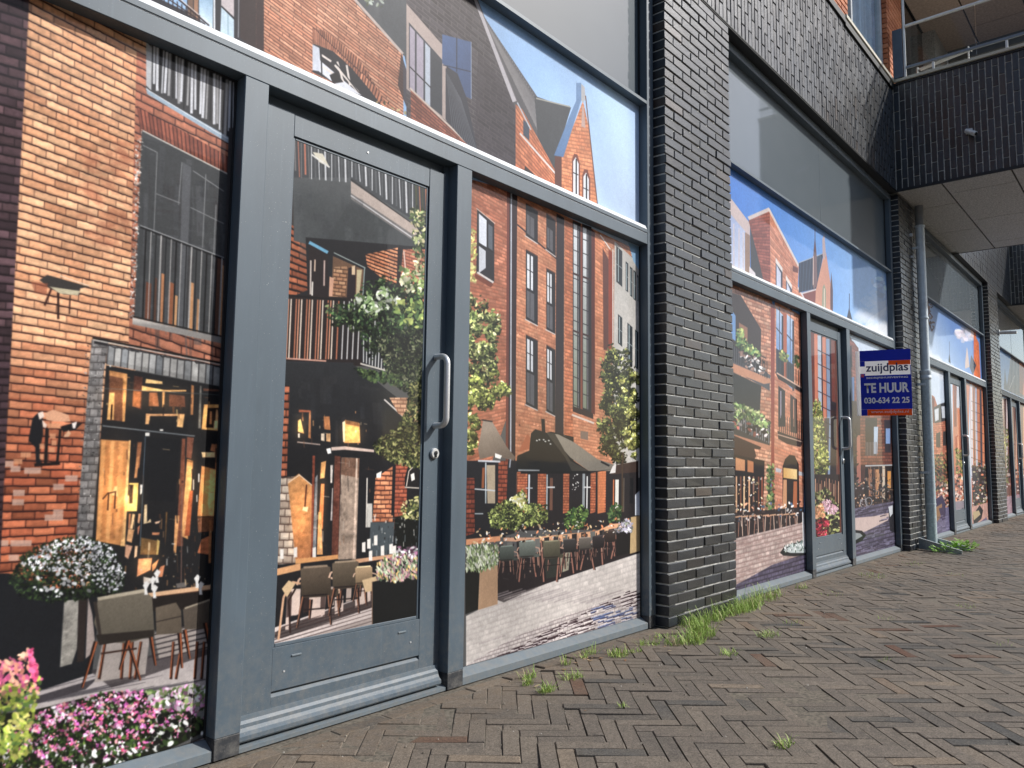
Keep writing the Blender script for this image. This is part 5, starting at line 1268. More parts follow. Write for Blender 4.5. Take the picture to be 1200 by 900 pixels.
    # lower panes: brick building with balconies
    K_([(850, 330), (905, 345), (904, 560), (850, 600)], [(850, 330), (905, 350), (905, 600), (850, 600)], 8, 60, (214, 166, 140), (186, 124, 98), (150, 100, 82), .2, .1, seed=9, br=.18)
    F_([(850, 340), (868, 346), (892, 386), (891, 442), (850, 420)], (70, 62, 62)); F_([(850, 352), (862, 370), (862, 400), (850, 390)], (110, 150, 200)); F_([(866, 378), (876, 384), (876, 400), (866, 398)], (150, 110, 90))
    F_([(850, 398), (868, 412), (903, 440), (902, 448), (902, 458), (850, 428)], (84, 84, 92)); F_([(850, 422), (903, 444), (902, 449), (895, 450), (850, 432)], (196, 140, 112)); L_((850, 396), (898, 420), 1, (50, 50, 56))
    A.bars((856, 402), (900, 424), (856, 422), (900, 444), 18, .9, (40, 42, 48))
    S_([(862, 388), (870, 384), (874, 400), (892, 414), (888, 420), (864, 406)], 170, 4, [(120, 150, 90), (80, 110, 70), (170, 180, 110), (60, 80, 60)]); S_([(868, 410), (895, 424), (896, 440), (870, 428)], 60, 4.5, [(226, 222, 220), (150, 120, 110), (60, 60, 66)])
    F_([(850, 432), (892, 452), (890, 492), (858, 476), (850, 470)], (52, 54, 58)); F_([(850, 500), (903, 520), (902, 528), (850, 510)], (190, 132, 106)); F_([(850, 474), (903, 496), (902, 522), (850, 506)], (64, 62, 64)); A.bars((858, 474), (902, 494), (858, 500), (902, 520), 18, 1.1, (120, 124, 132)); L_((858, 472), (903, 494), 1, (40, 42, 46))
    S_([(860, 470), (868, 474), (890, 482), (902, 496), (900, 508), (870, 490), (862, 500)], 260, 4, [(150, 176, 110), (96, 124, 76), (190, 196, 140), (60, 80, 56)]); S_([(858, 488), (900, 504), (900, 516), (860, 500)], 60, 4.5, [(160, 90, 80), (36, 34, 38), (216, 206, 206), (60, 60, 62)])
    F_([(850, 506), (892, 524), (880, 545), (850, 540)], (64, 46, 44)); K_([(884, 526), (903, 528), (903, 600), (892, 600), (893, 560)], [(880, 520), (905, 526), (905, 600), (880, 600)], 4, 18, (226, 180, 150), (196, 140, 112), (150, 100, 82), .2, .1, seed=2, br=.2)
    F_([(858, 532), (896, 540), (894, 606), (856, 608)], (40, 32, 34)); F_([(862, 536), (873, 539), (873, 552), (862, 551)], (206, 146, 104)); F_([(876, 539), (883, 541), (883, 554), (876, 553)], (190, 124, 84)); 
    for x, c in ((863, (206, 160, 126)), (868, (120, 76, 60)), (872, (230, 190, 150)), (878, (226, 170, 130)), (883, (150, 110, 96)), (889, (120, 70, 54)), (893, (150, 80, 56))): L_((x, 558), (x, 604), 1.8, c)
    S_([(860, 560), (894, 560), (894, 604), (858, 606)], 80, 2.4, [(250, 220, 170), (230, 190, 140), (240, 240, 236), (40, 34, 34)])
    L_((857, 555), (896, 558), 2, (34, 30, 32))
    F_([(903, 354), (908, 358), (908, 620), (904, 600)], (146, 70, 60)); K_([(908, 352), (942, 372), (942, 620), (907, 610)], [(908, 352), (942, 374), (942, 620), (908, 612)], 5, 64, (222, 158, 128), (198, 124, 96), (186, 128, 106), .16, .05, seed=4, br=.12)
    for xa, xb, y0_, y1_, sp in ((909.5, 918, 360, 436, 10), (922, 930.5, 368, 450, 8)):
        F_([(xa, y0_), (xb, y0_+sp), (xb, y1_+sp), (xa, y1_)], (126, 160, 210), c2=(196, 214, 236), ax=((xa, y0_+40), (xb, y0_)), nz=.03); F_([(xb-2, y0_+sp), (xb, y0_+sp), (xb, y1_+sp), (xb-2, y1_+sp)], (56, 50, 62)); L_((xa+4, y0_), (xa+4, y1_), .8, (70, 80, 100)); L_((xa, y0_+24), (xb, y0_+34), 1.1, (60, 60, 76)); F_([(xa, y1_-28), (xb, y1_-22), (xb, y1_+6), (xa, y1_)], (44, 46, 54), .85)
    F_([(918, 366), (922, 368), (922, 450), (918, 440)], (176, 96, 72)); F_([(908, 435), (942, 456), (942, 462), (912, 444)], (50, 42, 46)); L_((910, 437), (942, 456), 1.6, (214, 176, 156)); A.bars((911, 420), (940, 436), (911, 436), (940, 454), 10, .8, (46, 48, 54))
    S_([(915, 410), (924, 416), (922, 424), (914, 420)], 60, 4, [(90, 110, 60), (150, 150, 90), (60, 70, 48)]); S_([(930, 416), (936, 418), (936, 430), (930, 428)], 30, 4, [(90, 110, 60), (60, 70, 48)])
    F_([(912, 452), (920, 458), (920, 500), (912, 500)], (48, 44, 52)); F_([(926, 462), (934, 468), (934, 508), (926, 506)], (60, 44, 46)); L_((915, 458), (915, 490), 1.2, (160, 150, 170)); L_((930, 468), (930, 500), 1.2, (190, 130, 110)); 
    F_([(911, 505), (941, 516), (938, 524), (922, 520), (912, 514)], (60, 46, 46)); A.bars((912, 486), (940, 494), (912, 506), (940, 516), 12, .9, (46, 44, 48)); L_((911, 509), (941, 518), 1.2, (206, 170, 150))
    F_([(917, 547), (920, 538), (925, 533), (931, 534), (936, 544), (937, 600), (917, 600)], (40, 30, 30)); F_([(918, 548), (934, 550), (934, 562), (918, 560)], (216, 164, 92), c2=(240, 206, 140), ax=((918, 560), (930, 548))); F_([(918, 562), (922, 562), (922, 596), (917, 596)], (206, 150, 110)); F_([(930, 564), (934, 564), (934, 596), (929, 596)], (180, 104, 66)); F_([(909, 548), (916, 550), (915, 554), (909, 553)], (190, 190, 196)); F_([(936, 552), (942, 554), (942, 558), (936, 557)], (190, 190, 196))
    S_([(899, 545), (907, 545), (908, 606), (898, 606)], 180, 3.4, [(90, 120, 70), (150, 160, 96), (60, 76, 50)])
    # terrace and ground
    F_([(850, 602), (942, 594), (942, 618), (850, 640)], (50, 40, 42)); 
    A.clutter([(856, 598), (942, 592), (942, 616), (856, 634)], 150, [(36, 32, 34), (196, 160, 140), (90, 70, 64), (226, 206, 190)], .6, 1.6, 2, 8)
    for k in range(26):
        x = 860+k*3.1; L_((x, 604), (x-1+2*(k % 2), 630-(x-860)*.17), 1, [(196, 166, 150), (40, 36, 38), (150, 110, 96)][k % 3])
    for k in range(9): L_((862+k*8, 606-k*.4), (869+k*8, 605-k*.4), 1.6, (216, 170, 136))
    S_([(858, 590), (940, 586), (940, 606), (858, 612)], 70, 3.2, [(236, 230, 226), (60, 90, 120), (40, 36, 40), (206, 150, 120)], .6)
    F_([(850, 634), (942, 612), (960, 700), (850, 720)], (206, 186, 178), nz=.02)
    K_([(850, 634), (942, 612), (960, 650), (905, 662), (850, 692)], [(850, 632), (946, 608), (946, 690), (850, 720)], 22, 16, (208, 188, 180), (184, 160, 154), (140, 112, 108), .22, .06, seed=3, op=.8)
    for k in range(140):
        x = 858+A.r.random()*86; y = 636-(x-858)*.25+A.r.random()*(52+(x-858)*.1); ln = 3+A.r.random()*6; L_((x, y), (x+ln, y-ln*.25), .8, (160, 128, 122), op=.7)
    shp = [(850, 690), (880, 674), (905, 660), (946, 645), (1060, 560), (1060, 720), (850, 720)]
    F_([(850, 692), (880, 676), (905, 662), (946, 648), (946, 700), (850, 720)], (92, 84, 104), nz=.03)
    for k in range(80):
        x = 860+A.r.random()*86; y = 690-(x-860)*.5+A.r.random()*30; ln = 4+A.r.random()*6; L_((x, y), (x+ln, y-ln*.3), 1.2, [(130, 130, 160), (56, 48, 60)][k % 2], op=.7)
    K_([(850, 692), (880, 676), (905, 662), (946, 648), (946, 700), (850, 720)], [(850, 632), (946, 608), (946, 690), (850, 720)], 22, 16, (110, 104, 128), (84, 76, 98), (50, 42, 56), .24, .08, seed=3, op=.8)
    F_([(914, 648), (918, 642), (930, 637), (944, 632), (946, 650), (930, 652), (918, 651)], (36, 36, 38)); F_([(918, 645), (930, 638), (944, 634), (944, 648), (926, 648)], (190, 200, 200)); S_([(918, 640), (944, 632), (944, 646), (920, 647)], 90, 3, [(206, 216, 214), (110, 130, 126), (240, 244, 244), (90, 110, 96)], .4, ang=1.5); L_((941, 600), (942, 640), 2.2, (230, 232, 234)); L_((944, 600), (944, 640), 1.6, (236, 236, 238))
    # door pane
    F_([(944, 360), (1000, 380), (996, 650), (950, 660)], (110, 64, 54))
    for x, w, c in ((948, 4, (226, 196, 186)), (952, 3, (110, 58, 50)), (956, 4, (206, 124, 96)), (960, 4, (176, 190, 206)), (963, 1.2, (50, 46, 60)), (965.5, 4, (206, 130, 104)), (970, 4, (130, 150, 180)), (973, 1.3, (44, 44, 56)), (976, 3, (120, 62, 50))): F_([(x-w/2, 388+(x-948)*.4), (x+w/2, 388+(x-948)*.4), (x+w/2+2, 560), (x-w/2+2, 560)], c)
    for k in range(7): L_((958, 410+k*16), (974, 418+k*16), .9, (60, 50, 60))
    F_([(974, 470), (980, 472), (980, 600), (972, 600)], (44, 36, 40)); F_([(966, 490), (972, 490), (970, 560), (964, 560)], (50, 44, 48), .8); F_([(948, 430), (952, 436), (952, 500), (948, 500)], (80, 48, 44), .8)
    S_([(954, 470), (960, 466), (966, 500), (972, 545), (968, 558), (956, 560), (951, 520), (951, 490)], 1200, 2.8, [(104, 116, 54), (170, 176, 90), (76, 88, 44), (206, 206, 130), (56, 64, 40)])
    F_([(950, 556), (984, 556), (984, 640), (952, 640)], (50, 38, 38)); L_((960, 556), (960, 580), 1.4, (60, 44, 36))
    for k in range(18): L_((952+k*1.8, 560+(k*5 % 9)), (952+k*1.8, 590), .9, [(150, 100, 80), (90, 60, 50), (206, 160, 130)][k % 3])
    S_([(955, 578), (968, 572), (982, 590), (984, 620), (984, 632), (955, 634)], 420, 3.6, [(60, 66, 44), (130, 136, 80), (196, 200, 130), (34, 34, 32)]); S_([(963, 588), (970, 584), (982, 596), (978, 604), (966, 600)], 160, 2.6, [(226, 180, 196), (240, 206, 216), (206, 150, 170)], .4, ang=1.2); S_([(955, 612), (964, 606), (972, 612), (970, 626), (958, 632)], 190, 3.2, [(150, 30, 50), (110, 20, 36), (190, 60, 80), (60, 20, 30)]); S_([(955, 594), (964, 590), (966, 606), (956, 608)], 80, 3.2, [(226, 150, 110), (236, 180, 140), (150, 110, 70)])
    F_([(956, 630), (986, 624), (986, 640), (956, 640)], (26, 26, 26))
    # right pane
    F_([(990, 385), (1056, 400), (1056, 560), (996, 580)], (90, 60, 56))
    F_([(994, 390), (1040, 410), (1006, 420), (1000, 402)], (196, 214, 232)); F_([(1006, 400), (1040, 410), (1056, 420), (1006, 500)], (196, 210, 230))
    K_([(990, 396), (1000, 400), (1006, 408), (1010, 560), (994, 560)], [(990, 396), (1012, 408), (1012, 560), (990, 560)], 4, 40, (150, 92, 80), (120, 72, 66), (110, 70, 66), .2, .1, seed=6); F_([(996, 405), (998, 405), (999, 430), (996, 430)], (60, 44, 50)); F_([(997, 442), (1001, 442), (1001, 470), (997, 470)], (80, 110, 160)); F_([(998, 470), (1003, 470), (1003, 545), (998, 545)], (50, 40, 46), .8)
    F_([(990, 470), (1056, 470), (1056, 600), (990, 610)], (60, 46, 46))
    F_([(1008, 480), (1056, 480), (1056, 570), (1010, 570)], (78, 50, 46)); K_([(1008, 486), (1056, 486), (1056, 545), (1008, 545)], [(1008, 486), (1056, 486), (1056, 545), (1008, 545)], 9, 16, (150, 88, 72), (110, 64, 56), (80, 50, 48), .2, .1, seed=2)
    for P, c in (([(1014, 490), (1028, 490), (1027, 534), (1014, 534)], (44, 36, 40)), ([(1024, 500), (1029, 500), (1028, 532), (1024, 532)], (170, 190, 214)), ([(1036, 492), (1044, 492), (1044, 530), (1037, 530)], (50, 44, 56)), ([(1038, 502), (1043, 502), (1043, 520), (1038, 520)], (130, 160, 210)), ([(1004, 510), (1008, 510), (1009, 570), (1004, 570)], (170, 110, 96)),
                ([(1014, 548), (1046, 546), (1046, 588), (1012, 588)], (40, 30, 32)), ([(1018, 550), (1022, 550), (1022, 582), (1018, 582)], (150, 100, 76)), ([(1026, 550), (1030, 550), (1030, 584), (1026, 584)], (196, 140, 96)), ([(1034, 546), (1037, 546), (1037, 585), (1034, 585)], (206, 190, 170)), ([(1040, 552), (1044, 552), (1044, 572), (1040, 572)], (216, 150, 80))): F_(P, c)
    A.bars((1014, 518), (1028, 518), (1014, 534), (1028, 534), 8, .8, (110, 100, 104)); L_((1014, 546), (1046, 545), 1.5, (180, 190, 196))
    S_([(1000, 500), (1004, 500), (1006, 570), (1000, 570)], 60, 3, [(60, 60, 50), (44, 40, 40)]); A.clutter([(1010, 546), (1048, 546), (1048, 590), (1010, 592)], 90, [(36, 30, 32), (150, 100, 76), (206, 160, 120), (60, 50, 56)], .6, 1.5, 3, 14)
    S_([(1002, 560), (1046, 560), (1046, 592), (1002, 598)], 170, 2.4, [(36, 32, 36), (90, 80, 84), (150, 140, 140), (190, 150, 120), (50, 60, 60)], .6)
    for cx, cy in ((1012, 590), (1018, 588)):
        for k in range(10): L_((cx+4*math.cos(k*.63), cy+5*math.sin(k*.63)), (cx+4*math.cos(k*.63+.63), cy+5*math.sin(k*.63+.63)), .9, (150, 150, 156))
    F_([(1000, 596), (1056, 586), (1056, 660), (1000, 680)], (96, 88, 108), nz=.03)
    F_([(1001, 607), (1024, 605), (1046, 600), (1040, 610), (1012, 624), (1001, 626)], (206, 184, 178))
    K_([(1000, 596), (1056, 586), (1056, 660), (1000, 680)], [(998, 596), (1056, 584), (1056, 658), (998, 678)], 12, 16, (120, 116, 140), (86, 80, 104), (44, 38, 50), .26, .08, seed=3, op=.6)
    F_([(1001, 607), (1024, 605), (1046, 600), (1040, 610), (1012, 624), (1001, 626)], (206, 184, 178))
    for k in range(170):
        x = 1000+A.r.random()*50; y = 596+A.r.random()*70; ln = 3+A.r.random()*6
        if 605 < y < 622 and x < 1030: continue
        L_((x, y), (x+ln, y-ln*.25), 1.0, [(140, 136, 166), (52, 46, 60), (120, 112, 136)][k % 3], op=.75)
    F_([(1001, 621), (1010, 622), (1015, 627), (1010, 634), (1001, 638)], (30, 30, 34)); F_([(1001, 624), (1008, 625), (1011, 628), (1001, 634)], (150, 156, 160)); F_([(1041, 596), (1048, 590), (1050, 625), (1043, 622)], (40, 38, 46)); F_([(1041, 594), (1046, 592), (1046, 602), (1043, 606)], (206, 210, 216))
    return A.out()
def art_bay3(x0, x1):
    A = Art(x0, x1, 150, 6)
    F_, L_, S_, K_ = A.fill, A.line, A.scatter, A.brick
    F_([(1060, 300), (1180, 300), (1180, 700), (1060, 700)], (96, 140, 206), c2=(200, 214, 232), ax=((1110, 370), (1106, 450)), nz=.015)
    for k in range(60):
        t = A.r.random(); x = 1080+34*t; y = 405+25*t+A.r.random()*20; F_([(x-4, y), (x, y-6), (x+4, y-3), (x+5, y+4), (x, y+7)], (226, 230, 236), .3, nz=0)
    S_([(1120, 390), (1136, 384), (1140, 396), (1126, 402)], 40, 7, [(226, 206, 214), (216, 214, 230)], .6, op=.5)
    # twig, spires, orange tower
    for P in ([(1086, 350), (1089, 366), (1093, 372)], [(1086, 362), (1088, 376), (1092, 388), (1094, 384)]): A.pl(P, 1.3, (92, 74, 76))
    S_([(1086, 352), (1092, 358), (1095, 388), (1088, 380)], 26, 3, [(96, 78, 78), (120, 96, 90)])
    F_([(1111.5, 424), (1112.5, 412), (1114, 426)], (40, 46, 60)); L_((1112.6, 400), (1112.6, 416), .6, (80, 96, 130)); F_([(1131, 425), (1133, 406), (1134, 412), (1136, 430), (1131, 432)], (206, 180, 170))
    F_([(1141, 388), (1143, 386), (1144, 396), (1147, 402), (1149, 445), (1141, 440)], (224, 110, 58), nz=.1); F_([(1137, 386), (1141, 388), (1141, 396), (1138, 394)], (236, 210, 206)); F_([(1138, 416), (1144, 428), (1140, 440), (1136, 430)], (56, 60, 80))
    # first lower pane
    F_([(1080, 455), (1095, 465), (1100, 480), (1114, 468), (1116, 600), (1080, 600)], (170, 96, 72)); F_([(1086, 455), (1095, 468), (1094, 520), (1088, 540)], (110, 52, 46))
    F_([(1094, 478), (1100, 474), (1112, 470), (1113, 492), (1095, 496)], (50, 48, 56)); F_([(1095, 480), (1100, 478), (1100, 492), (1096, 494)], (200, 206, 216)); F_([(1103, 476), (1108, 476), (1108, 490), (1104, 490)], (200, 206, 216)); 
    K_([(1093, 496), (1114, 494), (1114, 540), (1093, 540)], [(1093, 496), (1114, 494), (1114, 540), (1093, 540)], 5, 18, (216, 136, 104), (186, 104, 78), (140, 84, 68), .2, .1)
    F_([(1097, 508), (1102, 506), (1102, 524), (1097, 524)], (44, 38, 44)); F_([(1105, 506), (1109, 505), (1109, 522), (1105, 522)], (50, 42, 46))
    S_([(1093, 534), (1114, 528), (1115, 580), (1094, 580)], 330, 3, [(60, 62, 40), (120, 122, 70), (36, 34, 32), (150, 146, 84), (90, 60, 44)])
    S_([(1090, 568), (1114, 560), (1116, 596), (1092, 600)], 180, 3, [(226, 180, 160), (190, 90, 70), (50, 40, 40), (236, 220, 206), (150, 96, 80)], .7)
    F_([(1090, 600), (1118, 592), (1122, 650), (1096, 655)], (110, 104, 136), nz=.08); F_([(1095, 586), (1104, 580), (1108, 590), (1108, 606), (1100, 608), (1096, 596)], (46, 36, 80)); F_([(1094, 596), (1104, 590), (1104, 604), (1096, 614)], (150, 110, 76)); F_([(1100, 596), (1106, 594), (1108, 608), (1104, 610)], (60, 44, 84))
    for k in range(60): x = 1096+A.r.random()*24; y = 604+A.r.random()*36; L_((x, y), (x+4, y-1), .9, [(150, 146, 176), (66, 60, 84)][k % 2], op=.7)
    # door pane
    F_([(1116, 440), (1136, 450), (1134, 600), (1118, 600)], (196, 120, 92)); F_([(1120, 444), (1126, 448), (1124, 480), (1119, 476)], (216, 222, 232)); F_([(1117, 448), (1121, 452), (1121, 500), (1118, 500)], (130, 60, 50)); F_([(1126, 456), (1128, 456), (1128, 468), (1126, 466)], (50, 46, 56))
    for x, c in ((1123, (230, 150, 112)), (1126, (150, 84, 66)), (1128.5, (216, 130, 92))): L_((x, 478), (x, 545), 1.6, c)
    S_([(1120, 525), (1128, 528), (1130, 560), (1121, 560)], 140, 2.8, [(120, 122, 60), (80, 84, 46), (160, 156, 90)]); S_([(1119, 556), (1132, 556), (1132, 590), (1120, 590)], 150, 2.8, [(206, 150, 130), (60, 44, 44), (236, 210, 196), (170, 90, 70), (226, 160, 120)], .7); F_([(1118, 588), (1134, 586), (1136, 606), (1120, 610)], (150, 140, 150)); F_([(1121, 600), (1129, 595), (1129, 603), (1121, 604)], (34, 34, 38))
    # right pane
    F_([(1136, 445), (1160, 460), (1160, 640), (1140, 650)], (190, 110, 80)); 
    for x, w, c in ((1138, 2.4, (206, 204, 216)), (1141, 1.4, (110, 60, 52)), (1143.5, 2.2, (176, 180, 200)), (1146, 1.6, (206, 130, 96)), (1149, 2, (66, 66, 80)), (1151.5, 1.8, (226, 140, 98)), (1153.5, 1.6, (60, 50, 56)), (1156, 2.6, (226, 110, 60))): L_((x, 450+(x-1138)*.6), (x+1.4, 560), w, c)
    for k in range(9): L_((1138, 470+k*11), (1154, 476+k*11), .8, (90, 60, 60), op=.7)
    F_([(1139, 545), (1156, 548), (1156, 600), (1140, 600)], (60, 44, 44)); S_([(1139, 540), (1156, 545), (1156, 598), (1140, 600)], 170, 2.8, [(80, 84, 50), (40, 36, 38), (216, 200, 190), (190, 110, 80), (150, 140, 110), (60, 50, 60)], .7)
    F_([(1138, 594), (1160, 588), (1162, 620), (1140, 640)], (206, 160, 146), nz=.06); F_([(1140, 604), (1148, 592), (1152, 598), (1150, 608), (1141, 616)], (40, 40, 44)); F_([(1140, 600), (1147, 598), (1149, 603), (1141, 610)], (190, 170, 130)); F_([(1140, 618), (1156, 606), (1158, 618), (1141, 640)], (120, 110, 136))
    return A.out()
def art_bay4(x0, x1):
    A = Art(x0, x1, 120, 8)
    F_, L_, S_, K_ = A.fill, A.line, A.scatter, A.brick
    F_([(1160, 300), (1300, 300), (1300, 700), (1160, 700)], (110, 160, 226), c2=(190, 212, 240), ax=((1174, 410), (1176, 455)), nz=.015)
    F_([(1176, 462), (1177.5, 432), (1180, 452), (1184, 425), (1187, 400), (1200, 395), (1230, 400), (1230, 480), (1180, 462)], (120, 110, 116), nz=.1)
    for k in range(12): L_((1184+k*2, 420), (1182+k*2.4, 462), .7, [(160, 146, 146), (84, 78, 90)][k % 2])
    L_((1183, 456), (1189, 440), .8, (216, 206, 196)); F_([(1194, 410), (1202, 408), (1202, 465), (1195, 460)], (190, 110, 80))
    F_([(1170, 465), (1230, 480), (1230, 620), (1170, 620)], (120, 76, 66)); 
    for x, c in ((1175, (206, 170, 160)), (1178, (90, 52, 50)), (1180, (216, 200, 200)), (1183, (60, 44, 48)), (1191, (216, 170, 146)), (1193, (206, 120, 80)), (1200, (220, 150, 110)), (1207, (90, 60, 60)), (1215, (206, 130, 96))): L_((x, 468), (x, 560), 1.6, c)
    S_([(1176, 500), (1181, 504), (1182, 566), (1176, 566)], 120, 2.6, [(110, 116, 60), (150, 150, 84), (70, 76, 44)]); S_([(1174, 555), (1200, 548), (1230, 548), (1230, 586), (1174, 588)], 130, 2.6, [(206, 90, 110), (226, 200, 190), (60, 44, 50), (190, 120, 90)], .7)
    F_([(1170, 584), (1230, 572), (1230, 640), (1170, 640)], (170, 140, 150), nz=.08)
    return A.out()
ARTS = [art_bay1, art_bay2, art_bay3, art_bay4]

BAYS = [
    dict(x0=-.56, x1=4.312, pm=[(1.400, 1.497), (2.495, 2.596)], dx=(1.497, 2.495)),
    dict(x0=5.30, x1=10.05, pm=[(7.045, 7.135), (8.170, 8.275)], dx=(7.135, 8.170)),
    dict(x0=11.0, x1=16.04, pm=[(12.88, 13.00), (14.05, 14.17)], dx=(13.00, 14.05)),
    dict(x0=17.03, x1=22.0, pm=[(18.62, 18.73), (19.78, 19.88)], dx=(18.73, 19.78)),
]
LAB = ['nearest shopfront, glass printed with orange brick houses, cafe tables and pink flowers',
       'second shopfront, printed with a church gable and clouds, with the blue letting board on it',
       'third shopfront, behind the downpipe, printed with a fountain basin and an orange tower',
       'farthest shopfront, cut by the right edge, printed with grey gables']
DL = ['grey door with a long pull handle, printed with a cafe terrace and balcony', 'grey door printed with red flowers and a slim tree', 'narrow grey door in the third shopfront', 'grey door at the right edge']
for k, bb in enumerate(BAYS):
    arr = ARTS[k](bb['x0'], bb['x1'])
    m = pane_mat('window_print', make_image('window_print', arr))
    shopfront(bb['x0'], bb['x1'], bb['pm'], bb['dx'], (bb['x0'], bb['x1'], 0.0, 3.4, m), LAB[k], DL[k])
pier(P0[0], P0[1], 'brick pier left of the first shopfront, outside the picture', False)

# ------------------------------------------------------------------ wall above, farther building parts
far = thing('brick_wall', 'distant dark brick wall of bricks on end seen beyond the overhanging bay soffit', 'brick wall', (16, 2.45, Z_LINT), 'upper brick walls')
b = B(); b.box(13.57, 18.76, YP+.01, 2.9, Z_LINT+.012, Z_TOP-.02); part('mortar', b, MORTARDARK, far)
stf = B()
n = int((18.75-13.57)/COURSE)
for i in range(n):
    z = Z_LINT+.02-(BL*.5 if i % 2 else 0); xc = 13.58+(i+.5)*COURSE
    while z < Z_TOP:
        a, b_ = max(z, Z_LINT+.02), min(z+BL-JT, Z_TOP-.03)
        if b_-a > .02: stf.box(xc-BH/2, xc+BH/2, YP+rnd.uniform(-.002, .002), YP+.1, a, b_, .003, rnd.choice(TONES[:-1]))
        z += BL
o = part('brickwork', stf, BLACKBRICK, far, tone=True); o['kind'] = 'stuff'
b = B(); b.box(13.57, 18.76, YP-.004, YF+.03, Z_LINT-.004, Z_LINT+.012); part('lintel_angle', b, BLACK, far)

O2 = thing('overhanging_bay', 'dark second overhanging bay with grey-green soffit at the right edge', 'balcony', (20, 1.5, Z_LINT))
b = B(); b.box(18.77+.01, 22.3, .6, 2.9, Z_LINT+.04, Z_TOP); part('mortar', b, MORTAR, O2)
stf = B(); y = 2.40; i = 0
while y > .65:
    z = Z_LINT+.04-(BL*.5 if i % 2 else 0)
    while z < Z_TOP:
        a, b_ = max(z, Z_LINT+.04), min(z+BL-JT, Z_TOP)
        if b_-a > .02: stf.box(18.77, 18.87, y-COURSE+JT, y, a, b_, .003, rnd.choice(TONES[:-1]))
        z += BL
    y -= COURSE; i += 1
o = part('brickwork', stf, BLACKBRICK, O2, tone=True); o['kind'] = 'stuff'
b = B(); b.box(18.765, 22.3, .6, 2.405, Z_LINT+.02, Z_LINT+.04); part('soffit_panel', b, SOFFITM, O2)
b = B(); b.box(18.76, 18.79, .6, 2.405, Z_LINT, Z_LINT+.04); part('steel_angle', b, BLACK, O2)

# upper storey: orange brick, window with curtains, balcony balustrade
UPZ = Z_TOP+.04
up_ = thing('upper_facade', 'orange brick upper storey with a curtained window, above the black brick band', 'house facade', (8, 2.6, UPZ))
OB = palette(.21, .10, .052, ORANGEBRICK)
oc = .0655
def obrick(x0, x1, y0, y1, axis, z0, z1, keep=True):
    n = int((z1-z0)/oc)
    L = .246
    for r in range(n):
        z = z0+r*oc; off = (L/2 if r % 2 else 0)
        if axis == 'x':
            x = x0-off
            while x < x1-.02:
                a, b_ = max(x, x0), min(x+L-.012, x1)
                if b_-a > .04:
                    o = inst('brick', pick(OB), up_, ((a+b_)/2, y0+.05, z)); o.scale = ((b_-a)/.21, 1, 1)
                x += L
        else:
            y = y0-off
            while y < y1-.02:
                a, b_ = max(y, y0), min(y+L-.012, y1)
                if b_-a > .04:
                    o = inst('brick', pick(OB), up_, (x0+.05, (a+b_)/2, z)); o.rotation_euler = (0, 0, math.pi/2); o.scale = ((b_-a)/.21, 1, 1)
                y += L
b = B(); b.box(-2, 8.30, 2.43, 3.0, UPZ-.03, 8.4); b.box(9.885, 10.0, 2.43, 2.98, UPZ-.03, 8.4); part('mortar', b, MORTARDARK, up_)
obrick(7.0, 8.31, YP+.01, 0, 'x', UPZ, UPZ+1.2)
obrick(9.865, 10.0, YP+.01, 0, 'x', UPZ, UPZ+1.9)
stf = B()
for r in range(24):
    for k in range(34):
        x = -1.4+k*.246-(.123 if r % 2 else 0)
        if x+.23 < 6.99 or r > 17 and x+.23 < 8.3: stf.box(x, x+.234, YP+.01, YP+.1, UPZ+r*oc, UPZ+r*oc+.052, .002, rnd.choice(TONES))
o = part('brickwork', stf, ORANGEBRICK, up_, tone=True); o['kind'] = 'stuff'
w = bpy.data.objects.new('window', None); COL.objects.link(w); w.parent = up_; w.location = Vector((9.0, 2.72, UPZ))-wloc(up_)
WF = mat_simple('pale_window_frame', (.42, .45, .47), .4)
q = B()
for a, b_ in ((8.318, 8.375), (9.79, 9.862), (8.62, 8.67)): q.box(a, b_, 2.46 if a < 8.4 else 2.475, 2.55, UPZ, 8.0, .003)
q.box(8.375, 9.79, 2.475, 2.55, UPZ, UPZ+.03, .003)
part('window_frame', q, WF, w)
q = B()
CURT = mat_simple('curtain_cloth', (.66, .72, .80), .9, vary=.12)
vs = []; nn = 60
for k in range(nn+1):
    x = 8.67+(9.79-8.67)*k/nn
    vs.append((x, 2.555+.022*math.sin(k*.9)+.012*math.sin(k*.37)))
q.add([(x, y, UPZ+.03) for x, y in vs]+[(x, y, 8.0) for x, y in vs], [(k, k+1, nn+2+k, nn+1+k) for k in range(nn)])
part('curtain', q, CURT, w, smooth=True)
q = B(); q.box(8.375, 9.79, 2.505, 2.512, UPZ+.03, 8.0); part('pane', q, mat_clear('window_glass', (.9, .94, .96), .02, 1.3), w)
q = B(); q.box(8.3, 9.88, 3.0, 3.05, UPZ, 8.4); part('dark_room', q, BLACK, w)

# balcony above the overhanging bay
WHITE = mat_simple('white_metal', (.62, .63, .62), .4, .2)
bal = thing('balustrade', 'glass balustrade with thin steel handrail on top of the overhanging bay', 'balustrade', (10, 1.6, Z_TOP+.035))
q = B(); q.box(9.965, 9.99, 2.245, 2.27, Z_TOP+.035, 7.9, .003); part('post', q, WHITE, bal)
q = B(); q.box(9.96, 10.0, 1.0, 2.245, 6.375, 6.40, .003); part('handrail', q, WHITE, bal)
q = B(); q.box(9.955, 9.985, 1.0, 2.245, 5.835, 5.865, .003); part('bottom_rail', q, mat_simple('grey_rail', (.16, .19, .23), .4), bal)
q = B(); q.box(9.975, 9.985, 1.50, 2.243, Z_TOP+.06, 6.374); part('glass_panel', q, BALGLASS, bal)
q = B(); q.box(9.975, 9.985, 1.0, 1.49, Z_TOP+.06, 6.374); part('glass_panel', q, BALGLASS, bal)
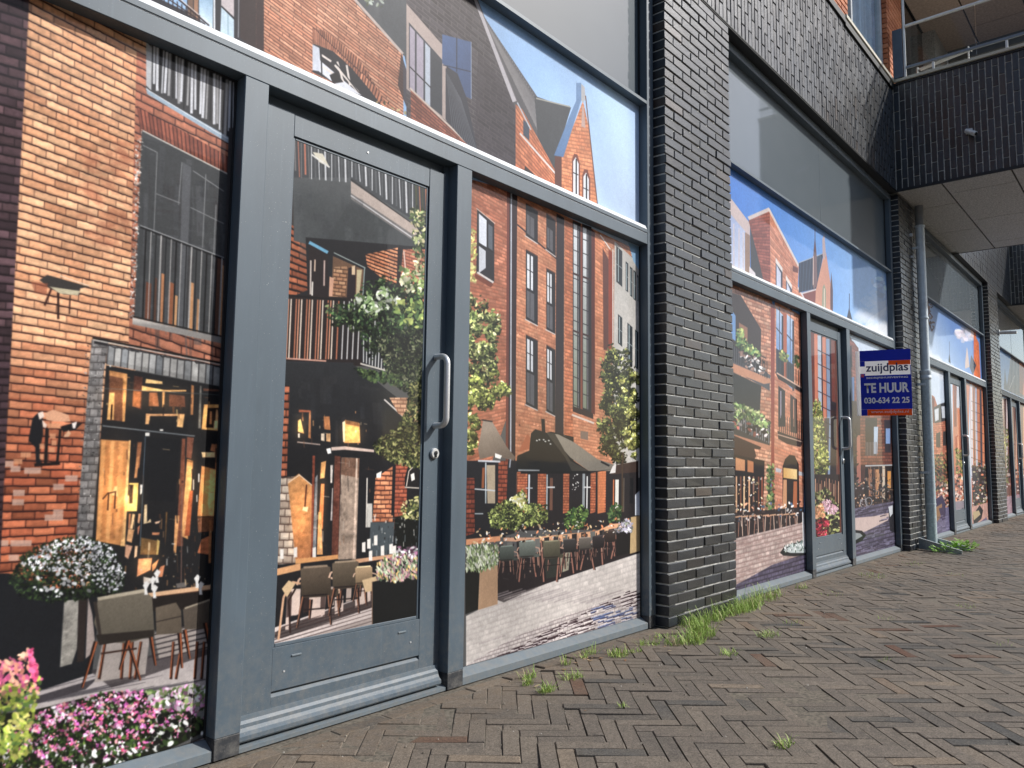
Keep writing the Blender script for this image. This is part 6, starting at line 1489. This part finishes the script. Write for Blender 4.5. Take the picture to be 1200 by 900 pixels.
q = B(); q.box(9.94, 9.985, 2.275, 2.385, Z_TOP+.036, 6.36, .003); part('end_panel', q, mat_simple('blue_grey_panel', (.05, .075, .11), .35), bal)
for yy in (1.95, 1.2):
    q = B(); q.box(9.965, 9.99, yy-.012, yy+.012, Z_TOP+.035, 5.834, .002); part('stub_post', q, WHITE, bal)
# balcony walls and ceiling
BOARD = mat_simple('brown_board', (.42, .31, .24), .8, vary=.25, scale=30)
lg = thing('loggia', 'brown boarded ceiling and brick back wall of the balcony behind the glass balustrade', 'loggia', (12, 1.8, Z_TOP))
q = B(); q.box(10.0, 10.6, 2.43, 3.0, UPZ-.03, 7.6); part('wall', q, MORTARDARK, lg)
stf = B()
for r in range(28):
    for k in range(3):
        x = 10.005+k*.246-(.123 if r % 2 else 0); a = max(x, 10.003); b_ = min(x+.234, 10.6)
        if b_-a > .03: stf.box(a, b_, YP+.012, YP+.1, UPZ+r*oc, UPZ+r*oc+.052, .002, rnd.choice(TONES))
o = part('brickwork', stf, ORANGEBRICK, lg, tone=True); o['kind'] = 'stuff'
q = B(); q.box(10.61, 12.6, 2.6, 2.65, UPZ-.03, 7.6); q.box(10.61, 10.66, 2.43, 2.6, UPZ, 7.6); part('door', q, DARKGLASS, lg)
q = B(); q.box(12.61, 13.5, 2.43, 3.0, UPZ-.03, 7.6); part('wall', q, SOFFITM, lg)
q = B(); q.box(10.0, 13.5, 1.0, 3.2, 7.63, 7.9); part('ceiling_slab', q, BLACK, lg)
for (xa, xb, ya, yb) in ((10.0, 11.0, 2.0, 2.59), (11.01, 12.30, 2.0, 2.59), (12.31, 13.5, 2.0, 2.59), (10.0, 11.6, 1.3, 1.99), (11.61, 12.9, 1.3, 1.99), (12.91, 13.5, 1.3, 1.99), (10.0, 13.5, 1.0, 1.29)):
    q = B(); q.box(xa, xb-.01, ya, yb-.01, 7.6, 7.629, .002); part('ceiling_board', q, BOARD, lg)
q = B(); q.box(13.45, 13.5, 1.0, 2.42, UPZ, 7.6); part('side_screen', q, mat_simple('grey_screen', (.10, .105, .10), .6), lg)
# drying rack behind the glass
rk = thing('drying_rack', 'white wire drying rack lying behind the glass balustrade', 'drying rack', (10.3, 1.8, Z_TOP+.04))
q = B()
for s_ in range(4):
    q.tube([(10.12+.06*s_, 2.15, 5.86+.02*s_), (10.12+.06*s_, 1.60, 5.93+.02*s_)], .006, 6)
q.tube([(10.10, 1.60, 5.74), (10.10, 1.60, 5.95), (10.32, 1.60, 5.99)], .009, 6)
q.tube([(10.10, 2.15, 5.74), (10.10, 2.15, 5.87), (10.32, 2.15, 5.93)], .009, 6)
part('wire_frame', q, WHITE, rk)

# small camera on the overhanging bay
cc = thing('security_camera', 'small white security camera on the dark side of the overhanging bay', 'camera', (OX0, 1.608, 4.85))
q = B(); q.box(OX0-.02, OX0+.005, 1.575, 1.645, 4.84, 4.90, .004); part('base', q, WHITE, cc)
q = B(); q.tube([(OX0-.02, 1.61, 4.865), (OX0-.06, 1.60, 4.84)], .01, 8); part('arm', q, WHITE, cc)
q = B(); q.tube([(OX0-.05, 1.635, 4.868), (OX0-.065, 1.60, 4.845), (OX0-.10, 1.535, 4.79), (OX0-.102, 1.53, 4.787)], [.026, .028, .030, .024], 14); part('housing', q, WHITE, cc, smooth=True)
q = B(); q.tube([(OX0-.102, 1.531, 4.788), (OX0-.105, 1.525, 4.783)], .018, 12); part('lens', q, BLACK, cc)
# white bracket light at the far right
la = thing('bracket_light', 'white tubular bracket light sticking out from the far facade at the right edge', 'light', (17.05, 2.4, 3.5))
q = B(); q.tube([(17.0, 2.41, 3.52), (17.0, 2.12, 3.50)], .032, 12); part('tube', q, WHITE, la, smooth=True)
q = B(); q.box(16.95, 17.05, 2.395, 2.41, 3.46, 3.58, .003); part('base_plate', q, WHITE, la)

# ------------------------------------------------------------------ downpipe
PX, PY = 10.72, 2.328
dp = thing('downpipe', 'galvanised downpipe running from the soffit to the pavement in front of the second pier', 'downpipe', (PX, PY, 0))
PIPELOW = mat_brick('galvanised_pipe', [(0, (.38, .46, .49)), (1, (.44, .52, .55))], .5, .15, .5, (.60, .64, .66))
UPP = mat_simple('zinc_pipe', (.54, .61, .65), .5, .12, .14, 14)
q = B(); q.tube([(PX, PY, 2.19), (PX, PY, 4.05)], .054, 22); part('upper_pipe', q, UPP, dp, smooth=True)
q = B(); q.tube([(PX, PY, 4.05), (PX, PY, Z_LINT)], .050, 22); part('pipe_head', q, mat_simple('dark_zinc', (.20, .215, .225), .6), dp, smooth=True)  # top length, darker grey than the pipe below
q = B(); q.tube([(PX, PY, .0), (PX, PY, 2.10)], .060, 22); part('lower_pipe', q, PIPELOW, dp, smooth=True, tone=True)
for zc in (4.05, 2.86, .53):
    q = B(); q.tube([(PX, PY, zc-.012), (PX, PY, zc-.010), (PX, PY, zc+.010), (PX, PY, zc+.012)], [.058, .0625, .0625, .058], 22); part('collar', q, UPP, dp, smooth=True)
q = B(); q.tube([(PX, PY, 2.08), (PX, PY, 2.085), (PX, PY, 2.115), (PX, PY, 2.12), (PX, PY, 2.14), (PX, PY, 2.145), (PX, PY, 2.19), (PX, PY, 2.195)], [.064, .068, .068, .064, .064, .067, .067, .060], 22); part('socket', q, UPP, dp, smooth=True)
for zc in (3.75, 2.0, .9):
    q = B(); q.box(PX-.07, PX-.055, PY-.01, YP+.02, zc, zc+.03, .002); part('clip', q, UPP, dp)
q = B(); q.box(PX-.16, PX-.145, YP-.03, YP+.01, 3.9, 3.94, .003); q.box(PX-.16, PX-.145, YP-.03, YP+.01, 3.62, 3.65, .003); part('bolt', q, STEEL, dp)
# splash guard: two sloping steel cheeks
gd = thing('pipe_guard', 'steel splash channel with sloping edges at the foot of the downpipe, among green weeds', 'splash channel', (10.3, 2.1, 0))
for xa, nm in ((10.40, 'cheek'), (10.86, 'cheek')):
    q = B(); q.add([(xa, 2.405, 0), (xa, 2.405, .13), (xa-.25, 1.90, .035), (xa-.25, 1.90, 0), (xa+.008, 2.405, 0), (xa+.008, 2.405, .13), (xa-.242, 1.90, .035), (xa-.242, 1.90, 0)], [(0, 1, 2, 3), (7, 6, 5, 4), (0, 4, 5, 1), (1, 5, 6, 2), (2, 6, 7, 3), (3, 7, 4, 0)])
    part('cheek', q, GALV, gd)
    q = B(); q.add([(xa-.012, 2.405, .131), (xa+.022, 2.405, .131), (xa-.228, 1.90, .036), (xa-.262, 1.90, .036), (xa-.012, 2.405, .136), (xa+.022, 2.405, .136), (xa-.228, 1.90, .041), (xa-.262, 1.90, .041)], [(0, 1, 2, 3), (4, 5, 6, 7), (0, 1, 5, 4), (1, 2, 6, 5), (2, 3, 7, 6), (3, 0, 4, 7)])
    part('edge_strip', q, mat_simple('bright_edge', (.5, .54, .56), .4, .3), gd)

# ------------------------------------------------------------------ letting board
SB = thing('letting_board', 'blue and white TO LET board with orange strips, mounted on the second shopfront', 'sign', (8.6, 2.2, 1.8))
A_ = Vector((8.52, 2.47, 0)); B_ = Vector((8.63, 2.005, 0)); SZ0, SZ1 = 1.515, 2.20
dS = (B_-A_); WS = dS.length; dS.normalize(); nS = Vector((dS.y, -dS.x, 0))
if nS.x > 0: nS = -nS
BLUE = mat_simple('sign_blue', s2l((30, 60, 200)), .35, vary=.05, scale=3)
WHT = mat_simple('sign_white', (.90, .90, .90), .35, vary=.03, scale=3)
ORG = mat_simple('sign_orange', s2l((245, 120, 25)), .35, vary=.03, scale=3)
for m_ in (BLUE, WHT, ORG):            # thin plastic sheet, daylight shines through from behind
    nt_ = m_.node_tree; pb = nt_.nodes['Principled BSDF']; out_ = nt_.nodes['Material Output']
    tl = nt_.nodes.new('ShaderNodeBsdfTranslucent'); mx = nt_.nodes.new('ShaderNodeMixShader'); mx.inputs[0].default_value = .5
    nt_.links.new(pb.inputs['Base Color'].links[0].from_socket, tl.inputs[0])
    nt_.links.new(pb.outputs[0], mx.inputs[1]); nt_.links.new(tl.outputs[0], mx.inputs[2]); nt_.links.new(mx.outputs[0], out_.inputs['Surface'])
def sgn(u0, u1, v0, v1, t0, t1, mat, name):
    q = B(); pts = []
    for z in (v0, v1):
        for u in (u0, u1):
            for n_ in (t0, t1):
                p = A_+dS*(u*WS)+nS*n_; pts.append((p.x, p.y, SZ0+(SZ1-SZ0)*z))
    q.add(pts, [(0, 1, 3, 2), (4, 6, 7, 5), (0, 4, 5, 1), (2, 3, 7, 6), (0, 2, 6, 4), (1, 5, 7, 3)])
    return part(name, q, mat, SB)
sgn(0, 1, 0, 1, .0020, .0028, WHT, 'board')
for u0_, u1_, v0_, v1_ in ((0, 1, .833, 1), (0, .10, .756, .832), (0, .10, .615, .644), (.985, 1, .615, .755), (0, 1, .096, .614), (0, .119, 0, .095)):
    sgn(u0_, u1_, v0_, v1_, .0030, .0034, BLUE, 'blue_film')
sgn(-.085, -.002, -.0, .995, -.03, .001, WHT, 'mounting_flange')
sgn(.565, .99, .765, .832, .0052, .007, ORG, 'orange_strip')
sgn(.12, .99, .0, .095, .0035, .005, ORG, 'orange_strip')
sgn(.02, .075, .59, .635, .0036, .0045, mat_simple('sign_red', (.75, .10, .16), .4), 'red_dot')
WHL = mat_simple('letter_white', (.92, .92, .92), .35, vary=.02, scale=3)
def lettering(txt, u, v, w, hgt, mat, bold=0.0, n_=.0078):
    c = bpy.data.curves.new('lettering', 'FONT'); c.body = txt; c.size = 1; c.offset = bold; c.extrude = .0
    o = bpy.data.objects.new('tmp', c); COL.objects.link(o)
    bpy.context.view_layer.update()
    me = bpy.data.meshes.new_from_object(o.evaluated_get(bpy.context.evaluated_depsgraph_get()))
    bpy.data.objects.remove(o)
    V = np.array([x.co[:] for x in me.vertices]); lo, hi = V.min(0), V.max(0)
    me.name = 'lettering'
    base = A_+dS*(u*WS)+nS*n_
    for x in me.vertices:
        a = (x.co.x-lo[0])/(hi[0]-lo[0])*w*WS; bb = (x.co.y-lo[1])/(hi[1]-lo[1])*hgt*(SZ1-SZ0)
        x.co = Vector((dS.x*a, dS.y*a, bb))
    me.materials.clear(); me.materials.append(mat)
    o = bpy.data.objects.new('lettering', me); COL.objects.link(o); o.parent = SB
    o.location = Vector((base.x, base.y, SZ0+(SZ1-SZ0)*v))-wloc(SB)
NAVY = mat_simple('sign_navy', s2l((25, 35, 90)), .4)
lettering('zuijdplas', .115, .632, .83, .165, NAVY, .018)
lettering('BEDRIJFSHUISVESTING', .125, .555, .81, .034, WHL, .02)
lettering('TE HUUR', .075, .345, .875, .150, WHL, .035)
lettering('030-634 22 25', .065, .185, .885, .092, WHL, .03)
lettering('www.zuijdplas.nl', .19, .025, .74, .055, WHT, .025)

# ------------------------------------------------------------------ grass and weeds
def leafmat(name, a, b_):
    M = Mat(name)
    at = M.n('ShaderNodeAttribute', attribute_name='tone')
    M.set(Base_Color=M.ramp(at.outputs['Fac'], [(0, a), (.5, tuple((x+y)/2 for x, y in zip(a, b_))), (.97, b_), (1, (.46, .38, .20))]), Roughness=.6, Specular_IOR_Level=.3)
    M.b.inputs['Subsurface Weight'].default_value = 0
    return M.m
GRASS = leafmat('grass_blades', (.18, .32, .05), (.46, .60, .16))
WEED = leafmat('weed_leaves', (.12, .28, .03), (.34, .56, .12))
def blades(bld, cx, cy, n, r, hmin, hmax, lean=.7, wd=.0035):
    for _ in range(n):
        a = rnd.random()*2*math.pi; rr = r*math.sqrt(rnd.random())
        x, y = cx+rr*math.cos(a), cy+rr*math.sin(a)*.6
        hh = rnd.uniform(hmin, hmax)*(.45+.6*rnd.random()); a2 = rnd.random()*2*math.pi; le = rnd.uniform(.15, lean*1.35)*hh
        dx, dy = math.cos(a2), math.sin(a2); wx, wy = -dy*wd/2, dx*wd/2
        t = rnd.random() if rnd.random() > .1 else 1.6
        p = [(0, 0), (.35, .5), (.75, .85), (1.25, 1.0 if rnd.random() < .6 else .8)]
        vs = []
        for k, (s_, zz) in enumerate(p[:3]):
            ww = 1-.25*k
            vs += [(x+dx*le*s_-wx*ww, y+dy*le*s_-wy*ww, hh*zz-.008), (x+dx*le*s_+wx*ww, y+dy*le*s_+wy*ww, hh*zz-.008)]
        vs.append((x+dx*le*p[3][0], y+dy*le*p[3][0], hh*p[3][1]-.008))
        bld.add(vs, [(0, 1, 3, 2), (2, 3, 5, 4), (4, 5, 6)], t)
def tuft(spots, label, group=None, mat=None, wd=.0035):
    q = B()
    for cx, cy, n, r, h0, h1 in spots: blades(q, cx, cy, n, r, h0, h1, .9, wd)
    o = part('grass_tuft', q, mat or GRASS, tone=True)
    tag(o, label, 'grass', group)
    return o
G2 = 'grass tufts in the paving joints'
tuft([(4.46+.1*k, 2.36-.035*abs(math.sin(k*1.7)), 95+int(60*math.sin(k*2.6)), .095, .015, .10+.045*math.sin(k*2.1)) for k in range(10)]+[(5.28, 2.33, 150, .14, .03, .16), (5.45, 2.36, 110, .13, .02, .14), (5.10, 2.31, 90, .12, .02, .12)]+[(5.72, 2.37, 130, .14, .02, .16), (5.9, 2.38, 60, .10, .02, .13)], 'long bright grass along the foot of the nearest brick pier, thickest at its right corner')
tuft([(3.98, 2.18, 110, .09, .02, .07), (4.08, 2.12, 170, .10, .03, .11), (4.25, 2.16, 190, .12, .03, .13), (4.38, 2.24, 150, .10, .03, .11), (4.08, 2.30, 80, .10, .01, .05), (3.85, 2.27, 90, .08, .02, .06)], 'spreading green grass in front of the left corner of the nearest brick pier')
tuft([(3.46, 2.40, 70, .06, .02, .075), (3.36, 2.37, 40, .03, .02, .06)], 'small grass tuft against the sill, nearest the reddish paver', G2)
tuft([(3.54, 2.27, 150, .075, .02, .07), (3.66, 2.24, 60, .05, .01, .05)], 'dense dark green grass tuft with dry leaves, left of the pier grass', G2)
tuft([(3.2, 2.36, 30, .03, .02, .07)], 'few upright blades of grass against the sill', G2)
tuft([(3.04, 2.21, 110, .07, .02, .05)], 'low round grass tuft midway between the door and the pier', G2)
tuft([(2.90, 2.36, 60, .05, .02, .06), (2.82, 2.30, 60, .035, .02, .055)], 'light green grass tuft nearest the right door post', G2)
tuft([(2.78, 2.16, 110, .045, .02, .06)], 'upright grass tuft just in front of the one nearest the door post', G2)
tuft([(2.84, 1.80, 35, .035, .01, .04)], 'tiny sparse grass tuft in an open joint of the herringbone', G2)
tuft([(3.97, 1.86, 90, .08, .015, .045)], 'flat dark grass tuft in front of the pier grass', G2)
tuft([(4.55, 1.88, 100, .10, .02, .06)], 'dark green grass tuft beside a slate grey paver right of the pier grass', G2)
tuft([(2.86, 1.13, 70, .05, .015, .05)], 'yellowish grass tuft at the bottom edge of the picture', G2)
tuft([(6.4, 2.36, 60, .08, .02, .08)], 'thin grass tuft by the sill of the second shopfront', G2)
tuft([(7.6, 2.15, 120, .20, .01, .04)], 'low spreading moss and grass near the second door', G2)
tuft([(5.6, 1.5, 40, .10, .01, .03), (6.5, 1.2, 40, .1, .01, .03), (8.2, 1.6, 60, .15, .01, .03), (5.3, .8, 30, .08, .01, .03), (7.4, .5, 40, .1, .01, .03), (4.4, 1.2, 30, .05, .01, .03), (9.6, .9, 50, .2, .01, .03), (6.3, 2.1, 50, .15, .01, .03), (5.0, 1.9, 30, .1, .01, .04), (8.8, 2.1, 60, .2, .01, .04)], 'scattered yellow green moss in the joints of the far pavement')['kind'] = 'stuff'
# broad leaved weeds by the pipe
q = B()
for cx, cy, n, r, s_ in ((10.1, 2.1, 60, .16, .07), (10.6, 2.05, 170, .26, .085), (10.95, 2.05, 120, .24, .08)):
    for _ in range(n):
        a = rnd.random()*6.283; rr = r*math.sqrt(rnd.random()); x, y = cx+rr*math.cos(a), cy+rr*math.sin(a)*.7
        z = rnd.uniform(.0, .09)*(1.2-rr/r*.6); L = s_*rnd.uniform(.35, 1); d = Vector((math.cos(a+rnd.gauss(0, .6)), math.sin(a+rnd.gauss(0, .6)), rnd.uniform(-.1, .8))).normalized()*L
        sdv = d.cross(Vector((0, 0, 1))).normalized()*L*.28; p = Vector((x, y, z))
        q.add([p, p+d*.45+sdv, p+d, p+d*.45-sdv], [(0, 1, 2, 3)], rnd.random())
tag(part('weed_patch', q, WEED, tone=True), 'bright broad leaved weeds round the foot of the downpipe', 'weeds', kind='stuff')
# grit, dry leaves
q = B()
for _ in range(900):
    x = rnd.uniform(.6, 11); y = 2.40-abs(rnd.gauss(0, .5)) if rnd.random() < .6 else rnd.uniform(-1, 2.4)
    s_ = rnd.uniform(.002, .006); a = rnd.random()*3
    c_, sn = math.cos(a)*s_, math.sin(a)*s_
    q.add([(x+c_, y+sn, -.001), (x-sn, y+c_, -.001), (x-c_, y-sn, -.001), (x+sn, y-c_, -.001), (x, y, s_*.8)], [(0, 1, 4), (1, 2, 4), (2, 3, 4), (3, 0, 4)], rnd.random())
GRIT = Mat('grit'); _a = GRIT.n('ShaderNodeAttribute', attribute_name='tone'); GRIT.set(Base_Color=GRIT.ramp(_a.outputs['Fac'], [(0, (.10, .085, .065)), (.7, (.28, .25, .20)), (1, (.55, .52, .46))]), Roughness=.95)
o = part('grit', q, GRIT.m, tone=True); tag(o, 'small pale grit and crumbs scattered over the brick paving', 'grit', kind='stuff')
q = B()
for _ in range(70):
    x, y = (rnd.gauss(3.42, .12), rnd.gauss(2.33, .04)) if rnd.random() < .35 else (rnd.gauss(4.0, .25), rnd.gauss(2.2, .08)) if rnd.random() < .5 else (rnd.uniform(2.5, 9), 2.4-abs(rnd.gauss(0, .25)))
    s_ = rnd.uniform(.008, .018); a = rnd.random()*6; z = rnd.uniform(.001, .006)
    d = Vector((math.cos(a), math.sin(a), rnd.uniform(-.1, .3)))*s_; w_ = Vector((-math.sin(a), math.cos(a), 0))*s_*.5; p = Vector((x, y, z))
    q.add([p-d, p+w_, p+d, p-w_], [(0, 1, 2, 3)], rnd.random())
DRY = Mat('dry_leaves'); _a = DRY.n('ShaderNodeAttribute', attribute_name='tone'); DRY.set(Base_Color=DRY.ramp(_a.outputs['Fac'], [(0, (.20, .09, .04)), (1, (.42, .33, .20))]), Roughness=.9)
o = part('dry_leaves', q, DRY.m, tone=True); tag(o, 'dry brown leaf bits lying along the foot of the facade', 'dry leaves', kind='stuff')

# ------------------------------------------------------------------ unseen houses behind and left of camera, added to cut skylight, mirrored in glass
def house(x0, x1, y0, y1, hgt, face, label):
    t = thing('house', label, 'house', ((x0+x1)/2, (y0+y1)/2, 0), 'houses on the other side of the street')
    q = B(); q.box(x0, x1, y0, y1, -.04, hgt); part('wall', q, HOUSEB, t)
    q = B(); q.box(x0-.2, x1+.2, y0-.2, y1+.2, hgt, hgt+.3); part('roof_edge', q, CREAM, t)
    n = int((x1-x0 if face == 'y' else y1-y0)/2.6)
    for r in range(int(hgt/3)):
        for k in range(n):
            z = .9+r*3.0
            if face == 'y':
                c0 = x0+(x1-x0)*(k+.5)/n; a = (c0-.6, c0+.6, y1-.02, y1+.03, z, z+1.6); b_ = (c0-.52, c0+.52, y1+.01, y1+.035, z+.08, z+1.52)
            else:
                c0 = y0+(y1-y0)*(k+.5)/n; a = (x1-.02, x1+.03, c0-.6, c0+.6, z, z+1.6); b_ = (x1+.01, x1+.035, c0-.52, c0+.52, z+.08, z+1.52)
            q = B(); q.box(*a); f = part('window', q, WHITE, t); q = B(); q.box(*b_); part('pane', q, DARKGLASS, f)
HOUSEB = mat_simple('house_brick', (.17, .10, .075), .9, vary=.2, scale=5)
house(-9, 16, -22, -14, 8.5, 'y', 'long unseen red brick house row across the street, behind the camera')
house(-32, -22, -14, 2.4, 8.0, 'x', 'unseen red brick house left of the camera, added to dim the sky light')
